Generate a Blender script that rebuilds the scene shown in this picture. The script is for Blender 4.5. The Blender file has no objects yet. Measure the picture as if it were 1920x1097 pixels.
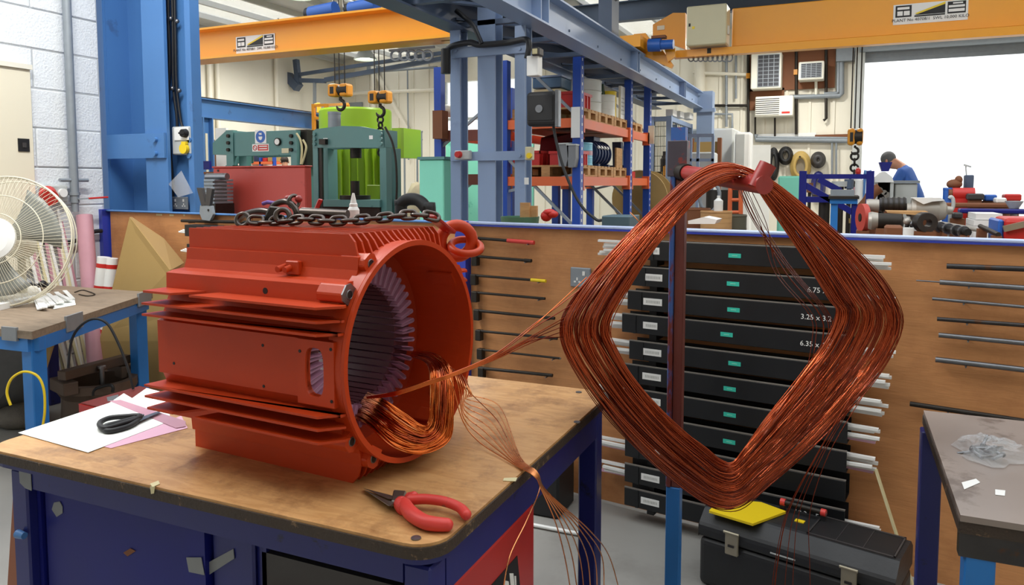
import bpy, bmesh, math, random
from mathutils import Vector, Matrix
RND = random.Random(11)
SC = bpy.context.scene
COL = SC.collection
V = Vector
# ---------------------------------------------------------------- camera, sky, exposure
FPX, CX, CY, CAMH = 1400.0, 960.0, 445.0, 1.39
YAW, PITCH = math.radians(23.9), math.atan(100 / 1400)
cam_data = bpy.data.cameras.new('camera')
cam = bpy.data.objects.new('camera', cam_data); COL.objects.link(cam)
cam.location = (0, 0, CAMH)
cam.rotation_euler = (math.pi / 2 - PITCH, 0, YAW)
cam_data.sensor_width = 36
cam_data.lens = FPX / 1920 * 36
cam_data.shift_y = -(1097 / 2 - CY) / 1920
cam_data.clip_end = 200
SC.camera = cam
SC.view_settings.view_transform = 'Standard'
SC.view_settings.look = 'None'
SC.view_settings.gamma = 1
SC.view_settings.use_curve_mapping = False
SC.view_settings.exposure = 1.12
world = bpy.data.worlds.new('overcast_sky'); SC.world = world
world.use_nodes = True
world.node_tree.nodes['Background'].inputs[0].default_value = (0.93, 0.97, 1, 1)
world.node_tree.nodes['Background'].inputs[1].default_value = 1.0
# ---------------------------------------------------------------- measuring from the camera: a sight line met with a plane of the room
FW = V((-math.sin(YAW) * math.cos(PITCH), math.cos(YAW) * math.cos(PITCH), -math.sin(PITCH)))
RT = V((math.cos(YAW), math.sin(YAW), 0))
UP = RT.cross(FW)
CAM = V((0, 0, CAMH))
def ray(px, py): return FW + RT * ((px - CX) / FPX) - UP * ((py - CY) / FPX)
def at(px, py, x=None, y=None, z=None, d=None):
    r = ray(px, py)
    if d is None:
        d = x / r.x if x is not None else y / r.y if y is not None else (z - CAMH) / r.z
    return CAM + r * d
def onp(px, py, p0, n):
    r = ray(px, py)
    return CAM + r * ((p0 - CAM).dot(n) / r.dot(n))
PN = V((.15, 1, 0)).normalized()
def part_at(px, py, off=0.0):                       # on the plywood partition, off metres in front of it
    return onp(px, py, V((0, 2.911, 0)) - PN * off, PN)
PX = V((1, -.15, 0)).normalized()                   # along the partition
# ---------------------------------------------------------------- materials
def lin(h):
    h = h.lstrip('#'); c = [int(h[i:i + 2], 16) / 255 for i in (0, 2, 4)]
    return tuple((v / 12.92 if v <= .04045 else ((v + .055) / 1.055) ** 2.4) for v in c) + (1,)
MATS = {}
def mat(name, col, rough=.5, metal=0.0, var=.12, scale=6.0, bump=0.0, col2=None, amt=.35, s2=4.0, stretch=None, coat=0.0, spec=.5, alpha=1.0, trans=0.0, emit=None, estr=1.0, aniso=0, rvar=.1, detail=4, sharp=.06):
    if name in MATS: return MATS[name]
    m = bpy.data.materials.new(name); m.use_nodes = True; MATS[name] = m
    nt = m.node_tree; N = nt.nodes; L = nt.links; b = N['Principled BSDF']
    b.inputs['Metallic'].default_value = metal
    b.inputs['Specular IOR Level'].default_value = spec
    b.inputs['Coat Weight'].default_value = coat
    b.inputs['Coat Roughness'].default_value = .15
    b.inputs['Alpha'].default_value = alpha
    b.inputs['Transmission Weight'].default_value = trans
    tc = N.new('ShaderNodeTexCoord'); mp = N.new('ShaderNodeMapping'); L.new(tc.outputs['Object'], mp.inputs[0])
    if stretch: mp.inputs['Scale'].default_value = stretch
    nz = N.new('ShaderNodeTexNoise'); nz.inputs['Scale'].default_value = scale; nz.inputs['Detail'].default_value = detail
    L.new(mp.outputs[0], nz.inputs[0])
    c = lin(col)
    mx = N.new('ShaderNodeMix'); mx.data_type = 'RGBA'
    mx.inputs[6].default_value = tuple(v * (1 - var) for v in c[:3]) + (1,)
    mx.inputs[7].default_value = tuple(min(1, v * (1 + var)) for v in c[:3]) + (1,)
    L.new(nz.outputs[0], mx.inputs[0])
    out = mx.outputs[2]
    if col2:
        n2 = N.new('ShaderNodeTexNoise'); n2.inputs['Scale'].default_value = s2; n2.inputs['Detail'].default_value = 6
        n2.inputs['Roughness'].default_value = .65
        L.new(mp.outputs[0], n2.inputs[0])
        rp = N.new('ShaderNodeValToRGB'); rp.color_ramp.elements[0].position = 1 - amt - .12 * 0; rp.color_ramp.elements[1].position = min(1, 1 - amt + sharp)
        L.new(n2.outputs[0], rp.inputs[0])
        m2 = N.new('ShaderNodeMix'); m2.data_type = 'RGBA'
        L.new(rp.outputs[0], m2.inputs[0]); L.new(out, m2.inputs[6]); m2.inputs[7].default_value = lin(col2)
        out = m2.outputs[2]
    L.new(out, b.inputs['Base Color'])
    if rvar:
        mr = N.new('ShaderNodeMapRange'); mr.inputs[3].default_value = max(.02, rough - rvar); mr.inputs[4].default_value = min(1, rough + rvar)
        L.new(nz.outputs[0], mr.inputs[0]); L.new(mr.outputs[0], b.inputs['Roughness'])
    else: b.inputs['Roughness'].default_value = rough
    if bump:
        bp = N.new('ShaderNodeBump'); bp.inputs['Strength'].default_value = bump; bp.inputs['Distance'].default_value = .01
        n3 = N.new('ShaderNodeTexNoise'); n3.inputs['Scale'].default_value = scale * 6; n3.inputs['Detail'].default_value = 5
        L.new(mp.outputs[0], n3.inputs[0]); L.new(n3.outputs[0], bp.inputs['Height']); L.new(bp.outputs[0], b.inputs['Normal'])
    if emit:
        b.inputs['Emission Color'].default_value = lin(emit); b.inputs['Emission Strength'].default_value = estr
    return m
def wood(name, c1, c2, rough=.55, grain=(1.2, 9, 9), scale=3.0, stain=None, amt=.35, s2=3.0, coat=0, band=.45, sharp=.25):
    m = mat(name, c1, rough, var=.1, scale=scale, stretch=grain, coat=coat, bump=.08, col2=None)
    nt = m.node_tree; N = nt.nodes; L = nt.links; b = N['Principled BSDF']
    src = b.inputs['Base Color'].links[0].from_socket
    mp = [n for n in N if n.type == 'MAPPING'][0]
    wv = N.new('ShaderNodeTexNoise'); wv.inputs['Scale'].default_value = scale * 1.7; wv.inputs['Detail'].default_value = 8; wv.inputs['Distortion'].default_value = 1.2
    L.new(mp.outputs[0], wv.inputs[0])
    rp = N.new('ShaderNodeValToRGB'); rp.color_ramp.elements[0].position = .4; rp.color_ramp.elements[1].position = .65
    L.new(wv.outputs[0], rp.inputs[0])
    mm = N.new('ShaderNodeMath'); mm.operation = 'MULTIPLY'; mm.inputs[1].default_value = band; L.new(rp.outputs[0], mm.inputs[0])
    mx = N.new('ShaderNodeMix'); mx.data_type = 'RGBA'; L.new(mm.outputs[0], mx.inputs[0]); L.new(src, mx.inputs[6]); mx.inputs[7].default_value = lin(c2)
    out = mx.outputs[2]
    if stain:
        tc = [n for n in N if n.type == 'TEX_COORD'][0]
        n2 = N.new('ShaderNodeTexNoise'); n2.inputs['Scale'].default_value = s2; n2.inputs['Detail'].default_value = 8; n2.inputs['Roughness'].default_value = .7
        L.new(tc.outputs['Object'], n2.inputs[0])
        r2 = N.new('ShaderNodeValToRGB'); r2.color_ramp.elements[0].position = 1 - amt; r2.color_ramp.elements[1].position = min(1, 1 - amt + sharp)
        L.new(n2.outputs[0], r2.inputs[0])
        m3 = N.new('ShaderNodeMix'); m3.data_type = 'RGBA'; L.new(r2.outputs[0], m3.inputs[0]); L.new(out, m3.inputs[6]); m3.inputs[7].default_value = lin(stain)
        out = m3.outputs[2]
    L.new(out, b.inputs['Base Color'])
    return m
# ---------------------------------------------------------------- mesh builder
def frame(d):
    d = d.normalized(); a = V((0, 0, 1)) if abs(d.z) < .95 else V((1, 0, 0))
    u = d.cross(a).normalized(); return u, d.cross(u).normalized()
class MB:
    def __init__(s, T=None): s.v = []; s.f = []; s.sm = []; s.T = T
    def add(s, vs, fs, smooth=False):
        o = len(s.v)
        s.v += [(s.T @ V(p)) if s.T else V(p) for p in vs]
        s.f += [tuple(i + o for i in f) for f in fs]; s.sm += [smooth] * len(fs); return s
    def hexa(s, p): return s.add(p, [(0, 3, 2, 1), (4, 5, 6, 7), (0, 1, 5, 4), (1, 2, 6, 5), (2, 3, 7, 6), (3, 0, 4, 7)])
    def box(s, a, b):
        x0, x1 = sorted((a[0], b[0])); y0, y1 = sorted((a[1], b[1])); z0, z1 = sorted((a[2], b[2]))
        return s.hexa([(x0, y0, z0), (x1, y0, z0), (x1, y1, z0), (x0, y1, z0), (x0, y0, z1), (x1, y0, z1), (x1, y1, z1), (x0, y1, z1)])
    def obox(s, o, ex, ey, ez):                    # corner plus three edge vectors
        o, ex, ey, ez = V(o), V(ex), V(ey), V(ez)
        return s.hexa([o, o + ex, o + ex + ey, o + ey, o + ez, o + ex + ez, o + ex + ey + ez, o + ey + ez])
    def cbox(s, c, ex, ey, ez):
        ex, ey, ez = V(ex), V(ey), V(ez); return s.obox(V(c) - ex / 2 - ey / 2 - ez / 2, ex, ey, ez)
    def bar(s, p, q, w, h, up=None):
        p, q = V(p), V(q); d = q - p
        if up is None: u, v = frame(d)
        else: u = d.cross(V(up)).normalized(); v = u.cross(d).normalized()
        return s.obox(p - u * w / 2 - v * h / 2, d, u * w, v * h)
    def cyl(s, p, q, r0, r1=None, n=16, cap=True, ax=None):
        p, q = V(p), V(q); r1 = r0 if r1 is None else r1; u, v = frame(q - p)
        A = [(math.cos(2 * math.pi * i / n), math.sin(2 * math.pi * i / n)) for i in range(n)]
        a = [p + (u * c + v * k) * r0 for c, k in A]; b = [q + (u * c + v * k) * r1 for c, k in A]
        s.add(a + b, [(i, i + n, (i + 1) % n + n, (i + 1) % n) for i in range(n)], True)
        if cap:
            s.add(a, [tuple(range(n))]); s.add(b, [tuple(reversed(range(n)))])
        return s
    def tube(s, pts, r, n=6, closed=False, cap=True):
        pts = [V(p) for p in pts]; m = len(pts); rr = r if isinstance(r, (list, tuple)) else [r] * m
        def tang(i):
            a = pts[(i - 1) % m] if (closed or i > 0) else pts[i]; b = pts[(i + 1) % m] if (closed or i < m - 1) else pts[i]
            t = b - a; return t.normalized() if t.length > 1e-9 else V((0, 0, 1))
        t0 = tang(0); u, _ = frame(t0); vs = []
        for i in range(m):
            t = tang(i); q = t0.rotation_difference(t); u = q @ u; u = (u - t * u.dot(t)).normalized(); w = t.cross(u); t0 = t
            vs += [pts[i] + (u * math.cos(2 * math.pi * k / n) + w * math.sin(2 * math.pi * k / n)) * rr[i] for k in range(n)]
        fs = []
        for i in range(m if closed else m - 1):
            j = (i + 1) % m
            fs += [(i * n + k, i * n + (k + 1) % n, j * n + (k + 1) % n, j * n + k) for k in range(n)]
        s.add(vs, fs, True)
        if cap and not closed:
            s.add(vs[:n] if not s.T else vs[:n], [tuple(reversed(range(n)))]); s.add(vs[-n:], [tuple(range(n))])
        return s
    def prism(s, poly, ext):                       # polygon (list of 3-D points) swept along ext
        ext = V(ext); n = len(poly); a = [V(p) for p in poly]; b = [p + ext for p in a]
        s.add(a, [tuple(reversed(range(n)))]); s.add(b, [tuple(range(n))])
        return s.add(a + b, [(i, (i + 1) % n, (i + 1) % n + n, i + n) for i in range(n)])
    def lathe(s, prof, o=(0, 0, 0), axis=(0, 0, 1), n=24, smooth=True):
        o, ax = V(o), V(axis).normalized(); u, v = frame(ax)
        for (r0, h0), (r1, h1) in zip(prof, prof[1:]):
            vs = []
            for r, h in ((r0, h0), (r1, h1)):
                vs += [o + ax * h + (u * math.cos(2 * math.pi * i / n) + v * math.sin(2 * math.pi * i / n)) * r for i in range(n)]
            s.add(vs, [(i, i + n, (i + 1) % n + n, (i + 1) % n) for i in range(n)], smooth)
        return s
    def ball(s, c, r, n=12, m=8):
        c = V(c); r = V(r) if hasattr(r, '__len__') else V((r, r, r)); vs = []
        for j in range(m + 1):
            t = math.pi * j / m
            vs += [c + V((r.x * math.sin(t) * math.cos(2 * math.pi * i / n), r.y * math.sin(t) * math.sin(2 * math.pi * i / n), r.z * math.cos(t))) for i in range(n)]
        fs = [(j * n + i, (j + 1) * n + i, (j + 1) * n + (i + 1) % n, j * n + (i + 1) % n) for j in range(m) for i in range(n)]
        return s.add(vs, fs, True)
    def ring(s, c, R, r, normal, n=24, k=8, sy=1.0, ux=None):
        u, v = frame(V(normal))
        if ux is not None: u = V(ux).normalized(); v = V(normal).normalized().cross(u)
        return s.tube([V(c) + u * math.cos(2 * math.pi * i / n) * R + v * math.sin(2 * math.pi * i / n) * R * sy for i in range(n)], r, k, True)
    def build(s, name, m, parent=None, bevel=0.0, seg=1):
        me = bpy.data.meshes.new(name)
        if parent is not None:
            I = ROOTM[parent.name].inverted()
        else:
            xs = [p.x for p in s.v]; ys = [p.y for p in s.v]; zs = [p.z for p in s.v]
            base = V(((min(xs) + max(xs)) / 2, (min(ys) + max(ys)) / 2, min(zs)))
            I = Matrix.Translation(-base)
        me.from_pydata([I @ p for p in s.v], [], s.f)
        bm = bmesh.new(); bm.from_mesh(me)
        bmesh.ops.recalc_face_normals(bm, faces=bm.faces)
        bm.to_mesh(me); bm.free()
        me.polygons.foreach_set('use_smooth', s.sm)
        me.materials.append(m)
        o = bpy.data.objects.new(name, me); COL.objects.link(o)
        if parent is not None:
            o.parent = parent; ROOTM[o.name] = ROOTM[parent.name]
        else:
            o.location = base; ROOTM[o.name] = Matrix.Translation(base)
        if bevel:
            md = o.modifiers.new('bevel', 'BEVEL'); md.width = bevel; md.segments = seg; md.limit_method = 'ANGLE'; md.angle_limit = math.radians(40)
        return o
ROOTM = {}
def tag(o, label, cat, group=None, kind=None):
    o['label'] = label; o['category'] = cat
    if group: o['group'] = group
    if kind: o['kind'] = kind
    return o
def thing(name, label, cat, loc=(0, 0, 0), group=None, M=None):
    o = bpy.data.objects.new(name, None); COL.objects.link(o); o.empty_display_size = .05
    M = M or Matrix.Translation(V(loc)); o.matrix_world = M
    ROOTM[o.name] = M
    return tag(o, label, cat, group, 'thing')
def struct(name, mb, m, parent=None, **k):
    o = mb.build(name, m, parent, **k)
    if parent is None: o['kind'] = 'structure'
    return o
def sroot(name, loc=(0, 0, 0)):
    o = bpy.data.objects.new(name, None); COL.objects.link(o); o.location = loc; o['kind'] = 'structure'
    ROOTM[o.name] = Matrix.Translation(V(loc)); return o
def dup(root, loc, rz=None, label=None):
    r = root.copy(); COL.objects.link(r); r.location = loc
    if rz is not None: r.rotation_euler = (0, 0, rz)
    if label: r['label'] = label
    for ch in list(root.children):
        c = ch.copy(); COL.objects.link(c); c.parent = r
        for g in ch.children:
            d = g.copy(); COL.objects.link(d); d.parent = c
    return r
def single(name, mb, m, label, cat, group=None, **k): return tag(mb.build(name, m, **k), label, cat, group, 'thing')
def text(name, s, size, loc, ex, ez, m, parent, depth=.0006, align='CENTER'):
    cu = bpy.data.curves.new(name, 'FONT'); cu.body = s; cu.size = size; cu.align_x = align; cu.align_y = 'CENTER'; cu.extrude = depth; cu.resolution_u = 2
    t = bpy.data.objects.new(name, cu); COL.objects.link(t)
    bpy.context.view_layer.update()
    me = bpy.data.meshes.new_from_object(t.evaluated_get(bpy.context.evaluated_depsgraph_get()))
    bpy.data.objects.remove(t); bpy.data.curves.remove(cu)
    ex = V(ex).normalized(); ez = V(ez).normalized(); n = ex.cross(ez).normalized()
    M = Matrix.Translation(V(loc)) @ Matrix((ex, ez, n)).transposed().to_4x4()
    me.transform((ROOTM[parent.name].inverted() if parent else Matrix()) @ M)
    me.materials.clear(); me.materials.append(m)
    o = bpy.data.objects.new(name, me); COL.objects.link(o)
    if parent: o.parent = parent; ROOTM[o.name] = ROOTM[parent.name]
    return o
def cut(o, cutter_mb):                              # subtracts a closed shape from a mesh
    me = bpy.data.meshes.new('cutter'); me.from_pydata(cutter_mb.v, [], cutter_mb.f)
    bm = bmesh.new(); bm.from_mesh(me); bmesh.ops.remove_doubles(bm, verts=bm.verts, dist=1e-5); bmesh.ops.recalc_face_normals(bm, faces=bm.faces); bm.to_mesh(me); bm.free()
    c = bpy.data.objects.new('cutter', me); COL.objects.link(c)
    md = o.modifiers.new('cut', 'BOOLEAN'); md.operation = 'DIFFERENCE'; md.object = c; md.solver = 'EXACT'
    bpy.context.view_layer.update()
    new = bpy.data.meshes.new_from_object(o.evaluated_get(bpy.context.evaluated_depsgraph_get()))
    o.modifiers.remove(md); o.data = new; bpy.data.objects.remove(c)
def weld(o, smooth_angle=None):
    bm = bmesh.new(); bm.from_mesh(o.data); bmesh.ops.remove_doubles(bm, verts=bm.verts, dist=1e-5); bmesh.ops.recalc_face_normals(bm, faces=bm.faces); bm.to_mesh(o.data); bm.free()
def smooth_path(pts, n=8, closed=False):            # Catmull-Rom through the points
    P = [V(p) for p in pts]; m = len(P); out = []
    for i in range(m if closed else m - 1):
        a = P[(i - 1) % m] if closed or i > 0 else P[i]; b = P[i]; c = P[(i + 1) % m]; d = P[(i + 2) % m] if closed or i + 2 < m else c
        for k in range(n):
            t = k / n
            out.append(.5 * ((2 * b) + (c - a) * t + (2 * a - 5 * b + 4 * c - d) * t * t + (3 * b - a - 3 * c + d) * t ** 3))
    if not closed: out.append(P[-1])
    return out
def rect(x0, y0, x1, y1, y):                        # a rectangle of the picture on the plane Y = y: (X0, X1, Z0, Z1)
    ym = (y0 + y1) / 2; xm = (x0 + x1) / 2
    return at(x0, ym, y=y).x, at(x1, ym, y=y).x, at(xm, y1, y=y).z, at(xm, y0, y=y).z
def ibeam(mb, p, q, h, w, tf=.015, tw=.01, up=(0, 0, 1)):
    p, q, up = V(p), V(q), V(up)
    mb.bar(p + up * (h / 2 - tf / 2), q + up * (h / 2 - tf / 2), w, tf, up); mb.bar(p - up * (h / 2 - tf / 2), q - up * (h / 2 - tf / 2), w, tf, up)
    return mb.bar(p, q, tw, h - 2 * tf, up)
# ---------------------------------------------------------------- palette
m_orange = mat('red_oxide_paint', '#BA3B10', .42, var=.1, scale=9, bump=.03, spec=.4)
m_orange2 = mat('red_oxide_core', '#A63412', .5, var=.15, scale=14)
m_copper = mat('enamelled_copper', '#BC5428', .2, metal=1, var=.25, scale=30, coat=.4, rvar=.05)
m_copper_d = mat('enamelled_copper_dark', '#8E3717', .25, metal=1, var=.35, scale=25, coat=.4, rvar=.05)
m_copper_w = mat('bare_copper_wire', '#F0A068', .28, metal=1, var=.2, scale=30, rvar=.05)
m_copper_l = mat('enamelled_copper_light', '#D9722F', .22, metal=1, var=.25, scale=30, coat=.3, rvar=.05)
m_bench = wood('worn_plywood_top', '#CC9C66', '#A8743E', .45, (3, 14, 14), 2.5, stain='#7E5430', amt=.51, s2=7, coat=.15, sharp=.22)
m_edge = mat('oily_edge', '#3A2E24', .6, var=.3, scale=30, col2='#7A6248', amt=.4, s2=30, bump=.3)
m_navy = mat('navy_enamel', '#151B70', .4, var=.14, scale=5, col2='#4A4E5A', amt=.22, s2=5, spec=.35)
m_navy2 = mat('navy_frame', '#1A206A', .4, var=.15, scale=7, col2='#12153A', amt=.36, s2=14, coat=.15)
m_red = mat('red_enamel', '#B4231C', .35, var=.12, scale=5, coat=.25)
m_ply = wood('brown_plywood', '#C88C58', '#B27848', .6, (1.6, 4, 16), 2.2, stain='#9A6238', amt=.51, s2=2.2, sharp=.3)
m_railb = mat('rail_blue', '#B4C2E4', .35, var=.1)
m_bluepost = mat('post_blue', '#2C3CA4', .4, var=.1)
m_tray = mat('black_plastic', '#111316', .5, var=.2, scale=10)
m_traytop = mat('tray_lip_grey', '#77716A', .7, var=.2, scale=12)
m_white = mat('white_plastic', '#E9E9E6', .4, var=.05)
m_paper = mat('paper_white', '#EEF1EC', .8, var=.03)
m_label = mat('label_print', '#B9B9B5', .7, var=.35, scale=60)
m_teal = mat('teal_label', '#36BFA8', .5, var=.05)
m_steel = mat('grey_steel', '#7E8084', .35, metal=.9, var=.2, scale=20)
m_dsteel = mat('dark_steel', '#4A4848', .42, metal=.85, var=.3, scale=20, col2='#5C4436', amt=.4, s2=12)
m_iron = mat('black_iron', '#37332F', .5, metal=.7, var=.3, scale=18)
m_post = mat('chipped_blue_post', '#3B5FA2', .5, var=.25, scale=9, col2='#6E302A', amt=.5, s2=5, stretch=(4, 4, 1.2), bump=.15)
m_arm = mat('arm_red', '#9C2A26', .4, var=.25, scale=15, col2='#D79A94', amt=.28, s2=30, coat=.3)
m_sblue = mat('steel_blue', '#4C7CB6', .42, var=.1, scale=2, col2='#46699A', amt=.35, s2=3)
m_sgrey = mat('blue_grey_steel', '#8A9EBE', .42, var=.1, scale=2, col2='#62789A', amt=.36, s2=4, sharp=.3)
m_sdark = mat('slate_steel', '#4E5C72', .5, var=.15, scale=3)
m_crane = mat('crane_yellow', '#F2A214', .4, var=.06, scale=2, coat=.15)
m_hook = mat('hook_yellow', '#E2951F', .45, var=.1)
m_wallw = mat('white_masonry', '#E2E6EA', .75, var=.06, scale=12, bump=.5, col2='#C4C8CC', amt=.3, s2=7, sharp=.3)
m_mortar = mat('mortar', '#B9BDC0', .9, var=.1, scale=20)
m_cream = mat('cream_panel', '#E6DEC8', .5, var=.03, scale=2)
m_gal = mat('galvanised_pipe', '#8E959C', .5, metal=.3, var=.15, scale=14)
m_bluebench = mat('bench_blue', '#2272BC', .45, var=.15, scale=8, col2='#23455F', amt=.34, s2=8)
m_oldtop = wood('old_bench_top', '#8C7A66', '#5F5040', .65, (1.3, 8, 8), 2.5, stain='#4E4338', amt=.45, s2=4)
m_greytape = mat('duct_tape', '#7F8285', .45, var=.15, scale=25)
m_masking = mat('masking_tape', '#D6CCA0', .7, var=.08)
m_card = mat('cardboard', '#A98C56', .8, var=.07, scale=5, bump=.05)
m_conc = mat('concrete_floor', '#93918C', .6, var=.16, scale=3, col2='#6F6C67', amt=.42, s2=1.6, sharp=.3, bump=.1)
m_black = mat('black_rubber', '#151517', .55, var=.2)
m_cable = mat('black_cable', '#1D1E22', .45, var=.1)
m_pink = mat('pink_film', '#C08E9A', .35, var=.12, scale=10, coat=.2)
m_pinkpaper = mat('pink_paper', '#DDAEC4', .75, var=.05)
m_lilac = mat('lilac_liner', '#B888A8', .6, var=.15, scale=20)
m_redtape = mat('red_tape', '#C22A24', .4, var=.08)
m_grip = mat('pliers_grip', '#CE3B34', .45, var=.15, scale=25, col2='#8A4A44', amt=.36, s2=25)
m_press = mat('press_green', '#588482', .45, var=.12, scale=3, col2='#3C6264', amt=.35, s2=5)
m_lime = mat('lime_paint', '#7FA31A', .42, var=.12, scale=3)
m_mint = mat('mint_paint', '#84D8BE', .45, var=.08, scale=2, col2='#59B49C', amt=.4, s2=2)
m_bigred = mat('big_red_paint', '#B84237', .5, var=.1, scale=2, col2='#A2352C', amt=.4, s2=3)
m_rackblue = mat('rack_blue', '#1F49A8', .4, var=.08)
m_rackor = mat('rack_orange', '#E06A3A', .42, var=.1, scale=4)
m_pallet = wood('pallet_wood', '#C79A66', '#94683E', .7, (1, 1, 6), 3, stain='#6B4A30', amt=.34, s2=4)
m_clad = mat('cream_cladding', '#EAE4D4', .6, var=.06, scale=1.5, col2='#D2C9B8', amt=.36, s2=1.2, sharp=.3)
m_roof = mat('roof_sheet', '#C9C9C6', .6, var=.08, scale=2)
m_dgrey = mat('charcoal', '#3B3838', .5, var=.12)
m_lgrey = mat('light_grey_paint', '#B9BCBA', .45, var=.06)
m_beige = mat('cabinet_beige', '#CFC8A6', .45, var=.04)
m_motblue = mat('motor_blue', '#2A5FB4', .4, var=.1)
m_brown = mat('brown_board', '#7A4A2C', .7, var=.15, scale=4)
m_tarp = mat('tarp', '#A69C80', .8, var=.2, scale=3, bump=.4)
m_ac = mat('aircon_white', '#E4E0D2', .45, var=.04)
m_grille = mat('dark_grille', '#3A3B42', .6, var=.2)
m_navym = mat('navy_motor', '#1B2C54', .35, var=.2)
m_skin = mat('skin', '#C68E70', .55, var=.05)
m_shirt = mat('blue_overall', '#3560B0', .8, var=.12)
m_hair = mat('dark_hair', '#3A2E28', .7, var=.2)
m_gold = mat('tan_rope', '#B79A58', .7, var=.15)
m_chain = mat('chain_steel', '#5E5652', .3, metal=.95, var=.3, scale=20, rvar=.08)
m_yellow = mat('yellow_plastic', '#EBCB1E', .4, var=.05)
m_toolbox = mat('toolbox_black', '#1F2022', .5, var=.12, scale=12, bump=.08)
m_latch = mat('latch_metal', '#A69E8A', .4, metal=.6, var=.15)
m_bag = mat('clear_bag', '#E4E7EA', .12, alpha=.28, var=.02, bump=.6, scale=20)
m_skylight = mat('rooflight_sheet', '#FFFFFF', .3, alpha=.3, var=.01)
m_apron = mat('concrete_apron', '#C4C2BC', .8, var=.06)
m_lampglow = mat('lamp_glow', '#F4F6EA', .5, emit='#F4FFE8', estr=6)
m_glassw = mat('frosted_pane', '#F4F8FA', .3, alpha=.4, var=.01)
# ---------------------------------------------------------------- setting
struct('floor', MB().box((-14, -4.2, -.12), (9, 17.2, 0)), m_conc)
struct('ground', MB().box((-3, 17.2, -.14), (30, 60, -.01)), m_apron)
WX = -4.72
wl = struct('wall_left', MB().box((WX - .25, -4, 0), (WX - .006, 3.62, 4.0)), m_mortar)
bh, bl = .25, .46
j = 0
protob = None
for r in range(16):
    for c in range(-1, 8):
        y0 = 3.62 - (c + 1) * bl + (bl / 2 if r % 2 else 0); y1 = min(3.62, y0 + bl - .007); y0 = max(y0, .2)
        if y1 - y0 < .08 or y0 > 3.62: continue
        pr = RND.uniform(-.003, .003)
        b = MB().box((WX - .05, y0, r * bh), (WX + pr, y1, r * bh + bh - .007)).build('block', m_wallw, wl, bevel=.006)
# far walls
YF = 17.0
dz = at(1618, 98, y=YF).z; dx = .32
wx0, wx1, wz0, wz1 = at(833, 200, y=YF).x, at(972, 200, y=YF).x, at(900, 292, y=YF).z, at(900, 150, y=YF).z
wf = MB().box((-14, YF, 0), (wx0, YF + .2, 6)).box((wx1, YF, 0), (dx, YF + .2, 6)).box((wx0, YF, 0), (wx1, YF + .2, wz0)).box((wx0, YF, wz1), (wx1, YF + .2, 6)).box((dx, YF, dz), (9, YF + .2, 6)).box((4.4, YF, 0), (9, YF + .2, dz))
struct('wall_back', wf, m_clad)
wb = bpy.data.objects['wall_back']
for k in range(30):                                   # upright cladding ribs of the back wall
    x = -13.6 + k * .46
    if wx0 - .1 < x < wx1 + .05: continue
    MB().box((x, YF - .03, 0), (x + .05, YF + .01, 5)).build('cladding_rib', m_clad, wb)
struct('wall_front', MB().box((-12.9, -4.2, 0), (8.8, -4, 4.75)), m_clad)
struct('wall_side', MB().box((-12.9, 3.6, 0), (-12.7, YF, 6)), m_clad)
struct('wall_right', MB().box((4.5, -4, 0), (4.7, YF, 6)), m_clad)
wn = sroot('window_1', (wx0, YF, wz0))
MB().box((wx0, YF + .08, wz0), (wx1, YF + .1, wz1)).build('pane', m_glassw, wn)
for k in range(5): MB().box((wx0 + (wx1 - wx0) * k / 4 - .03, YF + .02, wz0), (wx0 + (wx1 - wx0) * k / 4 + .03, YF + .12, wz1)).build('mullion', m_lgrey, wn)
MB().box((wx0, YF + .02, (wz0 + wz1) / 2 - .03), (wx1, YF + .12, (wz0 + wz1) / 2 + .03)).build('transom', m_lgrey, wn)
dr = sroot('door_1', (dx, YF, 0))
MB().box((dx - .12, YF - .22, 0), (dx, YF - .02, dz + .1)).build('door_jamb', m_lgrey, dr)
MB().cyl((dx - .1, YF - .25, dz + .16), (4.4, YF - .25, dz + .16), .2, n=20).build('shutter_roll', m_gal, dr)
for k in range(3): MB().box((dx, YF - .04, dz - .05 - k * .085), (4.4, YF, dz + .03 - k * .085)).build('shutter_slat', m_gal, dr)
# roof with two open rooflight runs
ZR = 4.75
rf = sroot('ceiling', (0, 0, ZR))
struct('ceiling_near_shade', MB().box((-13, -4.2, ZR), (4.7, -.6, ZR + .05)), m_roof)  # unseen; placed to keep overhead light off faces turned to the camera
for x0, x1 in ((-13, -11.75), (-10.0, -8.5), (-7.0, -4.6), (-3.2, .2), (2.2, 9)):
    MB().box((x0, 6.2, ZR), (x1, 17.2, ZR + .05)).build('roof_sheet', m_roof, rf)
for x0, x1 in ((-11.75, -10.0), (-8.5, -7.0), (-4.6, -3.2), (.2, 2.2)):
    MB().box((x0, 6.2, ZR + .02), (x1, 17.2, ZR + .03)).build('rooflight', m_skylight, rf)
for x in [-12.6 + .9 * k for k in range(23)]:
    MB().box((x, 6.2, ZR - .1), (x + .06, 17.2, ZR)).build('purlin', m_roof, rf)
for y in (8.2, 13.2):
    mb = MB(); ibeam(mb, (-12.7, y, ZR - .3), (8.6, y, ZR - .3), .34, .18); mb.build('rafter', m_sdark, rf)
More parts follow.
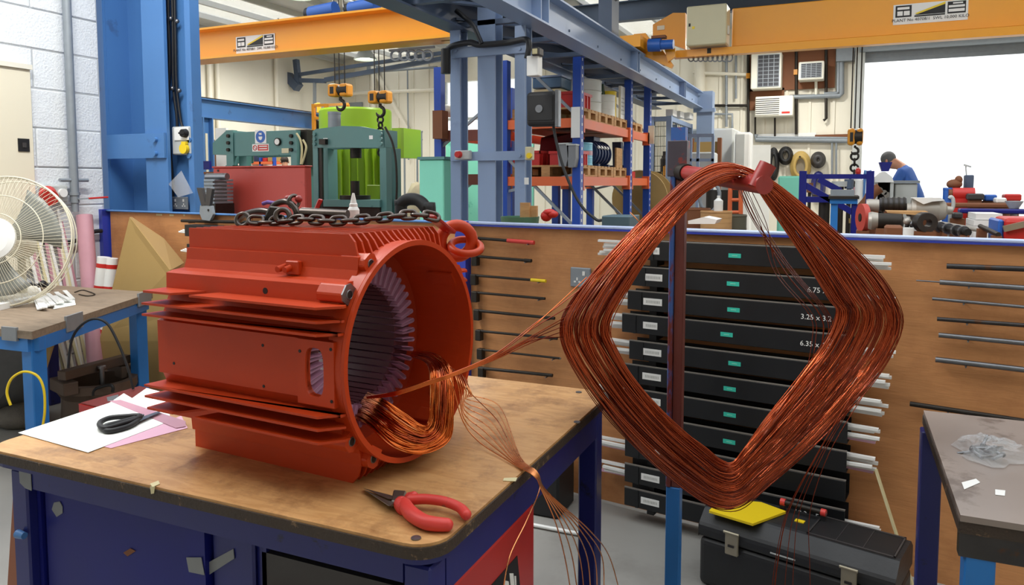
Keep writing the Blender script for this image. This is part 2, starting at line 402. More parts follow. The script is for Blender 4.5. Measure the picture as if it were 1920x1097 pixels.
# ---------------------------------------------------------------- partition between the winding bay and the shop
PB = thing('plywood_partition', 'long waist-high brown plywood screen with blue posts and pale blue top rail', 'partition', part_at(878, 700) * 1)
PB.location.z = 0; ROOTM[PB.name] = Matrix.Translation(PB.location)
pl0 = V((-4.7, 2.911 + .15 * 4.7, 0)); pm0 = V((-1.64, 2.911 + .15 * 1.64, 0)); pe0 = V((3.0, 2.911 - .45, 0))
def pan(a, b, z0, z1, name, m, t=.018, off=0):
    o = a - PN * off; d = b - a
    return MB().obox(o + V((0, 0, z0)), d, PN * t, (0, 0, z1 - z0)).build(name, m, PB)
cut1, cut2 = .012, .03
q = pl0 + PX * .06
lens = [1.5, 1.5]
pan(pl0 + PX * .05, pl0 + PX * 1.55, .02, 1.20, 'plywood_panel', m_ply); pan(pl0 + PX * 1.555, pm0 - PX * .03, .02, 1.20, 'plywood_panel', m_ply)
pan(pm0 + PX * .03, pm0 + PX * 2.47, .02, 1.20, 'plywood_panel', m_ply); pan(pm0 + PX * 2.475, pe0, .02, 1.20, 'plywood_panel', m_ply)
for p in (pl0, pm0): MB().obox(p - PX * .03 - PN * .045, PX * .06, PN * .06, (0, 0, 1.215)).build('post', m_bluepost, PB)
MB().obox(pl0 - PX * .03 - PN * .02 + V((0, 0, 1.2)), PX * ((pm0 - pl0).length), PN * .034, (0, 0, .012)).build('top_rail', m_sblue, PB, bevel=.004)
MB().obox(pm0 - PN * .02 + V((0, 0, 1.2)), PX * ((pe0 - pm0).length), PN * .034, (0, 0, .014)).build('top_rail', m_railb, PB, bevel=.004)
MB().obox(pm0 + PX * .03 - PN * .021 + V((0, 0, 1.193)), PX * ((pe0 - pm0).length), PN * .018, (0, 0, .007)).build('rail_lip', m_bluepost, PB)
# ---------------------------------------------------------------- main workbench
TZ = .84
bx0, bx1, by0, by1 = -1.635, -.545, .945, 1.885
WB = thing('workbench', 'large workbench with worn plywood top on a navy frame, carrying the orange motor frame', 'workbench', ((bx0 + bx1) / 2, (by0 + by1) / 2, 0))
def rounded(x0, x1, y0, y1, r, z, n=6):
    out = []
    for cx_, cy_, a0 in ((x1 - r, y1 - r, 0), (x0 + r, y1 - r, 90), (x0 + r, y0 + r, 180), (x1 - r, y0 + r, 270)):
        out += [V((cx_ + r * math.cos(math.radians(a0 + 90 * k / n)), cy_ + r * math.sin(math.radians(a0 + 90 * k / n)), z)) for k in range(n + 1)]
    return out
MB().prism(rounded(bx0 + .003, bx1 - .003, by0 + .003, by1 - .003, .055, TZ - .006), (0, 0, .006)).build('top_board', m_bench, WB)
MB().prism(rounded(bx0, bx1, by0, by1, .058, TZ - .024), (0, 0, .019)).build('edge_band', m_edge, WB)
MB().prism(rounded(bx0 + .008, bx1 - .008, by0 + .008, by1 - .008, .05, TZ - .036), (0, 0, .012)).build('under_rim', m_navy2, WB)
for x, y in ((bx0 + .062, by0 + .02), (bx1 - .07, by0 + .02), (bx0 + .062, by1 - .07), (bx1 - .07, by1 - .07)):
    MB().box((x, y, 0), (x + .05, y + .05, TZ - .042)).build('leg', m_navy2, WB, bevel=.004)
for a, b in (((bx0 + .112, by0 + .02), (bx1 - .07, by0 + .06)), ((bx0 + .112, by1 - .06), (bx1 - .07, by1 - .02)), ((bx0 + .062, by0 + .07), (bx0 + .102, by1 - .07)), ((bx1 - .06, by0 + .07), (bx1 - .02, by1 - .07))):
    MB().box((a[0], a[1], TZ - (.075 if a[1] == by0 + .02 and b[1] == by0 + .06 else .105)), (b[0], b[1], TZ - .036)).build('apron_rail', m_navy2, WB)
for px, py in ((780, 1010), (1085, 736), (1082, 792)):
    p = at(px, py, z=TZ); MB().cyl(p, p + V((0, 0, .002)), .008, n=12).build('screw', m_steel, WB)
def fx(px, py=980, y=.985): return at(px, py, y=y).x
CB = thing('blue_cupboard', 'dark blue steel cupboard with grey tape patches under the left half of the workbench', 'cupboard', (-1.3, 1.2, 0))
xl, xm, xr = bx0 + .113, fx(352), fx(470)
MB().box((xl, 1.0, .1), (xr + .02, 1.7, TZ - .078)).build('body', m_navy2, CB)
MB().box((xl, .985, .1), (fx(78), .9999, TZ - .078)).build('stile', m_navy, CB)
MB().box((xm, .978, .1), (fx(388), .9999, TZ - .078)).build('stile', m_navy, CB)
MB().box((fx(82), .988, .11), (xm - .004, 1.0, TZ - .085)).build('door', m_navy, CB, bevel=.004)
MB().box((fx(392), .99, .11), (xr, 1.0, TZ - .085)).build('door', m_navy2, CB, bevel=.004)
def patch(pts, y, name, m):
    P = [at(px, py, y=y) for px, py in pts]
    return MB().prism(P, (0, -.0012, 0)).build(name, m, CB)
patch(((102, 942), (113, 940), (118, 950), (118, 962), (107, 969), (98, 955)), .9875, 'tape_patch', m_greytape)
patch(((350, 1045), (378, 1045), (384, 1078), (355, 1072)), .977, 'tape_patch', m_greytape)
patch(((390, 1055), (438, 1029), (440, 1047), (392, 1078)), .9885, 'tape_patch', m_greytape)
patch(((232, 1036), (245, 1028), (255, 1033), (240, 1043)), .9875, 'rust_spot', m_brown)
pk = at(40, 1003, y=.955); MB().cyl(pk + V((.01, 0, 0)), pk + V((-.012, 0, 0)), .007, .009, n=12).build('knob', m_sblue, CB)
# worn tape at the cupboard's near corner
patch(((36, 876), (58, 880), (60, 920), (48, 915), (38, 905)), .964, 'tape_patch', m_greytape)
RC = thing('red_drawer_unit', 'bright red steel drawer unit under the right end of the workbench', 'cabinet', (-.8, 1.2, 0))
xr0 = fx(478); ye = at(1004, 980, x=bx1 - .015).y
MB().box((xr0, 1.0, .06), (bx1 - .075, ye, TZ - .106)).build('body', m_dgrey, RC)
MB().box((xr0 + .006, .978, .07), (bx1 - .082, 1.0, TZ - .175)).build('drawer_front', m_red, RC, bevel=.003)
MB().box((bx1 - .075, by0 + .075, .06), (bx1 - .018, ye, TZ - .106)).build('side_panel', m_red, RC, bevel=.003)
P = [at(px, py, x=bx1 - .018) for px, py in ((969, 1042), (975, 1110), (925, 1110), (918, 1100))]
MB().prism(P, (.0015, 0, 0)).build('badge', m_black, RC)
for pp in (((955, 1075), (962, 1075), (965, 1108), (958, 1108)), ((945, 1088), (953, 1090), (955, 1108), (944, 1108)), ((964, 1080), (967, 1080), (968, 1105), (966, 1108))):
    MB().prism([at(px, py, x=bx1 - .0165) for px, py in pp], (.0008, 0, 0)).build('badge_mark', m_white, RC)
# wooden cased thing at the bench's left end
LBD = thing('leaning_board', 'brown varnished board standing splayed behind the left leg of the workbench', 'board', at(35, 1000, y=1.3))
P = [at(x, y, y=1.3) for x, y in ((28, 872), (45, 872), (66, 890), (66, 1000), (20, 1000))]; k_ = (P[3] - P[2]); P[3] = P[2] + k_ * (P[2].z / -k_.z); k_ = P[4] - P[0]; P[4] = P[0] + k_ * (P[0].z / -k_.z)
MB().prism(P, (0, .025, 0)).build('board', mat('varnished_board', '#8A4E2E', .4, var=.15), LBD, bevel=.003); MB().box((P[0].x, 1.295, P[0].z), (P[1].x, 1.33, P[0].z + .014)).build('red_cap', m_redtape, LBD)
# papers
def sheet(name, pts, z, m, label, t=.0007):
    P = [at(px, py, z=z) for px, py in pts]
    return single(name, MB().prism(P, (0, 0, t)), m, label, 'paper')
sheet('paper_sheet', ((275, 728), (312, 738), (320, 790), (215, 770)), TZ + .0004, m_paper, 'plain white sheet lying partly under the motor frame, behind the larger notes')
sheet('pink_sheet', ((195, 838), (208, 841), (352, 803), (340, 780)), TZ + .0004, m_pinkpaper, 'pale pink sheet sticking out beneath the right side of the white notes')
sheet('notes_sheet', ((34, 812), (165, 849), (306, 795), (296, 775), (232, 738), (205, 756)), TZ + .0013, m_paper, 'large white sheet of winding notes with scissors on it, on the workbench')
sheet('pink_strip', ((205, 752), (226, 750), (348, 790), (348, 800), (330, 803)), TZ + .0022, m_pink, 'pink paper strip laid across the white notes beside the scissors')
nt = bpy.data.objects['notes_sheet']
for k in range(9):
    p = at(110 + 14 * k, 800 - 4 * k + RND.uniform(-8, 8), z=TZ + .0021)
    MB().bar(p, p + V((RND.uniform(.01, .03), RND.uniform(-.005, .01), 0)), .0009, .0004, (0, 0, 1)).build('pencil_mark', m_label, nt)
# scissors
SCI = thing('scissors', 'scissors with black loop handles lying on the white notes', 'scissors', at(225, 790, z=TZ))
def zt(px, py, h): return at(px, py, z=TZ + h)
for pts in (((262, 780), (235, 781), (205, 784), (188, 792), (189, 800), (200, 803), (225, 796), (250, 788)), ((262, 782), (240, 788), (210, 796), (197, 802), (200, 808), (215, 807), (240, 800), (256, 791))):
    hs = .012 if pts[0][1] == 780 else .008
    MB().tube(smooth_path([zt(a, b, hs) for a, b in pts], 5, True), .0062, 8, True).build('handle_loop', m_black, SCI)
MB().hexa([zt(258, 784, .006), zt(300, 770, .006), zt(302, 772, .006), zt(262, 790, .006), zt(258, 784, .009), zt(300, 770, .009), zt(302, 772, .009), zt(262, 790, .009)]).build('blade', m_steel, SCI)
p = zt(266, 783, .005); MB().cyl(p, p + V((0, 0, .007)), .005, n=10).build('pivot_screw', m_steel, SCI)
# masking tape tags on the bench
p = at(290, 908, z=TZ + .001)
single('tape_tag', MB().prism([at(a, b, z=TZ + .0006) for a, b in ((281, 908), (297, 902), (300, 908), (286, 914))], (0, 0, .001)).prism([at(a, b, y=by0 - .002) for a, b in ((282, 912), (291, 912), (289, 925), (284, 926))], (0, -.001, 0)), m_masking, 'scrap of cream masking tape folded over the front edge of the workbench', 'tape')
single('tape_strip', MB().prism([at(a, b, z=TZ + .0006) for a, b in ((945, 897), (970, 896), (967, 903), (943, 902))], (0, 0, .0008)), m_masking, 'short cream tape strip stuck near the right edge of the bench top', 'tape')
# ---------------------------------------------------------------- pliers
PLI = thing('pliers', 'long-nose pliers with red dipped handles lying open on the bench top', 'pliers', at(770, 950, z=TZ))
def tube_z(pts, rs, m, name, sq=1.0):
    P = smooth_path([zt(a, b, h) for a, b, h in pts], 6); n = len(P)
    R_ = [rs[0]] * n
    for i in range(n):
        f = i / (n - 1) * (len(rs) - 1); k = min(int(f), len(rs) - 2); R_[i] = rs[k] + (rs[k + 1] - rs[k]) * (f - k)
    mb = MB().tube(P, R_, 10); mb.ball(P[0], R_[0], 10, 6); mb.ball(P[-1], R_[-1], 10, 6)
    return mb.build(name, m, PLI)
tube_z(((758, 945, .014), (770, 962, .014), (795, 978, .013), (818, 983, .012), (838, 984, .011)), (.011, .0125, .012, .0115, .0105), m_grip, 'handle')
tube_z(((768, 937, .016), (800, 936, .018), (835, 941, .018), (862, 952, .015), (874, 965, .012)), (.009, .0085, .0085, .0085, .009), m_grip, 'handle')
tube_z(((769, 935, .012), (776, 930, .019)), (.011, .008), m_grip, 'handle_flange')
tube_z(((752, 945, .012), (757, 952, .010)), (.013, .013), m_grip, 'handle_flange')
jt = MB(); a, b, c_, d_ = zt(733, 952, .004), zt(757, 951, .004), zt(762, 932, .004), zt(738, 930, .004)
jt.hexa([a, b, c_, d_] + [p + V((0, 0, .012)) for p in (a, b, c_, d_)]); m_plier = mat('plier_steel', '#77736C', .38, metal=.85, var=.3, scale=40)
jt.build('joint', m_plier, PLI, bevel=.002)
for q in (((680, 915), (735, 929), (742, 936), (728, 936)), ((681, 917), (726, 938), (742, 942), (730, 950))):
    lo = [zt(x, y, .003) for x, y in q]; hi = [zt(x, y, .008 if i == 0 else .015) for i, (x, y) in enumerate(q)]
    MB().hexa(lo + hi).build('jaw', m_plier, PLI, bevel=.0015)
# ---------------------------------------------------------------- the motor frame
TH = -.067
MM = Matrix.Translation((-.745, 1.228, 1.07)) @ Matrix.Rotation(TH, 4, 'Z')
NA = V((math.cos(TH), math.sin(TH), 0)); MC = V((-.745, 1.228, 1.07))
def ma(px, py, a): return onp(px, py, MC + NA * a, NA)          # a sight point on the plane across the shaft, a metres along it
MF = thing('motor_frame', 'large orange-red finned electric motor frame standing open-ended on the workbench', 'motor', M=Matrix.Translation((-.99, 1.245, TZ)) @ Matrix.Rotation(TH, 4, 'Z'))
def mm_(): return MB(MM)
prof = [(-.108, .1766), (-.122, .190), (-.135, .190), (-.137, .167), (-.143, .150), (-.170, .148), (-.185, .144), (-.186, .106), (-.1797, .103), (-.1996, .0555), (-.2088, .052)]
left = prof + [(x, -z) for x, z in reversed(prof)]
right = [(-x, z) for x, z in reversed(left)]
pts = []
def arc(t0, t1, n):
    return [(.2068 * math.cos(t0 + (t1 - t0) * k / n), .2068 * math.sin(t0 + (t1 - t0) * k / n)) for k in range(1, n)]
ang = lambda p: math.atan2(p[1], p[0])
outer = []
aL, aR = ang(left[0]), ang(right[-1])
outer += list(left)                                   # top-left down to bottom-left
outer += arc(ang(left[-1]), ang(right[0]) , 14)
outer += list(right)
outer += arc(ang(right[-1]), ang(left[0]), 16)
fine = []
for i, p in enumerate(outer):                         # keep the bore round: split long spans
    q = outer[(i + 1) % len(outer)]; fine.append(p)
    da = abs((ang(q) - ang(p) + math.pi) % (2 * math.pi) - math.pi); k = int(da / .14)
    for s in range(1, k + 1):
        f = s / (k + 1); fine.append((p[0] + (q[0] - p[0]) * f, p[1] + (q[1] - p[1]) * f))
n = len(fine); RI = .203; A0, A1 = -.475, -.03
inner = [(RI * math.cos(ang(p)), RI * math.sin(ang(p))) for p in fine]
vs = []
for ring_, a in ((fine, A0), (fine, A1), (inner, A1), (inner, A0)): vs += [(a, l, z) for l, z in ring_]
fs = []
for r in range(4):
    s = (r + 1) % 4
    fs += [(r * n + i, r * n + (i + 1) % n, s * n + (i + 1) % n, s * n + i) for i in range(n)]
shell = mm_(); shell.add(vs, fs)
sh = shell.build('shell', m_orange, MF)
wc = mm_(); wp = []
for k in range(24):
    t = 2 * math.pi * k / 24; ca, sa = math.cos(t), math.sin(t)
    wp.append(((-.066 + .021 * math.copysign(abs(ca) ** .6, ca)), -.26, -.004 + .043 * math.copysign(abs(sa) ** .6, sa)))
wc.prism(wp, (0, .12, 0))
cut(sh, wc)
# terminal pad around the window
pad = mm_().box((-.105, -.2125, -.062), (-.022, -.2, .052)).build('terminal_pad', m_orange, MF)
cut(pad, wc)
for l, z in ((.04, -.028), (-.05, -.028), (.03, -.098)): mm_().cyl((z, -.2123, l), (z, -.2133, l), .003, n=10).build('tapped_hole', m_black, MF)
for a_, z_ in ((-.19, .03), (-.19, -.045), (-.43, -.03)): mm_().cyl((a_, -.2086, z_), (a_, -.2096, z_), .003, n=8).build('tapped_hole', m_black, MF)
# sleeve and rim
mm_().lathe([(.203, -.04), (.203, 0), (.213, 0), (.2135, -.006), (.211, -.01), (.211, -.04)], (0, 0, 0), (1, 0, 0), 96).build('rim', m_orange, MF)
# upright fins, top and bottom
def plate(pts, nrm_axis, t, name='fin', m=None):
    mb = mm_(); ext = V((0, t, 0)) if nrm_axis == 'l' else V((0, 0, t)); mb.prism([V(p) - ext / 2 for p in pts], ext); return mb.build(name, m or m_orange, MF)
NF = 16
for k in range(NF):
    l = -.124 + k * (.27 / (NF - 1)); zb = math.sqrt(max(.2065 ** 2 - l * l, .01)) - .003
    for sg in (1, -1):
        plate([(-.478, l, sg * zb), (-.478, l, sg * .230), (-.058, l, sg * .230), (-.045, l, sg * .216), (-.032, l, sg * (zb + .004)), (-.032, l, sg * zb)], 'l', .0045)
# lying fins on the near side
CH = [(-.040, -.236), (-.006, -.196)]
def lfin(z, a0, a1, cham=True, l0=-.165, lt=-.236, slant0=0):
    l0 = -math.sqrt(.2055 ** 2 - z * z)
    p = [(a0, l0, z), (a0 - slant0, lt, z)]
    p += [(CH[0][0], lt, z), (-.008, -.200, z), (-.010, l0 - .02, z), (-.03, l0, z)] if cham else [(a1, lt, z), (a1 + .05, l0, z)]
    plate(p, 'z', .0042)
for z in (.088, .066, -.074, -.096): lfin(z, -.478, 0, True, slant0=.006)
lfin(.112, -.478, -.400, False); lfin(.112, -.318, 0, True, slant0=.03)
lfin(-.119, -.478, -.405, False); lfin(-.119, -.315, 0, True, slant0=.03)
for k in range(13):
    z = .13 - k * .0205
    lr = math.sqrt(.2055 ** 2 - z * z); plate([(-.478, lr, z), (-.478, .246, z), (-.04, .246, z), (-.016, .215, z), (-.03, lr, z)], 'z', .0042)
# corner bosses with threaded holes
for l, z, m in ((-.114, .174, m_orange), (-.172, .127, m_steel), (-.172, -.127, m_orange), (-.114, -.176, m_orange), (.172, .127, m_orange), (.114, -.176, m_orange), (.172, -.13, m_orange)):
    r = math.hypot(l, z); u = V((0, l / r, z / r)); w = V((0, -z / r, l / r)); c = V((0, l, z))
    mb = mm_(); o = c + u * .004 
    mb.prism([V((-.075, 0, 0)) + o + w * a * .017 + u * b * .017 for a, b in ((-1, -1.2), (1, -1.2), (1.05, .5), (.55, 1), (-.55, 1), (-1.05, .5))], (.0555, 0, 0))
    bo = mb.build('boss', m_orange, MF, bevel=.002)
    mb = mm_(); mb.prism([V((-.0195, 0, 0)) + o + w * a * .017 + u * b * .017 for a, b in ((-1, -1.2), (1, -1.2), (1.05, .5), (.55, 1), (-.55, 1), (-1.05, .5))], (.003, 0, 0)); mb.build('boss_face', m, MF)
    mm_().cyl(V((-.0168, 0, 0)) + o, V((-.0162, 0, 0)) + o, .0075, n=14).build('bolt_hole', m_black, MF)
    mm_().ring(V((-.0165, 0, 0)) + o, .0078, .0012, (1, 0, 0), 16, 6).build('hole_rim', m_steel, MF)
mm_().cyl((-.205, -.1852, .125), (-.205, -.1862, .125), .006, n=12).build('bolt_hole', m_black, MF)
mm_().cyl((-.28, -.1852, -.13), (-.28, -.1862, -.13), .005, n=12).build('bolt_hole', m_black, MF)
mm_().box((-.192, -.148, .152), (-.160, -.136, .178)).build('earth_pad', m_orange, MF, bevel=.002)
for a in (-.198, -.18): mm_().cyl((a, -.140, .166), (a, -.162, .162), .0062, n=8).build('earth_bolt', m_orange, MF)
# stator core, teeth and slot liners
NS = 48; AC = -.142
core = mm_().lathe([(.170, AC), (.2032, AC), (.2032, -.42), (.170, -.42), (.170, AC)], (0, 0, 0), (1, 0, 0), 64).build('stator_core', m_orange2, MF)
m_tooth = mat('tooth_steel', '#5C343C', .4, var=.2, scale=20)
th = mm_()
for k in range(NS):
    t = 2 * math.pi * (k + .5) / NS; u = V((0, math.cos(t), math.sin(t))); w = V((0, -math.sin(t), math.cos(t)))
    th.prism([V((-.42, 0, 0)) + u * r + w * s for r, s in ((.118, -.0062), (.118, .0062), (.125, .0040), (.1715, .0062), (.1715, -.0062), (.125, -.0040))], (-.42 * -1 + AC, 0, 0))
th.build('stator_teeth', m_tooth, MF)
ln0 = None
for k in range(NS):
    t = 2 * math.pi * k / NS
    if ln0 is None:
        mb = MB(); prof_ = []
        for s in range(13):
            f = math.pi * s / 12; prof_.append((.162 + .006 * math.sin(f), -.0052 * math.cos(f)))
        prof_ = [(.122, -.0035)] + prof_ + [(.122, .0035)]
        inn = [(.162 + (r - .162) * .7 if r > .13 else r, s * .72) for r, s in prof_]
        m_ = len(prof_); vs = []
        for a, pr in ((-.44, prof_), (AC + .018, prof_), (AC + .020, inn), (-.44, inn)): vs += [(a, r, s) for r, s in pr]
        fs = [(r * m_ + i, r * m_ + i + 1, (r + 1) * m_ + i + 1, (r + 1) * m_ + i) for r in range(3) for i in range(m_ - 1)]
        mb.add(vs, fs, True)
        lme = bpy.data.meshes.new('slot_liner'); lme.from_pydata(mb.v, [], mb.f); lme.polygons.foreach_set('use_smooth', [True] * len(lme.polygons)); lme.materials.append(m_lilac); ln0 = lme
    o = bpy.data.objects.new('slot_liner', ln0); COL.objects.link(o); o.parent = MF
    o.matrix_local = ROOTM[MF.name].inverted() @ MM @ Matrix.Rotation(t, 4, 'X')
# lifting eye and its ring
e0 = ma(856, 452, -.07); eyp = ma(842, 428, -.07)
mb = MB(); mb.ring(e0, .036, .0135, (-.6, .75, .1), 28, 10); mb.build('lifting_eye', m_orange, MF)
MB().bar(ma(806, 404, -.08), ma(846, 436, -.07), .03, .008).build('eye_strap', m_arm, MF, bevel=.002)
LR = MB().ring(ma(866, 462, -.055) + V((.01, 0, 0)), .034, .0085, (.25, -.3, .9), 28, 10)
single('shackle_ring', LR, m_orange, 'orange painted steel ring hanging through the lifting eye of the motor frame', 'ring')
# ---------------------------------------------------------------- coil already set into the stator
inn_ = [(690, 735, -.142), (716, 747, -.07), (760, 776, -.015), (790, 797, .015), (803, 790, .02), (806, 750, .02), (806, 700, .008), (796, 678, -.05), (768, 668, -.142)]
out_ = [(657, 783, -.142), (688, 797, -.08), (735, 838, -.012), (792, 851, .03), (842, 826, .045), (850, 770, .045), (846, 695, .012), (818, 664, -.05), (776, 659, -.142)]
SCOIL = thing('stator_coil', 'copper coil fitted into the stator slots at the mouth of the motor frame', 'coil', ma(790, 850, .02))
def strand(t, jit, rad, m, name, parent, mb=None):
    P = []
    for (x0, y0, a0), (x1, y1, a1) in zip(inn_, out_):
        tt = min(1, max(0, t + RND.uniform(-jit, jit)))
        p = ma(x0 + (x1 - x0) * tt, y0 + (y1 - y0) * tt, a0 + (a1 - a0) * tt + RND.uniform(-.006, .006)); P.append(p)
    b = mb or MB(); b.tube(smooth_path(P, 7), rad, 5)
    return b if mb else b.build(name, m, parent)
for g in range(3):
    mb = MB()
    for k in range(34): strand((g + RND.random()) / 3, .05, .0011, None, '', None, mb)
    o = mb.build('coil_hank', (m_copper_l, m_copper, m_copper_l)[g], SCOIL); o['kind'] = 'stuff'
for k in range(16): strand(k / 15, .04, .0012, m_copper_w if k % 3 == 0 else m_copper_l, 'wire', SCOIL)
# ---------------------------------------------------------------- winding stand with its big diamond coil
P0 = at(1275, 322, d=2.0); P1 = at(1428, 346, d=1.6); AD = (P1 - P0).normalized()
ST = thing('winding_stand', 'tall chipped blue and red steel post with a red peg arm carrying the big coil', 'stand', (P0.x, P0.y, 0))
MB().box((P0.x - .008, P0.y - .016, .56), (P0.x + .017, P0.y + .02, 1.43)).build('post', mat('rusty_post', '#6E3A34', .5, var=.25, scale=9, col2='#4A5A86', amt=.33, s2=5, stretch=(4, 4, 1.2), bump=.15), ST, bevel=.002)
MB().box((P0.x - .022, P0.y - .021, .56), (P0.x - .0085, P0.y + .02, 1.43)).build('post_edge', m_post, ST, bevel=.002)
MB().box((P0.x - .021, P0.y - .019, 0), (P0.x + .017, P0.y + .02, .56)).build('lower_post', m_bluebench, ST, bevel=.002)
MB().box((P0.x - .03, P0.y - .024, 1.41), (P0.x + .022, P0.y + .022, 1.505)).build('head_plate', mat('head_dark', '#4A4652', .5, var=.3, scale=14, col2='#8A3A36', amt=.42, s2=22), ST, bevel=.002)
MB().box((P0.x - .022, P0.y - .018, 1.50), (P0.x + .016, P0.y + .018, 1.54)).build('head_tip', mat('stand_tip', '#3A68B4', .5, var=.2, col2='#B03A30', amt=.45, s2=18), ST)
MB().box((P0.x - .2, P0.y - .2, 0), (P0.x + .2, P0.y + .2, .012)).build('base_plate', m_post, ST)
MB().cyl(P0, P1 + AD * .012, .019, .0205, 20).build('arm', m_arm, ST)
MB().cyl(P0 - AD * .01, P0 + AD * .045, .026, .023, 16).build('weld_collar', m_iron, ST)
pk0 = at(1416, 352, d=1.605); pk1 = at(1440, 308, d=1.6)
MB().cyl(pk0, pk1, .0175, .0185, 18).build('peg', m_arm, ST, bevel=.002)
OUT = [(1362, 302), (1300, 322), (1225, 392), (1130, 490), (1070, 566), (1050, 615), (1066, 672), (1132, 770), (1212, 858), (1290, 922), (1342, 952), (1388, 952), (1436, 914), (1525, 838), (1612, 745), (1668, 670), (1692, 603), (1664, 538), (1602, 466), (1512, 388), (1438, 330)]
INN = [(1376, 338), (1326, 360), (1282, 398), (1218, 480), (1168, 556), (1142, 612), (1156, 655), (1198, 720), (1262, 790), (1322, 840), (1352, 864), (1374, 868), (1396, 842), (1434, 792), (1492, 718), (1542, 650), (1568, 590), (1552, 556), (1496, 468), (1440, 384), (1408, 346)]
BC = thing('copper_coil', 'huge diamond-shaped coil of enamelled copper wire hanging from the red peg arm', 'coil', at(1365, 950, d=1.78))
def coil_pt(px, py, s): return onp(px, py, P0 + (P1 - P0) * s, AD)
def loop(t, s, jt, js, mb, rad):
    P = []; ph = RND.uniform(0, 6.28); tw = RND.uniform(-jt, jt)
    for i, ((x0, y0), (x1, y1)) in enumerate(zip(OUT, INN)):
        tt = t + tw * math.sin(ph + i * .6) + RND.uniform(-.025, .025); ss = s + js * math.sin(ph * 2 + i * .45)
        pin = 1.0
        if i in (0, 1, 20): tt = .5 + (tt - .5) * .85
        P.append(coil_pt(x0 + (x1 - x0) * tt, y0 + (y1 - y0) * tt, ss))
    mb.tube(smooth_path(P, 5, True), rad, 5, True)
hk = [(0.0, .2, .42, .52, m_copper_d), (.14, .36, .5, .62, m_copper), (.3, .55, .56, .7, m_copper_d), (.5, .74, .62, .76, m_copper), (.66, .9, .7, .82, m_copper_d), (.84, 1.0, .76, .86, m_copper)]
for t0, t1, s0, s1, m in hk:
    mb = MB()
    for k in range(34): loop(RND.uniform(t0, t1), RND.uniform(s0, s1), .05, .03, mb, .00115)
    o = mb.build('wire_hank', m, BC); o['kind'] = 'stuff'
for k in range(26):
    mb = MB(); loop(RND.uniform(0, 1), .86 + RND.uniform(-.02, .03), .1, .03, mb, .0013); mb.build('wire', m_copper if k % 3 else m_copper_d, BC)
def free(pts, rad, m, name='wire', parent=None, mb=None, n=7):
    b = MB(); b.tube(smooth_path([at(x, y, d=d) for x, y, d in pts], n), rad, 5); return b.build(name, m, parent)
for k in range(9):                                    # slack turns sagging across the window of the coil
    o1, o2 = RND.uniform(-14, 14), RND.uniform(-30, 20)
    free(((1392 + o1, 348, 1.72), (1425 + o1, 420, 1.75), (1475 + o2, 510, 1.78), (1540 + o2, 590, 1.8), (1545 + o2, 640, 1.8), (1530 + o2, 720, 1.8)), .0009, m_copper_d, parent=BC)
for k in range(6):                                    # loose tails at the lower right
    o1 = RND.uniform(-16, 16)
    free(((1610 + o1, 740, 1.72), (1545 + o1, 850, 1.7), (1500 + o1 * 2, 960, 1.72), (1490 + 3 * o1, 1060, 1.74), (1488 + 3.4 * o1, 1130, 1.75)), .0009, m_copper_d, parent=BC)
for x, y in ((1193, 412), (1240, 405)):
    free(((x - 12, y - 14, 1.66), (x + 2, y, 1.655), (x + 10, y + 12, 1.66)), .0012, m_copper_w, 'tie_wire', BC)
# leads running from the stator coil to the big coil, and those trailing over the bench
ml = at(830, 708, d=1.25)
LD = thing('connecting_wires', 'thin bundle of copper wires running from the motor coil up to the big coil', 'wires', at(700, 745, d=1.32))
ends = [(1085, 545), (1100, 520), (1075, 570), (1068, 590), (1060, 600), (1056, 612), (1062, 632), (1054, 622)]
for k, (ex, ey) in enumerate(ends):
    j = k - 3.5
    free(((688, 745 + j * .5, 1.37), (740, 738 + j, 1.31), (800, 719 + j, 1.28), (850, 702 + j * .9, 1.29), (930, 668 + j * 1.6, 1.38), (1000, 630 + j * 3.2 - (10 if k < 3 else 0), 1.52), (ex, ey, 1.68)), .0011, m_copper_l if k % 2 else m_copper, parent=LD)
TL = thing('trailing_wires', 'loose copper wire tails spilling from the motor across the bench and over its edge', 'wires', at(1000, 890, z=TZ))
fan = [(835, 690), (845, 688), (850, 692), (855, 695), (860, 700), (865, 702), (868, 706), (871, 708)]
for k, (sx, sy) in enumerate(fan):
    mid = [(868 - 2 * k + k * 3, 790 - k * 7), (890 + 5 * k, 830 - k * 10)]
    e = [(1030 - 42 * (k == 0) + 11 * k, 975 + 3 * k), (1045 - 90 * (k == 0) + 14 * k, 1045), (1060 - 118 * (k == 0) + 12 * k + (20 if k == 7 else 0), 1120)]
    P = [ma(sx, sy, .01), ma(sx + 14, sy + 34, .06), at(mid[0][0], mid[0][1], z=TZ + .05 - .004 * k), at(mid[1][0] + 10, mid[1][1], z=TZ + .012), at(960 + k * 2, 868 - k * 2, z=TZ + .004), at(1000 + k, 892 - k, z=TZ + .006)]
    ye_ = P[-1].y
    P += [at(1012 + 2 * k, 915 + k, x=bx1 + .03), at(e[0][0], e[0][1], x=bx1 + .05 + .005 * k), at(e[1][0], e[1][1], x=bx1 + .05 + .006 * k), at(e[2][0], e[2][1], x=bx1 + .05 + .007 * k)]
    MB().tube(smooth_path(P, 6), .0013, 5).build('wire', m_copper_w, TL)
MB().tube(smooth_path([ma(850, 700, .02), ma(885, 740, .03), at(930, 785, z=TZ + .04), at(950, 820, z=TZ + .06)], 7), .0009, 5).build('wire', m_copper_d, TL)
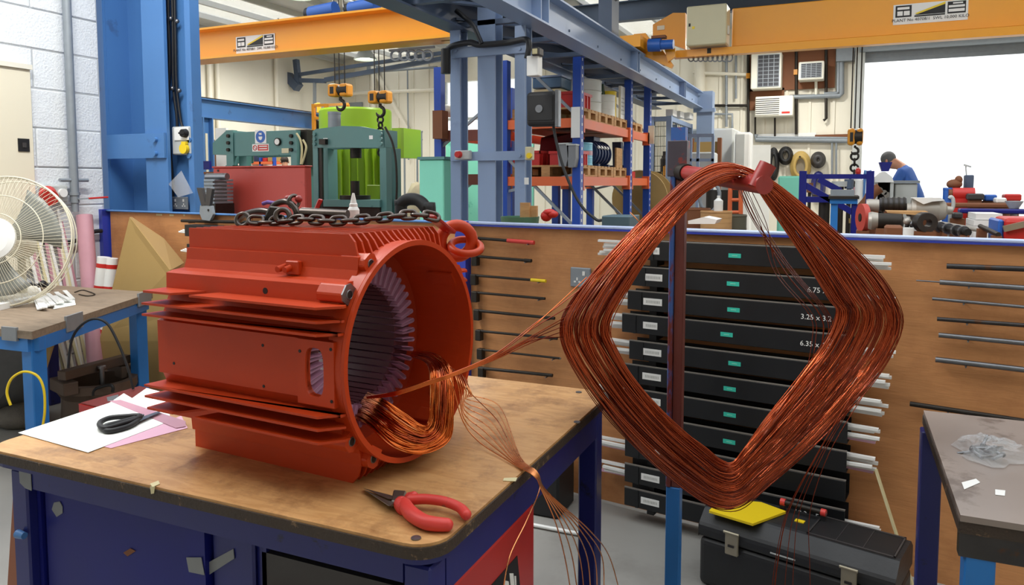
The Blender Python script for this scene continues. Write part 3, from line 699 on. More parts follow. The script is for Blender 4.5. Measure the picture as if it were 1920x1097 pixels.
# ---------------------------------------------------------------- lifting chain, shackle, bottle on the motor frame
TOPZ = MC.z + .230
CHN = thing('lifting_chain', 'greasy steel lifting chain laid along the top of the orange motor frame', 'chain', at(620, 412, y=1.30))
path = [(470, 416, 1.24), (500, 417, 1.25), (540, 414, 1.255), (570, 411, 1.26), (620, 414, 1.27), (670, 412, 1.29), (720, 408, 1.31), (760, 403, 1.33), (800, 404, 1.36), (818, 408, 1.37)]
CPt = smooth_path([V((at(x, y, y=Y).x, Y, max(TOPZ + .007, at(x, y, y=Y).z))) for x, y, Y in path], 14)
dist = [0]
for a, b in zip(CPt, CPt[1:]): dist.append(dist[-1] + (b - a).length)
def along(s):
    for i in range(len(dist) - 1):
        if dist[i + 1] >= s: f = (s - dist[i]) / (dist[i + 1] - dist[i]); return CPt[i].lerp(CPt[i + 1], f)
    return CPt[-1]
pitch = .0245; k = 0; s = .012
while s < dist[-1] - .01:
    c = along(s); d = (along(min(dist[-1], s + .008)) - along(max(0, s - .008))).normalized()
    w = V((0, 0, 1)).cross(d).normalized() if k % 2 else (V((0, 0, 1)).cross(d).normalized() * .55 + V((0, 0, 1)) * .84)
    L_ = .0115; pts = []
    for q in range(20):
        t = 2 * math.pi * q / 20; x = math.cos(t); y = math.sin(t)
        pts.append(c + d * (.0105 * x + math.copysign(.0062, x) * (abs(x) > .05)) + w * .0095 * y)
    lift = max(0, TOPZ + .0045 - min(p.z for p in pts)); pts = [p + V((0, 0, lift)) for p in pts]
    MB().tube(pts, .0042, 8, True).build('chain_link', m_chain, CHN); s += pitch; k += 1
SH = thing('chain_hook_assembly', 'heavy steel shackle, grab hook and pin bundled at the left end of the chain', 'shackle', at(540, 410, y=1.28))
def yt(x, y, Y=1.29): return at(x, y, y=Y)
MB().cyl(yt(566, 399), yt(652, 402, 1.30), .0115, .0095, 16).build('shackle_pin', m_chain, SH, bevel=.002)
MB().tube(smooth_path([yt(x, y, 1.28) for x, y in ((449, 412), (462, 402), (490, 396), (515, 402), (520, 415))], 6), .008, 8).build('shackle_bow', m_chain, SH)
MB().tube(smooth_path([yt(x, y, 1.30) for x, y in ((505, 400), (515, 384), (535, 378), (550, 386), (556, 402), (545, 412))], 6), [.007] * 31, 8).build('hook', m_chain, SH)
MB().hexa([yt(x, y, Y) for Y in (1.262, 1.272) for x, y in ((490, 418), (512, 416), (527, 388), (505, 386))]).build('hook_plate', m_iron, SH, bevel=.003)
MB().ball(yt(540, 373, 1.31), .0085).build('swivel_ball', m_arm, SH); MB().ball(yt(560, 373, 1.31), .0085).build('swivel_ball', m_arm, SH)
MB().ring(yt(551, 378, 1.31), .0135, .0042, (.9, -.2, 0), 18, 8).build('swivel_link', m_chain, SH)
MB().ring(yt(530, 405, 1.255), .014, .006, (.5, -.8, .2), 20, 8).build('chain_link', m_chain, SH)
MB().ring(yt(455, 412, 1.25), .014, .005, (.3, -.9, .3), 20, 8).build('chain_link', m_chain, SH)
MB().tube([yt(493, 382, 1.30), yt(502, 379, 1.30), yt(520, 382, 1.30)], .0045, 8).build('purple_tie', mat('purple_tie', '#6A4A9A', .6), SH)
BO = thing('glue_bottle', 'small white dropper bottle with pointed nozzle standing behind the chain', 'bottle', V((at(663, 402, y=1.40).x, 1.40, TOPZ)))
b0 = V((at(663, 402, y=1.40).x, 1.40, TOPZ))
kq = 1.5
MB().lathe([(r * kq, h * kq) for r, h in ((0, 0), (.0085, 0), (.0088, .003), (.0088, .021), (.007, .0245), (.0062, .0255))], b0, n=20).build('body', m_white, BO)
MB().lathe([(r * kq, h * kq) for r, h in ((.0062, .0255), (.0062, .030), (.005, .031), (.0018, .046), (0, .0465))], b0, n=16).build('nozzle', m_white, BO)
single('red_wedge', MB().hexa([yt(x, y, Y) for Y in (1.36, 1.375) for x, y in ((586, 398), (594, 400), (606, 374), (597, 372))]), m_red, 'small dark red wedge standing on the motor frame left of the white bottle', 'wedge', bevel=.002)
# ---------------------------------------------------------------- things hung on the partition
def hang_rod(px0, py0, px1, py1, r, m, label, handle=None, bracket=True, name='drift_bar', off=.03, nails=(.93,)):
    a, b = part_at(px0, py0, off), part_at(px1, py1, off)
    T = thing(name, label, 'bar', a, 'steel bars hung on the plywood')
    MB().cyl(a, b, r + .001, n=10).build('bar', m, T)
    if handle:
        f, hr, hm = handle; MB().cyl(a.lerp(b, f), b + (b - a).normalized() * .004, hr, n=12).build('grip', hm, T, bevel=.002)
    if bracket:
        MB().obox(a - V((0, 0, .045)) - PN * .012, PX * .03, PN * .03, (0, 0, .05)).build('bracket', m_iron, T, bevel=.002)
    for f in nails:
        c = a.lerp(b, f) - V((0, 0, r + .003)); MB().cyl(c + PN * .028, c - PN * .016, .0028, n=8).build('nail', m_steel, T)
    return T
names = ['topmost, with a red end grip', 'second from the top, plain black', 'third down, with a yellow tip', 'fourth down, under the yellow-tipped one', 'fifth down, longer and thicker', 'sixth down, crossed by copper wires', 'seventh down, with a bright bare end', 'lowest, just above the bench top']
rods = [(888, 446, 1000, 455, .006, (.58, .0095, m_grip)), (886, 480, 995, 489, .0055, (.9, .008, m_iron)), (884, 516, 1022, 527, .005, (.82, .0075, m_yellow)), (886, 548, 1022, 560, .005, None), (890, 582, 1040, 597, .006, None), (893, 620, 1045, 635, .005, None), (896, 655, 1050, 672, .004, (.75, .0042, m_steel)), (898, 690, 1036, 704, .0065, None)]
for (x0, y0, x1, y1, r, h), nm in zip(rods, names):
    hang_rod(x0, y0, x1, y1, r, m_iron, 'black bar hung right of the motor, ' + nm, h)
names = ['topmost, thick and dark', 'second, tapering to a thin point', 'third, slim and bright', 'fourth, dull grey', 'fifth, grey and straight', 'sixth, thickest', 'lowest, longest, dipping behind the bench']
rods = [(1775, 499, 1935, 505, .008, m_dsteel), (1762, 529, 1935, 541, .008, m_steel), (1748, 560, 1935, 577, .0045, m_steel), (1757, 598, 1935, 611, .006, m_dsteel), (1760, 628, 1935, 645, .0075, m_steel), (1754, 674, 1935, 695, .0085, m_steel), (1706, 757, 1935, 792, .0075, m_iron)]
for k, ((x0, y0, x1, y1, r, m), nm) in enumerate(zip(rods, names)):
    T = hang_rod(x0, y0, x1, y1, r, m, 'steel rod on the right plywood, ' + nm, None, False, nails=(.33,))
    if k == 1: MB().cyl(part_at(1718, 526, .03), part_at(1763, 529, .03), .0025, n=8).build('point', m_steel, T)
# socket outlet
def socket(p, ex, n, w, h, label, gang=1, m=m_gal):
    T = thing('wall_socket', label, 'socket', p)
    ex, n = V(ex).normalized(), V(n).normalized(); up = V((0, 0, 1))
    MB().cbox(p + n * .006, ex * w, n * .012, up * h).build('plate', m, T, bevel=.004)
    for g in range(gang):
        c = p + n * .0125 + ex * ((g - (gang - 1) / 2) * w * .52)
        s = 1 if gang == 1 else -1
        MB().cbox(c - ex * .014 * s * (gang == 1) + up * h * .04 - up * .01, ex * .007, n * .002, up * .012).build('pin_slot', m_white, T)
        for d in (-.011, .011): MB().cbox(c - ex * .014 * s * (gang == 1) + ex * d - up * h * .22, ex * .009, n * .002, up * .007).build('pin_slot', m_white, T)
        MB().cbox(c + ex * (.018 if gang == 1 else 0) + up * h * .22, ex * .012, n * .005, up * .018).build('rocker', m_white, T)
    return T
socket(part_at(1090, 520, 0), PX, -PN, .098, .086, 'grey metal single socket with white rocker on the plywood beside the coil')
# long black trays with strips
yl = [469, 519, 565, 610, 660, 706, 752, 800, 848, 897, 942]
teal = [1375, 1373, 1375, 1363, 1379, 1371, 1372, 1372, None, None, None]
lx = [1196, 1182, 1176, 1166, 1180, 1171, 1172, 1174, 1174, 1174, 1174]
ordn = ['top', 'second', 'third', 'fourth', 'fifth', 'sixth', 'seventh', 'eighth', 'ninth', 'tenth', 'bottom']
hand = {1: '6.75 x', 2: '3.25 x 3.2', 3: '6.35 x 3.2', 9: '10.3 x 5.1', 10: '11 x 6.5'}
def trim_pt(px, z, off=.1):
    p = part_at(px, 600, off); return V((p.x, p.y, z))
m_hand = m_white
for i, y in enumerate(yl):
    z = part_at(1228, y, .1).z - .004
    lab = {1: 'marked 6.75', 2: 'marked 3.25 x 3.2', 3: 'marked 6.35 x 3.2'}.get(i, 'unmarked' if i < 8 else 'half hidden')
    a = trim_pt(lx[i], z); b = trim_pt(1596, z); L = (b - a).length
    T = thing('strip_tray', 'long black plastic tray, %s of the column of eleven on the plywood' % ordn[i], 'tray', a, 'black trays of insulation strips')
    o = a - V((0, 0, .037))
    MB().obox(o, PX * L, PN * .004, (0, 0, .074)).build('front_wall', m_tray, T, bevel=.002)
    MB().obox(o + PN * .004, PX * L, PN * .080, (0, 0, .005)).build('floor_plate', m_tray, T)
    MB().obox(o + PN * .084, PX * L, PN * .004, (0, 0, .074)).build('rear_wall', m_tray, T)
    MB().obox(o + V((0, 0, .0742)), PX * L, PN * .009, (0, 0, .004)).build('grey_lip', m_traytop, T)  # paler grey strip along the tray's top edge
    MB().obox(o + PX * .05 - PN * .003, PX * .012, PN * .003, (0, 0, .074)).build('seam', m_tray, T)
    MB().obox(trim_pt(1214, z - .062) + PN * .02, PX * .03, PN * .078, (0, 0, .025)).build('support', m_black, T)
    if i < 9 or True:
        w = .078 if i != 3 else .06
        c = trim_pt(1206 if i else 1200, z); MB().obox(c - PN * .0015 - V((0, 0, .013)), PX * w, PN * .0015, (0, 0, .027)).build('label_plate', m_white, T)
        for k in range(9):
            MB().obox(c - PN * .0021 + PX * (.012 + k * w * .085) - V((0, 0, .005)), PX * (w * .05), PN * .0006, (0, 0, .011)).build('label_print', m_label, T)
    if teal[i]:
        c = trim_pt(teal[i], z - .002); MB().obox(c - PN * .0015 - PX * .023 - V((0, 0, .008)), PX * .046, PN * .0015, (0, 0, .016)).build('teal_tag', m_teal, T)
        MB().obox(c - PN * .0021 - PX * .010 - V((0, 0, .0015)), PX * .02, PN * .0006, (0, 0, .003)).build('tag_print', m_mint, T)
    if i in hand: text('chalk_marking', hand[i], .026, trim_pt((1530 if i < 4 else 1528), z - .004) - PN * .0012, PX, (0, 0, 1), m_white, T)
# white strips poking out of the trays: (tray, side, px reach, count, pink)
ends = [(0, 0, 1128, 6), (2, 0, 1154, 5), (3, 0, 1141, 6), (4, 0, 1140, 6), (6, 0, 1124, 6), (8, 0, 1110, 4), (9, 0, 1132, 5), (0, 1, 1660, 5), (1, 1, 1672, 2), (3, 1, 1676, 3), (4, 1, 1670, 5), (5, 1, 1664, 6), (6, 1, 1654, 6), (7, 1, 1652, 6), (9, 1, 1668, 3), (10, 1, 1662, 7)]
for i, side, px, cnt in ends:
    z = part_at(1228, yl[i], .1).z - .036
    xin = lx[i] + 30 if side == 0 else 1570
    T = thing('insulation_strips', 'white insulation strips poking from the %s end of the %s tray' % ('socket' if side == 0 else 'far right', ordn[i]), 'strips', trim_pt(xin, z, .07), 'white strips in the black trays')
    for k in range(cnt):
        o = .055 + .014 * (k % 3) + RND.uniform(-.004, .004)
        a = trim_pt(xin, z + .006 + k * .0108, o); b = trim_pt(px + RND.uniform(-8, 8), z + .006 + k * .0108 + RND.uniform(-.003, .003), o)
        MB().bar(a, b, .016, .0092, (0, 0, 1)).build('strip', m_pinkpaper if (i in (6, 7, 8, 9) and k == 0) else m_white, T)
for k, (x0, y0) in enumerate(((346, 432), (350, 468))):           # two more trays half hidden behind the motor
    a = part_at(x0, y0, .1); T = thing('strip_tray', ('upper' if k == 0 else 'lower') + ' black tray on the plywood, peeping out behind the top left of the motor', 'tray', a, 'black trays of insulation strips')
    MB().obox(a - V((0, 0, .035)), PX * 1.0, PN * .08, (0, 0, .07)).build('body', m_tray, T, bevel=.002)
    for q in range(3): MB().cyl(a + PX * .05 + V((0, 0, -.02 + .006 * q)) + PN * .03, a - PX * (.10 - .02 * q) + V((0, 0, -.014 + .006 * q)) + PN * .03, .006, n=8).build('strip', m_white, T)
hang_rod(341, 414, 520, 418, .009, m_iron, 'long black bar hung high on the plywood behind the motor and chain', None, False, nails=(.1,))
for px0, px1, y in ((293, 316, 402), (318, 334, 403), (344, 350, 403)):
    single('tape_remnant', MB().obox(part_at(px0, y + 2, .0008), PX * ((px1 - px0) * .0028), PN * -.001, (0, 0, .011)), m_masking, 'piece of old masking tape on the left plywood beside the spring clamp', 'tape', 'tape remnants on the plywood')
# spring clamp on the top rail
c = part_at(395, 398, .02); SP = thing('spring_clamp', 'black-handled spring clamp gripping the top rail of the plywood screen', 'clamp', c)
def pc(px, py, o=.03): return part_at(px, py, o)
for xs in (((374, 352), (383, 352), (391, 384), (383, 386)), ((393, 352), (403, 354), (398, 386), (390, 384))):
    MB().prism([pc(*p) for p in xs], -PN * .02).build('handle', m_dgrey, SP, bevel=.003)
MB().prism([pc(x, y) for x, y in ((380, 385), (401, 386), (404, 402), (398, 414), (384, 412), (379, 400))], -PN * .018).build('jaw', m_gal, SP, bevel=.003)
p = pc(390, 394, .052); MB().cyl(p, p + PN * .005, .007, n=12).build('pivot', m_iron, SP)
# ---------------------------------------------------------------- toolbox on the floor
a = math.radians(-14.7); TM = Matrix.Translation((-.425, 2.56, 0)) @ Matrix.Rotation(a, 4, 'Z')
TB = thing('toolbox', 'black plastic toolbox with yellow lid panel and metal latches, on the floor below the coil', 'toolbox', M=TM)
TL_, TD, THt = .62, .24, .17
def tb(): return MB(TM)
tb().box((0, 0, 0), (TL_, TD, THt)).build('body', m_toolbox, TB, bevel=.02, seg=3)
tb().prism([(0, -.004, THt + .004), (0, TD + .004, THt + .004), (0, TD + .004, .235), (0, TD - .03, .262), (0, .05, .262), (0, -.004, .215)], (TL_, 0, 0)).build('lid', m_toolbox, TB, bevel=.012, seg=2)
tb().box((.345, .055, .258), (.35, TD - .02, .266)).box((.6, .055, .258), (.605, TD - .02, .266)).box((.345, .055, .258), (.605, .062, .266)).box((.345, TD - .03, .258), (.605, TD - .022, .266)).build('compartment_rim', m_dgrey, TB)
tb().box((.352, .063, .2615), (.598, TD - .031, .2635)).build('clear_cover', m_black, TB)
for k in range(2): tb().box((.352 + .08 * (k + 1), .063, .2636), (.354 + .08 * (k + 1), TD - .031, .265)).build('divider', m_dgrey, TB)
tb().prism([(.035, .0, .2635), (.19, -.004, .2635), (.245, .16, .2635), (.15, .18, .2635), (.03, .12, .2635)], (0, 0, .008)).build('yellow_panel', m_yellow, TB, bevel=.003)
tb().cyl((.225, .185, .29), (.36, .185, .29), .009, n=12).build('handle', m_iron, TB)
for x in (.225, .36): tb().cyl((x - .008, .185, .29), (x + .008, .185, .29), .0125, n=12).build('handle_cap', m_grip, TB); tb().box((x - .008, .178, .258), (x + .008, .192, .29)).build('handle_mount', m_toolbox, TB)
tb().box((.285, .12, .262), (.315, .14, .265)).build('yellow_badge', m_yellow, TB)
for x in (.1, .47):
    L_ = tb().box((x, -.016, .145), (x + .045, -.002, .222)).build('latch', m_latch, TB, bevel=.003)
    tb().box((x + .012, -.02, .175), (x + .033, -.016, .182)).build('latch_slot', m_dsteel, L_)
    tb().cyl((x - .004, -.016, .222), (x + .049, -.016, .222), .005, n=8).build('latch_hinge', m_latch, L_)
tb().box((.25, -.006, .19), (.33, -.003, .194)).build('maker_relief', m_lgrey, TB)
# ---------------------------------------------------------------- right bench with the bag of bolts
zb = .78; xb0, yb0, yb1 = .215, 1.56, 2.26
RB = thing('side_bench', 'steel-topped bench on blue legs at the right edge, holding a clear bag', 'workbench', (xb0 + .3, 1.9, 0))
m_oldsteel = mat('old_steel_top', '#8D8078', .42, var=.2, scale=6, col2='#6B5E56', amt=.42, s2=5, coat=.2)
MB().box((xb0, yb0, zb - .012), (xb0 + 1.1, yb1, zb)).build('top_sheet', m_oldsteel, RB)
MB().box((xb0 - .002, yb0 + .002, zb - .035), (xb0 + 1.1, yb1, zb - .0125)).build('edge_board', m_edge, RB)
MB().box((xb0 + .0, yb0 + .004, zb - .08), (xb0 + 1.1, yb0 + .03, zb - .0355)).build('apron_rail', m_dsteel, RB)
for x, y, m in ((xb0 + .01, yb0 + .005, m_bluebench), (xb0 - .01, yb1 - .08, m_navy2)): MB().box((x, y, 0), (x + .05, y + .05, zb - .036)).build('leg', m, RB, bevel=.003)
MB().box((xb0 + .02, yb0 + .06, zb - .09), (xb0 + .05, yb1 - .08, zb - .036)).build('side_rail', m_navy2, RB)
BG = thing('bag_of_bolts', 'clear plastic bag of small steel bolts lying on the side bench', 'bag', at(1858, 860, z=zb))
bc = at(1858, 852, z=zb)
mb = MB(); nu, nv = 22, 12; vs = []
for j in range(nv + 1):
    for i in range(nu):
        t = 2 * math.pi * i / nu; r = j / nv; rr = r * (1 + .18 * math.sin(3 * t + 1) + .1 * math.sin(7 * t))
        vs.append(bc + V((.075 * rr * math.cos(t), .085 * rr * math.sin(t), .003 + .034 * (1 - r ** 2) + (RND.uniform(-.006, .006) if 0 < r < 1 else 0))))
mb.add(vs, [(j * nu + i, j * nu + (i + 1) % nu, (j + 1) * nu + (i + 1) % nu, (j + 1) * nu + i) for j in range(nv) for i in range(nu)], False)
mb.build('bag_film', m_bag, BG)
for k in range(16):
    p = bc + V((RND.uniform(-.04, .035), RND.uniform(-.045, .02), .008 + RND.uniform(0, .012))); d = V((RND.uniform(-1, 1), RND.uniform(-1, 1), RND.uniform(-.2, .2))).normalized()
    MB().cyl(p, p + d * .035, .0035, n=8).cyl(p, p - d * .005, .006, n=6).build('bolt', m_steel, BG)
for pts in (((1803, 905), (1830, 898), (1838, 905), (1808, 918)), ((1866, 918), (1885, 920), (1884, 930), (1866, 928))):
    single('paper_scrap', MB().prism([at(x, y, z=zb + .0006) for x, y in pts], (0, 0, .0006)), m_white, '%s white paper scrap on the side bench before the bag' % ('skewed' if pts[0][0] < 1850 else 'small square'), 'paper')
b0 = at(1640, 845, y=2.72); b1 = V((b0.x + .22, 2.66, .02))
single('thin_batten', MB().bar(part_at(1642, 880, .08), part_at(1712, 1100, .12), .012, .006), m_masking, 'thin pale batten leaning against the plywood right of the black trays', 'batten')
# small black case under the bench's right end by the plywood
q0 = at(1047, 976, z=0); kx, ky, kz = q0.x, q0.y, at(1047, 880, y=q0.y).z
TBk = thing('black_crate', 'small black crate on the floor by the plywood, seen past the workbench leg', 'crate', (kx - .1, ky + .1, 0))
MB().box((kx - .22, ky, 0), (kx, ky + .2, kz - .02)).build('body', m_black, TBk, bevel=.01); MB().box((kx - .225, ky - .005, kz - .02), (kx + .005, ky + .205, kz)).build('lid', m_dgrey, TBk, bevel=.006); MB().box((kx - .14, ky + .05, kz), (kx - .05, ky + .07, kz + .02)).build('handle', m_dgrey, TBk)
# ---------------------------------------------------------------- bench in the left corner
zl = .75
A, B, C_, D_ = V((-3.205, 2.086, 0)), V((-3.724, 3.152, 0)), V((-4.62, 3.12, 0)), V((-4.10, 2.02, 0))
LB = thing('corner_bench', 'scruffy wooden bench on blue legs in the corner by the white wall', 'workbench', (A + C_) / 2)
MB().prism([p + V((0, 0, zl - .035)) for p in (A, B, C_, D_)], (0, 0, .035)).build('top_board', m_oldtop, LB, bevel=.004)
def inset(p, f=.05): c = (A + C_) / 2; return p + (c - p).normalized() * f
for p, m in ((A, m_bluebench), (B, m_bluebench), (C_, m_navy2), (D_, m_bluebench)):
    q = inset(p, .09); MB().box((q.x - .035, q.y - .035, 0), (q.x + .035, q.y + .035, zl - .035)).build('leg', m, LB, bevel=.004)
for p, q in ((A, B), (A, D_), (B, C_)):
    p, q = inset(p, .05), inset(q, .05); MB().bar(p + V((0, 0, zl - .065)), q + V((0, 0, zl - .065)), .05, .06, (0, 0, 1)).build('apron_rail', m_bluebench, LB)
MB().bar(A.lerp(B, .22) + V((0, 0, zl - .018)) , A.lerp(B, .34) + V((0, 0, zl - .018)), .012, .075, (0, 0, 1)).build('tape_wrap', m_greytape, LB)
MB().bar(A.lerp(B, .84) + V((0, 0, zl - .018)), A.lerp(B, .97) + V((0, 0, zl - .018)), .012, .075, (0, 0, 1)).build('tape_wrap', m_greytape, LB)
MB().bar(A.lerp(D_, .1) + V((0, 0, zl - .018)), A.lerp(D_, .2) + V((0, 0, zl - .018)), .012, .06, (0, 0, 1)).build('tape_wrap', m_greytape, LB)
# desk fan
fc = at(4, 452, d=3.9); FK = 3.9 / 3.38; tocam = (CAM - fc).normalized(); side = V((0, 0, 1)).cross(tocam).normalized()
fn = (tocam * .86 - side * .46 + V((0, 0, .16))).normalized()
fu = V((0, 0, 1)).cross(fn).normalized(); fv = fn.cross(fu)
FN = thing('desk_fan', 'large old cream wire-cage fan standing on the corner bench', 'fan', V((fc.x, fc.y, zl)))
FR = .298
def fp(r, t, h): return fc + (fu * r * math.cos(t) + fv * r * math.sin(t) + fn * h) * FK
m_cage = mat('cage_cream', '#D9D2BC', .4, var=.1)
for r, h, w in ((FR, 0, .0045), (FR, -.02, .0045), (.2, .052, .003), (.115, .07, .003), (FR * .97, -.07, .003)):
    MB().tube([fp(r, 2 * math.pi * k / 56, h) for k in range(56)], w, 6, True).build('cage_ring', m_cage, FN)
mb = MB()
for k in range(100):
    t = 2 * math.pi * k / 100
    mb.tube([fp(.095, t, .073), fp(.15, t + .03, .066), fp(.22, t + .06, .047), fp(.27, t + .08, .024), fp(FR, t + .09, 0)], .0011, 4)
    if k % 2: mb.tube([fp(FR, t, 0), fp(FR * .96, t, -.06), fp(.15, t, -.1), fp(.07, t, -.105)], .0011, 4)
o = mb.build('cage_wires', m_cage, FN); o['kind'] = 'stuff'
MB().lathe([(r * FK, h * FK) for r, h in ((0, .086), (.07, .084), (.094, .076), (.096, .066), (.07, .06))], fc, fn, 32).build('hub_badge', m_white, FN)
m_blade = mat('blade_grey', '#8A8C86', .4, var=.05)
for k in range(3):
    vs = []; t0 = 2.1 * k + .5
    for i in range(9):
        for j in range(5):
            r = .05 + .205 * i / 8; t = t0 + (j / 4 - .5) * (.75 + .55 * i / 8); vs.append(fp(r, t, .008 + .035 * (j / 4 - .5)))
    mb = MB(); mb.add(vs, [(i * 5 + j, i * 5 + j + 1, (i + 1) * 5 + j + 1, (i + 1) * 5 + j) for i in range(8) for j in range(4)], True); b = mb.build('blade', m_blade, FN)
    md = b.modifiers.new('thick', 'SOLIDIFY'); md.thickness = .002
MB().lathe([(0, .04), (.04, .035), (.045, -.02), (.07, -.1), (.075, -.2), (.05, -.23), (0, -.235)], fc, fn, 28).build('motor_housing', m_cage, FN)
fb = fc - fn * .18; MB().cyl(V((fb.x, fb.y, zl + .02)), V((fb.x, fb.y, fb.z - .05)), .02, n=14).build('stand_pole', m_cage, FN)
MB().lathe([(0, .04), (.03, .036), (.12, .018), (.14, .006), (.14, 0), (0, 0)], (fb.x, fb.y, zl), n=32).build('base', m_cage, FN)
# things on the corner bench
def lt(px, py, h=0): return at(px, py, z=zl + h)
WT = thing('white_tray', 'shallow white plastic box with a stepped lid at the left of the corner bench', 'box', lt(35, 570))
MB().prism([lt(x, y, .001) for x, y in ((-30, 572), (-12, 585), (80, 563), (76, 549), (10, 546))], (0, 0, .03)).build('body', m_white, WT, bevel=.004)
MB().prism([lt(x, y, .0312) for x, y in ((-30, 560), (-10, 568), (74, 551), (70, 541), (8, 536))], (0, 0, .014)).build('lid', m_ac, WT, bevel=.003)
for k in range(13):
    p = lt(74 + k * 5.2, 580 - k * 1.6, .008 + .006 * (k % 3)); q = lt(66 + k * 4.6 - (k % 4) * 2, 556 - k * .9 + (k % 3) * 3, .02 + .006 * (k % 2))
    single('paper_sleeve', MB().bar(p, q, .022, .006, (0, 0, 1)), m_white, 'white paper sleeve in the loose fan of sleeves on the corner bench', 'sleeve', 'white sleeves on the corner bench')
single('sleeve_sheet', MB().prism([lt(x, y, .001) for x, y in ((100, 580), (142, 572), (140, 563), (104, 566))], (0, 0, .002)), m_paper, 'flat pale card under the right end of the white sleeves', 'card')
KN = thing('knob_strip', 'row of black round knobs on a stick lying at the rear of the corner bench', 'knobs', lt(75, 540))
for k, (x, y, r) in enumerate(((46, 537, .02), (57, 535, .022), (68, 537, .022), (80, 533, .03), (92, 536, .026))): MB().ball(lt(x, y, .02), r * .8, 12, 8).build('knob', m_black, KN)
MB().bar(lt(12, 540, .012), lt(98, 542, .012), .02, .014, (0, 0, 1)).build('stick', m_oldtop, KN)
single('wire_offcut', MB().tube(smooth_path([lt(x, y, .004) for x, y in ((140, 548), (155, 544), (170, 548), (178, 552), (165, 555), (148, 552))], 5), .003, 6), m_iron, 'curl of dark wire on the bare middle of the corner bench', 'wire')
# leaning stock against the white wall
for k in range(14):
    x = 62 + k * 5.5; top = (x - 18 + RND.uniform(-4, 6), 405 + RND.uniform(-25, 55)); bot = (x + 14, 560)
    a, b = at(bot[0], bot[1], x=WX + .09), at(top[0], top[1], x=WX + .035)
    b0 = a + (a - b) * ((a.z - .01) / max(.05, (b.z - a.z))); b0.x = min(b0.x, WX + .25)
    single('leaning_strip', MB().bar(b0, b, .018, .008, (1, 0, 0)), (m_white, m_pink, m_cream, m_masking)[k % 4], 'thin strip leaning on the white wall behind the fan, one of a bunch', 'strip', 'strips leaning behind the fan')
p1 = at(158, 404, x=WX + .1); p0 = V((WX + .3, p1.y - .02, .01)); p0 = at(176, 640, x=WX + .28)
p0 = p1 + (p0 - p1) * ((p1.z - .01) / (p1.z - p0.z))
single('film_roll', MB().cyl(p0, p1, .05, n=24).cyl(p1 + (p1 - p0).normalized() * -.002, p1 + (p1 - p0).normalized() * .0005, .03, n=16), m_pink, 'tall roll of shiny pink film leaning in the corner by the pipe', 'roll')
for k, (xt, yt_, xb, yb, lab) in enumerate(((195, 482, 170, 715, 'left'), (209, 484, 190, 715, 'right'))):
    t = at(xt, yt_, y=3.36 + .03 * k); b = at(xb, yb, y=3.30 + .03 * k); b = t + (b - t) * ((t.z - .01) / (t.z - b.z))
    T = thing('film_tube', 'white wrapped tube with red tape bands by the cardboard, %s of the pair' % lab, 'tube', b, 'white taped tubes')
    MB().cyl(b, t, .04, n=20).build('tube', m_white, T)
    for f in (.985 - .06, .985 - .22, .45): MB().cyl(b.lerp(t, f), b.lerp(t, f + .03), .0408, n=20, cap=False).build('tape_band', m_redtape, T)
CD = thing('cardboard_sheet', 'tall folded brown cardboard coming to a point in front of the plywood', 'cardboard', at(250, 620, y=3.36))
def cdp(x, y, Y): return at(x, y, y=Y)
ap = cdp(243, 407, 3.38); bl_ = cdp(186, 640, 3.30); br_ = cdp(330, 640, 3.26); f1 = cdp(318, 506, 3.28); 
def tofloor(p, q): return p + (q - p) * (p.z / (p.z - q.z))
bl2 = V((bl_.x - .1, bl_.y, .0)); br2 = V((br_.x + .05, br_.y, 0))
MB().prism([ap, bl_, bl2, br2, br_, f1], (0, .006, 0)).build('front_flap', m_card, CD)
MB().prism([ap + V((0, .008, 0)), f1 + V((0, .004, 0)), cdp(331, 504, 3.34), cdp(343, 493, 3.40), cdp(305, 447, 3.41)], (.004, .006, 0)).build('folded_flap', mat('cardboard_inner', '#97794C', .85, var=.06), CD)
# under the corner bench
m_rust = mat('rusty_steel', '#5F4F44', .6, metal=.5, var=.3, scale=12)
SB = MB(); a, b = at(115, 705, z=.36), at(238, 672, z=.36)
SB.bar(a, b, .06, .05, (0, 0, 1)); single('steel_channel', SB, m_rust, 'long rusty steel channel resting across the pump body under the corner bench', 'channel', bevel=.003)
for x, y, nm in ((126, 726, 'near'), (232, 694, 'far')):
    p = at(x, y, z=.29); single('box_section', MB().bar(p + V((-.14, .04, 0)), p + V((.06, -.02, 0)), .075, .07, (0, 0, 1)), m_rust, 'short square steel tube stub under the %s end of the rusty channel' % nm, 'tube', bevel=.004)
DM = thing('pump_body', 'rusty round pump body with a loop handle under the corner bench', 'pump', at(183, 740, z=.1))
dc = at(183, 718, z=.26); dc.z = 0
MB().lathe([(0, .02), (.17, .02), (.19, .05), (.18, .2), (.205, .24), (.205, .285), (.165, .285), (.16, .1), (0, .1)], dc, n=36).build('body', m_rust, DM)
MB().tube(smooth_path([at(x, y, d=(dc - CAM).dot(FW) - .2) for x, y in ((175, 742), (176, 733), (184, 727), (205, 722), (212, 727), (211, 735))], 5), .009, 8).build('handle', m_black, DM)
p = at(191, 700, z=.33); MB().cyl(p - V((0, 0, .06)), p + V((0, 0, .03)), .014, n=12).cyl(p + V((0, 0, .03)), p + V((0, 0, .042)), .024, n=6).build('bolt', m_steel, DM)
RBX = thing('red_box', 'low red painted steel box on the floor between the two benches', 'box', at(215, 760, z=.3))
P = [at(x, y, z=.42) for x, y in ((146, 757), (290, 790), (330, 740), (262, 724))]
MB().prism([V((p.x, p.y, 0)) for p in P], (0, 0, .418)).build('body', m_red, RBX, bevel=.006)
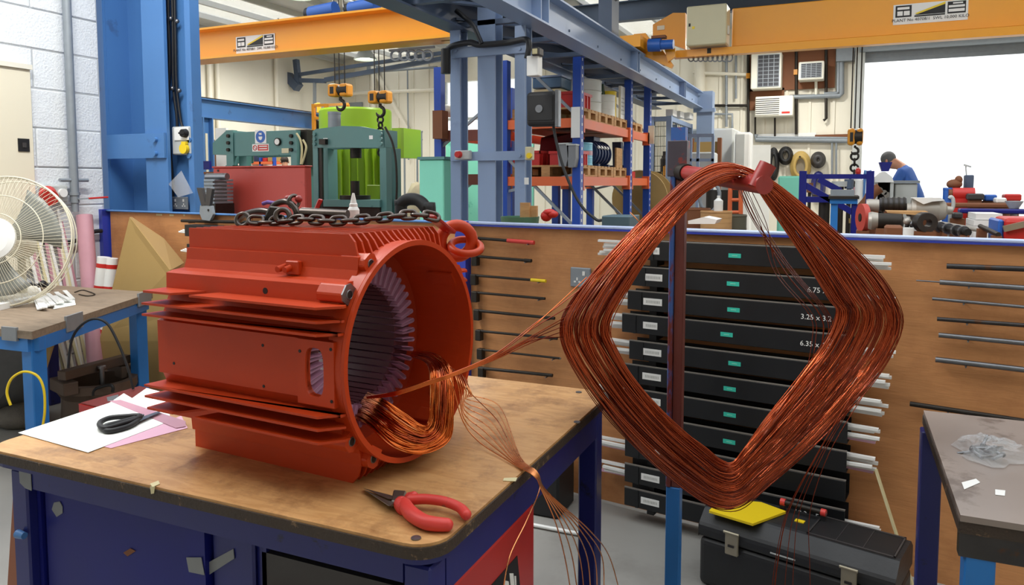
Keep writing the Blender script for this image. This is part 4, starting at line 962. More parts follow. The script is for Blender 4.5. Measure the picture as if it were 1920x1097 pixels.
c_ = sum(P, V()) / 4; MB().prism([p + (c_ - p) * .05 + V((0, 0, .0)) for p in P], (0, 0, .004)).build('worn_top', mat('worn_red', '#8A3A34', .5, var=.2, col2='#6E5A50', amt=.4, s2=8), RBX)
MB().prism([at(x, y, z=.4245) for x, y in ((200, 745), (222, 740), (222, 748), (202, 753))], (0, 0, .001)).build('tape_patch', m_greytape, RBX)
YH = [at(x, y, d=3.25) for x, y in ((20, 760), (13, 735), (22, 710), (45, 697), (70, 705), (82, 730), (84, 770), (80, 800))]
single('yellow_hose', MB().tube(smooth_path(YH, 7), .0055, 8), m_yellow, 'loop of thin yellow hose hanging under the corner bench', 'hose')
HB = [at(x, y, d=3.5) for x, y in ((128, 690), (134, 640), (150, 612), (175, 598), (200, 606), (220, 640), (240, 690), (250, 730))]
single('black_hose', MB().tube(smooth_path(HB, 7), .006, 8), m_cable, 'thin black hose arching over the pump under the corner bench', 'hose')
GSp = [at(x, y, z=z) for x, y, z in ((-40, 800, .0), (75, 770, .0), (80, 640, .5), (-40, 655, .5))]
single('grey_sheet', MB().prism(GSp, (.0, .006, 0)), m_greytape, 'dull grey sheet leaning against the wall below the corner bench', 'sheet')
pp = at(45, 775, z=.08)
single('rag_bundle', MB().ball(at(40, 780, z=.05), (.16, .13, .07), 14, 8), mat('rag_grey', '#6F6A62', .9, var=.3, scale=20, bump=.5), 'bundle of grey rags on the floor under the corner bench', 'rags')
single('board_offcut', MB().prism([at(x, y, d=3.6) for x, y in ((100, 605), (112, 605), (82, 700), (70, 700))], (0, .01, 0)), m_card, 'narrow brown board leaning under the corner bench behind its front leg', 'board')
# ---------------------------------------------------------------- on the white wall
PI_ = thing('wall_pipe', 'grey vertical pipe with a red-handled valve on the white block wall', 'pipe', at(140, 400, x=WX + .06))
pt, pb = at(121, -40, x=WX + .05), at(142, 400, x=WX + .05); pt = V((pb.x, pb.y + .0, 3.2))
pbx = at(133, 200, x=WX + .05); 
MB().cyl(V((WX + .05, pbx.y, pb.z + .14)), V((WX + .05, pbx.y, 3.6)), .027, n=16).build('riser', m_gal, PI_)
v0 = V((WX + .05, pbx.y, pb.z + .14)); MB().cyl(v0 - V((0, 0, .02)), v0, .034, n=14).cyl(v0 - V((0, 0, .07)), v0 - V((0, 0, .02)), .028, n=14).cyl(v0 - V((0, 0, .13)), v0 - V((0, 0, .07)), .022, n=12).build('valve_body', m_gal, PI_)
MB().bar(v0 + V((.03, 0, -.045)), v0 + V((.05, .06, -.042)), .02, .008, (0, 0, 1)).build('lever_stem', m_gal, PI_)
MB().bar(v0 + V((.05, .06, -.042)), v0 + V((.07, .19, -.035)), .022, .012, (0, 0, 1)).build('lever', m_redtape, PI_, bevel=.003)
MB().cyl(v0 + V((0, -.1, .08)), v0 + V((0, .1, .08)), .012, n=10).build('pipe_clip', m_gal, PI_)
rs = at(95, 362, x=WX + .05); RS = thing('red_socket', 'red industrial socket on a pale box on the white wall behind the fan', 'socket', rs)
MB().box((WX, rs.y - .05, rs.z - .06), (WX + .05, rs.y + .12, rs.z + .05)).build('back_box', m_lgrey, RS, bevel=.008)
MB().cyl((WX + .05, rs.y - .02, rs.z + .0), (WX + .12, rs.y - .06, rs.z - .03), .05, .055, 20).build('cover', m_redtape, RS, bevel=.004)
MB().cyl((WX + .05, rs.y + .075, rs.z), (WX + .07, rs.y + .075, rs.z), .028, n=14).build('switch_dial', m_white, RS)
CP = [at(x, y, x=WX + .03) for x, y in ((60, 462), (95, 455), (125, 455), (146, 450), (165, 440), (178, 434), (196, 433))]
single('wall_cable', MB().tube(smooth_path(CP, 6), .014, 8), m_cable, 'thick black cable run along the white wall behind the fan', 'cable')
bp0, bp1 = at(56, 131, x=WX + .03), at(60, 470, x=WX + .03)
WC = thing('wall_cupboard', 'flush cream cupboard door with a small black latch on the white wall', 'cupboard', V((WX, bp0.y - .4, .9)))
MB().box((WX, bp0.y - .9, .85), (WX + .035, bp0.y, bp0.z)).build('door', m_cream, WC, bevel=.004)
MB().box((WX, bp0.y - .92, bp0.z), (WX + .05, bp0.y + .004, bp0.z + .03)).build('head_strip', m_ac, WC)
lp = at(45, 272, x=WX + .04); MB().box((WX + .035, lp.y - .035, lp.z - .04), (WX + .041, lp.y + .035, lp.z + .04)).build('latch_plate', m_black, WC); MB().box((WX + .041, lp.y - .012, lp.z - .015), (WX + .046, lp.y + .012, lp.z + .015)).build('latch', m_dgrey, WC)
# ---------------------------------------------------------------- blue steel stanchion at the end of the white wall
def sx(px, y=3.75): return at(px, 220, y=y).x
STN = thing('steel_stanchion', 'broad bright blue steel stanchion at the end of the white block wall', 'column', (-4.4, 3.9, 0))
MB().box((sx(182), 3.72, 0), (sx(206), 3.76, 4.5)).build('flange', m_sblue, STN)
MB().box((sx(206), 3.92, 0), (sx(275), 3.95, 4.5)).build('web', m_sblue, STN)
MB().box((sx(204), 3.74, 0), (sx(207), 3.93, 4.5)).build('web_edge', m_sblue, STN)
MB().box((sx(271, 3.70), 3.70, 0), (sx(312, 3.70), 3.725, 4.5)).build('flange', m_sblue, STN)
MB().box((sx(290, 3.8), 3.72, 0), (sx(294, 3.8), 4.05, 4.5)).build('web', m_sblue, STN)
MB().box((sx(309, 3.82), 3.82, 0), (sx(370, 3.82), 3.845, 4.5)).build('rear_flange', m_sblue, STN)
MB().box((sx(360, 3.80), 3.76, 0), (sx(370, 3.8), 3.84, 4.5)).build('edge_angle', m_sblue, STN)
bz0, bz1 = at(250, 297, y=3.68).z, at(250, 251, y=3.68).z
BT = MB().box((sx(198, 3.68), 3.68, bz0), (sx(306, 3.68), 3.698, bz1)).build('batten_plate', m_sblue, STN)
for y in (262, 288):
    p = at(293, y, y=3.68); MB().cyl(p + V((0, .0, 0)), p - V((0, .022, 0)), .018, n=6).build('bolt', m_sblue, BT)
for y in (263, 292):
    p = at(360, y, y=3.78); MB().cyl(p + V((0, .0, 0)), p - V((0, .03, 0)), .02, n=6).build('bolt', m_sblue, STN)
SWB = thing('switch_box', 'pale grey isolator box with black knob and round yellow socket on the blue stanchion', 'switch', at(338, 290, y=3.8))
x0, x1, z0, z1 = rect(322, 237, 356, 290, 3.75)
MB().box((x0, 3.75, z0), (x1, 3.82, z1)).build('body', m_lgrey, SWB, bevel=.008)
MB().box((x0 + .03, 3.742, (z0 + z1) / 2), (x1 - .004, 3.75, z1 - .008)).build('upper_cover', m_white, SWB, bevel=.003)
p = at(348, 250, y=3.742); MB().cyl(p, p - V((0, .03, 0)), .03, .026, 18).build('knob', m_black, SWB); MB().cbox(p - V((0, .034, 0)), (.05, 0, 0), (0, .01, 0), (0, 0, .012)).build('knob_bar', m_black, SWB)
p = at(348, 279, y=3.745); MB().cyl(p, p - V((0, .025, 0)), .034, n=20).build('socket_cap', m_yellow, SWB, bevel=.004); MB().cbox(p + V((.004, -.012, .038)), (.04, 0, 0), (0, .02, 0), (0, 0, .02)).build('cap_hinge', m_yellow, SWB)
for k, pts in enumerate((((315, -20), (316, 40), (318, 120), (315, 180), (317, 260), (322, 320), (324, 372)), ((322, -20), (324, 60), (325, 160), (331, 215), (332, 238)), ((327, -20), (329, 80), (331, 160), (338, 220), (342, 238)))):
    single('hanging_cable', MB().tube(smooth_path([at(x, y, y=3.79) for x, y in pts], 6), .011 if k == 0 else .009, 8), m_cable, 'black cable clipped down the blue stanchion, %s' % ('passing the switch box to the metal socket', 'the middle one entering the switch box', 'the right one entering the switch box')[k], 'cable')
for x, y in ((320, 35), (332, 40), (323, 166), (336, 170)):
    p = at(x, y, y=3.775); single('cable_cleat', MB().ball(p, .016, 10, 6), m_steel, 'round metal cable cleat on the blue stanchion', 'cleat', 'cable cleats')
p = at(339, 381, y=3.79); socket(p, (1, 0, 0), (0, -1, 0), .15, .088, 'grey metal double socket at the foot of the blue stanchion just above the screen', 2, m_gal)
gx = [at(x, y, y=Y) for Y in (3.70, 3.78) for x, y in ((316, 345), (340, 320), (362, 362), (334, 370))]
single('clear_cover', MB().hexa(gx), m_bag, 'crumpled clear plastic cover above the double socket on the blue stanchion', 'cover')
# ================================================================ the shop beyond the screen
def bx(mb, x0, y0, x1, y1, Y, dep):                   # a box whose front shows as that rectangle on plane Y
    a, b, c, d = rect(x0, y0, x1, y1, Y); return mb.box((a, Y, c), (b, Y + dep, d))
def yside(px, X, py=345): return at(px, py, x=X).y
# ---- overhead runways
RWX, LWX = -2.3, -3.0
def runway(name, X, z0, z1, y0, y1, label, m):
    T = thing(name, label, 'beam', (X, (y0 + y1) / 2, z0))
    MB().box((X - .1, y0, z1 - .016), (X + .1, y1, z1)).build('top_flange', m, T)
    MB().box((X - .1, y0, z0), (X + .1, y1, z0 + .016)).build('bottom_flange', m, T)
    MB().box((X - .008, y0, z0 + .016), (X + .008, y1, z1 - .016)).build('web', m, T)
    MB().box((X - .02, y0, z1), (X + .02, y1, z1 + .03)).build('rail', m_dsteel, T)
    return T
T = runway('runway_beam', RWX, 2.66, 2.93, 1.5, 12.9, 'long blue-grey crane runway beam crossing above the shelving', m_sgrey)
for y in (5.55, 5.72, 8.55, 8.66, 11.35, 11.44): MB().box((RWX - .09, y, 2.676), (RWX + .09, y + .014, 2.914)).build('stiffener', m_sgrey, T)
T = runway('runway_beam', LWX, 2.67, 2.95, 1.5, 12.9, 'parallel slate runway beam left of the long pale one, carrying the left crane', m_sdark)
LAT = thing('runway_bracing', 'dark lattice of cross bracing between the two overhead runway beams', 'bracing', (-2.65, 7, 2.67))
for k in range(13):
    y = 2.2 + k * .85; MB().box((LWX + .02, y, 2.69), (RWX - .02, y + .06, 2.73)).build('strut', m_sdark, LAT)
    MB().bar((LWX, y, 2.76), (RWX, y + .85, 2.76), .05, .02, (0, 0, 1)).build('diagonal', m_sdark, LAT)
MB().box((LWX + .12, 2, 2.96), (LWX + .34, 12.8, 2.97)).build('walkway_plate', m_iron, LAT)
# ---- centre column cluster
COLS = thing('column_cluster', 'blue-grey three-post steel column joined by battens right of the motor', 'column', (-2.7, 5.7, 0))
m_colside = m_sgrey
for x0, x1, x2, zt in ((845, 863, 878, 2.67), (896, 928.5, 943, 4.75), (965, 984, 997, 2.66)):
    Y = 5.6; X0, X1 = at(x0, 300, y=Y).x, at(x1, 300, y=Y).x; y2 = yside(x2, X1)
    MB().box((X0, Y, 0), (X1, Y + .015, zt)).build('post_flange', m_sgrey, COLS)
    MB().box(((X0 + X1) / 2 - .006, Y + .015, 0), ((X0 + X1) / 2 + .006, y2 - .015, zt)).build('post_web', m_sgrey, COLS)
    MB().box((X0, y2 - .015, 0), (X1, y2, zt)).build('post_flange', m_sgrey, COLS)
a, b, c, d = rect(845, 284, 990, 301, 5.58); MB().box((a, 5.575, c), (b, 5.598, d)).build('batten', m_sgrey, COLS)
a, b, c, d = rect(846, 84, 986, 104, 5.58); MB().box((a, 5.575, c), (b, 5.598, d)).build('batten', m_sgrey, COLS)
for x, y in ((855, 95), (975, 92), (862, 290), (975, 292)): p = at(x, y, y=5.575); MB().cyl(p, p - V((0, .015, 0)), .014, n=6).build('bolt', m_sgrey, COLS)
single('cable_bundle', MB().tube(smooth_path([at(x, y, y=5.54) for x, y in ((838, 120), (832, 108), (845, 88), (880, 80), (900, 84), (950, 80), (985, 74), (992, 86), (988, 110))], 6), .025, 8).tube(smooth_path([at(x, y, y=5.52) for x, y in ((855, 20), (885, 45), (898, 70), (903, 82))], 5), .02, 8), m_cable, 'thick black cable bundle draped across the top batten of the column cluster', 'cable')
ES = thing('stop_button', 'white box with red emergency stop knob on the left post of the cluster', 'switch', at(862, 298, y=5.57))
bx(MB(), 852, 282, 880, 299, 5.52, .05).build('box', m_lgrey, ES, bevel=.006); p = at(861, 290, y=5.52); MB().cyl(p, p - V((0, .04, 0)), .03, .024, 16).build('knob', m_redtape, ES)
YB = thing('yellow_switch', 'beige switch with yellow knob on the right post of the cluster', 'switch', at(991, 298, y=5.57))
bx(MB(), 984, 275, 996, 300, 5.5, .07).build('box', m_beige, YB, bevel=.006); p = at(994, 292, y=5.5); MB().cyl(p, p - V((0, .03, 0)), .022, n=12).build('knob', m_yellow, YB)
bx(MB(), 983, 333, 991, 346, 5.59, .004); single('tag_label', bx(MB(), 983, 333, 991, 346, 5.59, .004), m_white, 'small white label low on the right post of the column cluster', 'label')
JB = thing('junction_box', 'bright white box with a small lamp above it on the column cluster', 'box', at(998, 142, y=5.5))
bx(MB(), 987, 104, 1009, 142, 5.45, .09).build('box', m_white, JB, bevel=.005); bx(MB(), 996, 88, 1011, 104, 5.42, .1).build('lamp_head', m_dgrey, JB, bevel=.01); bx(MB(), 998, 91, 1007, 101, 5.415, .005).build('lamp_lens', m_masking, JB)
TV = thing('black_cabinet', 'black plastic casing with silver edge bracketed to the right of the column cluster', 'cabinet', at(1015, 237, y=5.45))
bx(MB(), 986, 171, 1043, 236, 5.40, .13).build('casing', m_black, TV, bevel=.03, seg=3); bx(MB(), 1040, 168, 1047, 238, 5.38, .06).build('silver_edge', m_steel, TV, bevel=.004)
bx(MB(), 990, 180, 1036, 226, 5.395, .006).build('front_panel', m_black, TV, bevel=.003)
p = at(1011, 204, y=5.395); MB().cyl(p, p - V((0, .008, 0)), .03, n=18).build('emblem', m_steel, TV)
single('drooping_cable', MB().tube(smooth_path([at(x, y, y=5.5) for x, y in ((1036, 226), (1043, 265), (1055, 310), (1075, 360), (1095, 392), (1118, 412), (1150, 440))] + [V((at(1160, 440, y=5.5).x, 5.5, .012))], 7), .012, 8), m_cable, 'black cable drooping from the black casing down past the shelving', 'cable')
hv = MB().cyl(at(836, 92, y=5.45), at(836, 138, y=5.45), .04, n=14); single('cable_drum', hv, m_black, 'black conduit can on the left of the column cluster top', 'conduit')
# ---- left crane, signs, hoists
def sign(parent, x0, y0, x1, y1, Y):
    a, b, c, d = rect(x0, y0, x1, y1, Y); w, h = b - a, d - c
    MB().box((a, Y - .004, c), (b, Y, d)).build('sign_plate', m_white, parent)
    def sub(u0, v0, u1, v1, m, n, o=.006): MB().box((a + w * u0, Y - o, c + h * v0), (a + w * u1, Y - .004, c + h * v1)).build(n, m, parent)
    sub(.03, .36, .25, .94, m_black, 'sign_block'); sub(.73, .36, .97, .94, m_black, 'sign_block')
    MB().prism([V((a + w * u, Y - .005, c + h * v)) for u, v in ((.29, .42), (.70, .42), (.70, .95))], (0, -.001, 0)).build('sign_wedge', m_black, parent)
    MB().prism([V((a + w * u, Y - .0062, c + h * v)) for u, v in ((.29, .5), (.33, .46), (.70, .86), (.70, .97))], (0, -.001, 0)).build('sign_flash', m_yellow, parent)
    sub(.29, .33, .70, .40, m_black, 'sign_bar')
    for u0, v0, u1, v1 in ((.055, .74, .22, .86), (.055, .44, .13, .66), (.145, .44, .225, .66), (.80, .82, .93, .89), (.745, .65, .955, .76), (.745, .44, .955, .58)): sub(u0, v0, u1, v1, m_white, 'sign_line', .0072)
    text('sign_text', 'PLANT No 40708/1  SWL 10,000 KILO', h * .21, V((a + w * .5, Y - .0075, c + h * .2)), (1, 0, 0), (0, 0, 1), m_black, parent, .0004)
CL = thing('overhead_crane', 'yellow overhead crane girder of the left bay, with a white sign and blue hoist motors', 'crane', (-5, 6.2, 2.7))
gx1 = -3.12; mb = MB(); MB().box((-12.4, 6.06, 3.03), (gx1, 6.34, 3.05)).build('top_flange', m_crane, CL)
MB().box((-12.4, 6.19, 2.75), (gx1, 6.21, 3.03)).build('web', m_crane, CL); MB().box((-12.4, 6.06, 2.72), (gx1, 6.34, 2.745)).build('bottom_flange', m_crane, CL)
MB().prism([V((gx1 - .35, 6.185, 3.05)), V((gx1 + .02, 6.185, 2.9)), V((gx1 + .02, 6.185, 2.72)), V((gx1 - .35, 6.185, 2.72))], (0, .03, 0)).build('end_plate', m_crane, CL)
sign(CL, 443, 66, 516, 98, 6.188)
for k, (x, y) in enumerate(((604, 16), (680, 8))):
    p = at(x, y + 6, y=6.3); d = V((.28, 0, .02)); MB().cyl(p - d * .5, p + d * .6, .075, n=18).build('hoist_motor', m_motblue, CL)
    MB().cyl(p - d * .5 - V((.05, 0, 0)), p - d * .5, .065, n=16).build('motor_cowl', m_black, CL)
    MB().cyl(p + V((-.32, -.02, -.11)), p + V((.5, -.02, -.06)), .038, n=14).build('drive_shaft', m_motblue, CL)
    for dx in (-.32, .34): MB().cyl(p + V((dx, -.06, -.1)), p + V((dx, .06, -.1)), .055, n=16).build('gear_case', m_motblue, CL)
    MB().box((p.x - .25, 6.2, 3.05), (p.x + .45, 6.34, 3.08)).build('trolley_plate', m_iron, CL)
single('festoon_cable', (lambda m: [m.tube([at(x + 9 * math.cos(t), 104 + 9 * math.sin(t), y=6.28) for t in [2 * math.pi * k / 16 for k in range(16)]], .012, 6, True) for x in (742, 758, 772, 787, 802)] and m.bar(at(730, 95, y=6.28), at(815, 88, y=6.28), .02, .02))(MB()), m_gal, 'row of looped festoon cables hanging below the left crane girder', 'cable')
# hook blocks hanging from ropes in the left bay
def hookblock(x, y, w, h, Y, label, ztop=4.7):
    T = thing('hook_block', label, 'hook', at(x, y, y=Y), 'yellow crane hook blocks')
    a, b, c, d = rect(x - w / 2, y - h / 2, x + w / 2, y + h / 2, Y)
    MB().box((a, Y, c), (a + (b - a) * .48, Y + .16, d)).build('cheek', m_hook, T, bevel=.03, seg=2); MB().box((a + (b - a) * .56, Y + .03, c), (b, Y + .2, d)).build('cheek', m_hook, T, bevel=.03, seg=2)
    MB().cyl((a + (b - a) * .3, Y + .09, (c + d) / 2), (b - .01, Y + .09, (c + d) / 2), (d - c) * .42, n=18).build('sheave', m_iron, T)
    MB().box((a + (b - a) * .16, Y - .004, c + (d - c) * .2), (a + (b - a) * .36, Y, d - (d - c) * .25)).build('load_plate', m_black, T)
    cx = (a + b) / 2; r = (b - a) * .22
    MB().cyl((cx, Y + .1, c), (cx, Y + .1, c - r * .8), r * .35, n=10).build('swivel', m_iron, T)
    MB().tube([V((cx + r * math.sin(t), Y + .1, c - r * 1.7 + r * math.cos(t))) for t in [.2 + 4.4 * k / 14 for k in range(15)]], [r * .36] * 12 + [r * .28, r * .2, r * .1], 8).build('hook', m_iron, T)
    for f in (.2, .45, .75): MB().cyl((a + (b - a) * f, Y + .1, d), (a + (b - a) * f, Y + .1, ztop), .008, n=6).build('rope', m_iron, T)
    return T, cx, c - r * 2.6
hookblock(630, 168, 34, 24, 8.6, 'yellow hook block with an empty hook over the yellow cage, left of two')
T, hx, hz = hookblock(705, 181, 34, 24, 8.6, 'yellow hook block holding a slung chain over the green motor, right of two')
for k in range(7): MB().ring((hx, 8.7, hz - .05 - .075 * k), .045, .014, (1, 0, 0) if k % 2 else (0, 1, 0), 14, 6).build('chain_link', m_iron, T)
# ---- big red block, presses
bx0_, bx1_, z0_, z1_ = rect(400, 311, 573, 394, 7.0)
RDB = thing('red_steel_box', 'big plain red painted steel box behind the screen in front of the left press', 'box', ((bx0_ + bx1_) / 2, 7.2, 0))
yd = yside(585, bx1_)
MB().box((bx0_, 7.0, 0), (bx1_, yd, z1_ - .02)).build('body', m_bigred, RDB, bevel=.012); MB().box((bx0_ - .01, 6.99, z1_ - .02), (bx1_ + .005, yd + .01, z1_)).build('top_plate', m_bigred, RDB, bevel=.006)
p = at(409, 320, y=6.999); MB().cyl(p, p - V((0, .006, 0)), .014, n=10).build('rivet', m_iron, RDB)
PR1 = thing('hydraulic_press', 'green hydraulic press with goggles safety sign behind the red box', 'press', at(490, 300, y=8.4) * 1)
Y = 8.4
a, b, c, d = rect(436, 246, 551, 292, Y)
MB().box((a, Y, c), (b, Y + .05, d)).build('head_plate', m_press, PR1, bevel=.004)
MB().box((a, Y + .5, c), (b, Y + .55, d)).build('head_plate', m_press, PR1, bevel=.004)
mb = MB(); mb.prism([at(x, y, y=Y + .06) for x, y in ((399, 268), (424, 245), (437, 245), (437, 305), (425, 306), (425, 290), (399, 290))], (0, .42, 0)); mb.build('side_arm', m_press, PR1)
for x0, x1 in ((424, 437), (545, 556)): bx(MB(), x0, 244, x1, 310, Y - .02, .09).build('column', m_press, PR1); a2, b2, c2, d2 = rect(x0, 244, x1, 310, Y); MB().box((a2, Y - .02, 0), (b2, Y + .5, c2)).build('leg', m_press, PR1)
for x in (429, 547):
    for y in (255, 268, 281): p = at(x, y, y=Y - .02); MB().cyl(p, p - V((0, .03, 0)), .028, n=6).build('bolt', m_iron, PR1)
bx(MB(), 448, 290, 462, 312, Y + .1, .1).build('guide', m_press, PR1); bx(MB(), 555, 243, 576, 312, Y + .1, .35).build('pump_housing', m_iron, PR1)
a, b, c, d = rect(478, 244, 499, 269, Y - .006); SG = MB().box((a, Y - .006, c), (b, Y, d)).build('safety_sign', m_white, PR1)
p = V(((a + b) / 2, Y - .006, (c + d) / 2)); MB().cyl(p, p - V((0, .002, 0)), (b - a) * .42, n=28).build('blue_disc', m_motblue, SG)
q = p - V((0, .0025, 0)); r = (b - a) * .42
mb = MB(); mb.ball(q + V((0, 0, r * .0)), (r * .42, .002, r * .55), 14, 8); mb.build('face_mark', m_white, SG)
MB().box((q.x - r * .5, q.y - .004, q.z + r * .05), (q.x + r * .5, q.y - .001, q.z + r * .32)).build('goggles_mark', m_motblue, SG); MB().box((q.x - r * .3, q.y - .0045, q.z + r * .5), (q.x + r * .3, q.y - .001, q.z + r * .62)).build('cap_mark', m_white, SG)
a, b, c, d = rect(473, 270, 504, 284, Y - .006); SG = MB().box((a, Y - .006, c), (b, Y, d)).build('warning_sign', m_white, PR1)
MB().box((a + (b - a) * .34, Y - .008, c + (d - c) * .12), (b - (b - a) * .04, Y - .006, d - (d - c) * .12)).build('red_field', m_redtape, SG)
for f in (.62, .3): MB().box((a + (b - a) * .42, Y - .0092, c + (d - c) * f), (b - (b - a) * .1, Y - .008, c + (d - c) * (f + .12))).build('text_line', m_white, SG)
MB().ring((a + (b - a) * .17, Y - .008, (c + d) / 2), (b - a) * .11, .006, (0, 1, 0), 18, 6).build('ban_ring', m_redtape, SG); MB().bar((a + (b - a) * .09, Y - .008, d - (d - c) * .28), (a + (b - a) * .25, Y - .008, c + (d - c) * .28), .008, .004).build('ban_stroke', m_redtape, SG)
p = at(522, 266, y=Y); MB().cyl(p, p - V((0, .03, 0)), .055, n=20).build('gauge', m_iron, PR1); MB().cyl(p - V((0, .031, 0)), p - V((0, .033, 0)), .042, n=20).build('gauge_face', m_white, PR1)
bx(MB(), 528, 278, 541, 287, Y - .006, .006).build('rating_plate', m_beige, PR1)
MB().tube(smooth_path([at(x, y, y=8.36) for x, y in ((556, 250), (563, 262), (566, 280), (564, 308))], 6), .014, 6).tube(smooth_path([at(x, y, y=8.36) for x, y in ((568, 262), (574, 275), (571, 292), (566, 308))], 6), .014, 6).build('hydraulic_hose', m_masking, PR1)
PR2 = thing('hydraulic_press', 'larger teal hydraulic press with open bed, in front of the green motor', 'press', at(665, 395, y=8.0)); Y = 8.0
mb = MB(); mb.prism([at(x, y, y=Y) for x, y in ((586, 246), (592, 242), (640, 236), (675, 237), (713, 244), (716, 277), (586, 277))], (0, .06, 0)); mb.build('head_plate', m_press, PR2, bevel=.004)
X1 = at(716, 260, y=Y).x; yb_ = yside(746, X1); a, b, c, d = rect(586, 245, 716, 277, Y)
MB().box((a, yb_ - .06, c), (b, yb_, d)).build('head_plate', m_press, PR2); MB().box((b - .02, Y + .06, c), (b, yb_ - .06, d)).build('side_plate', m_press, PR2)
for x0, x1 in ((587, 596), (714 - 2, 724)):
    a2, b2, c2, d2 = rect(x0, 277, x1, 400, Y); MB().box((a2, Y + .005, 0), (b2, Y + .13, d2)).build('column', m_press, PR2); MB().box((a2, yb_ - .14, 0), (b2, yb_ - .01, d2)).build('column', m_press, PR2)
    if x0 < 600: bx(MB(), 596, 277, 604, 400, Y + .02, .03).build('column_lip', m_iron, PR2)
a2, b2, c2, d2 = rect(607, 276, 625, 395, Y + .6); MB().box((a2, Y + .6, 0), (b2, Y + .7, d2)).build('rear_column', m_press, PR2)
for x in (591, 715):
    for y in (252, 261, 270): p = at(x, y, y=Y); MB().cyl(p, p - V((0, .03, 0)), .026, n=6).build('bolt', m_press, PR2)
bx(MB(), 606, 375, 712, 388, Y - .05, .5).build('bed_plate', m_press, PR2); bx(MB(), 606, 388, 712, 410, Y - .03, .08).build('bed_beam', m_iron, PR2)
p = at(667, 278, y=Y + .25); MB().cyl(p, p - V((0, 0, .13)), .075, n=18).build('ram', m_iron, PR2)
p = at(666, 372, y=Y + .2); MB().cyl(p, p + V((0, 0, .23)), .06, n=18).cyl(p - V((0, 0, .02)), p + V((0, 0, .04)), .2, n=20).build('die_block', m_iron, PR2)
p = at(609, 266, y=Y); MB().cbox(p - V((0, .03, 0)), (.1, 0, 0), (0, .06, 0), (0, 0, .07)).build('valve', m_iron, PR2); bx(MB(), 606, 259, 614, 264, Y - .004, .004).build('tag', m_white, PR2); bx(MB(), 692, 254, 699, 261, Y - .004, .004).build('tag', m_white, PR2)
MB().tube(smooth_path([at(x, y, y=Y - .04) for x, y in ((722, 238), (735, 265), (742, 300), (744, 350), (742, 395))], 6), .014, 6).build('hydraulic_hose', m_iron, PR2)
MB().cyl(at(627, 242, y=Y + .3), at(627, 212, y=Y + .3), .085, n=18).cyl(at(627, 214, y=Y + .3), at(627, 210, y=Y + .3), .09, n=18).build('ram_cylinder', m_gal, PR2)
# green motor behind the press
GM = thing('green_motor', 'huge lime green finned motor standing upright behind the teal press', 'motor', at(670, 370, y=10)); gc = at(668, 300, y=10.2); rG = .62
zt_, zm_ = at(680, 206, y=10.2).z, at(680, 245, y=10.2).z
MB().lathe([(0, zt_), (rG * .92, zt_), (rG * .94, zt_ - .03), (rG * .94, zm_), (rG, zm_), (rG, 0), (0, 0)], (gc.x, gc.y, 0), n=48).build('housing', m_lime, GM)
for k in range(34):
    t = 2 * math.pi * k / 34; u = V((math.cos(t), math.sin(t), 0)); w = V((-u.y, u.x, 0)); o = V((gc.x, gc.y, .3)) + u * rG
    MB().obox(o - w * .008 - u * .02, w * .016, u * .09, (0, 0, zm_ - .55)).build('fin', m_lime, GM)
bx(MB(), 752, 240, 757, 296, 9.6, .5).build('terminal_door', m_lime, GM); bx(MB(), 735, 240, 752, 296, 9.9, .4).build('terminal_box', m_lime, GM)
single('green_box', bx(MB(), 688, 347, 712, 374, 8.6, .4), m_lime, 'small lime green box standing inside the teal press frame', 'box', bevel=.006)
# yellow cage platform
CG = thing('yellow_cage', 'yellow tubular access cage holding dark drums, far behind the left press', 'cage', at(620, 240, y=12))
for x, Y in ((588, 12), (612, 12), (598, 13), (652, 13)):
    a_ = at(x, 200, y=Y); MB().box((a_.x - .03, Y - .03, 0), (a_.x + .03, Y + .03, a_.z + .05)).build('post', m_hook, CG)
for y in (198, 222): 
    MB().bar(at(588, y, y=12), at(612, y - 1, y=12), .05, .05).bar(at(612, y - 1, y=12), at(652, y - 3, y=13), .05, .05).bar(at(588, y, y=12), at(598, y - 3, y=13), .05, .05).build('rail', m_hook, CG)
for x in (594, 607): p = at(x, 236, y=12.3); single('dark_drum', MB().lathe([(0, -p.z), (.05, -p.z), (.05, 0), (.05, .1), (.04, .12), (0, .12)], p, n=16), m_iron, 'dark drum inside the yellow access cage, %s of two' % ('left' if x < 600 else 'right'), 'drum')
# odds and ends of the left bay
FM = thing('grey_finned_motor', 'grey ribbed motor housing between the blue stanchion and the red box', 'motor', at(388, 390, y=6.6)); gcx = at(388, 360, y=6.8)
for k in range(9): a, b, c, d = rect(370, 336 + 7 * k, 402, 340 + 7 * k, 6.6); MB().box((a, 6.6, c), (b, 6.9, d)).build('fin', m_gal, FM, bevel=.004)
bx(MB(), 372, 338, 400, 420, 6.63, .22).build('body', m_lgrey, FM); a, b, c, d = rect(376, 328, 402, 334, 6.6); MB().cyl((a, 6.7, (c + d) / 2), (b + .1, 6.7, (c + d) / 2), .04, n=12).build('shaft', m_steel, FM); MB().box((a, 6.6, 0), (b, 6.9, c - .3)).build('stand', m_iron, FM)
for k, (x0, y0, x1, y1, Y, m, l) in enumerate(((376, 250, 386, 320, 9.5, m_cream, 'cream board upright at the far left behind the presses'), (386, 245, 392, 322, 9.6, m_brown, 'brown board edge standing beside the cream board'), (404, 240, 424, 268, 9.2, m_white, 'tilted white sheet leaning above the left press arm'), (392, 262, 404, 322, 9.7, m_clad, 'pale panel standing behind the left press'), (377, 302, 392, 308, 9.0, m_navy, 'dark blue bar lying across the far left shelf'), (376, 288, 402, 292, 9.0, m_brown, 'brown shelf edge at the far left behind the press'))):
    a, b, c, d = rect(x0, y0, x1, y1, Y); single('stored_panel', MB().box((a, Y + (.3 if k == 5 else 0), 0 if k != 4 else at(384, 318, y=9.0).z), (b, Y + .05 + (.3 if k == 5 else 0), d)), m, l, 'panel')
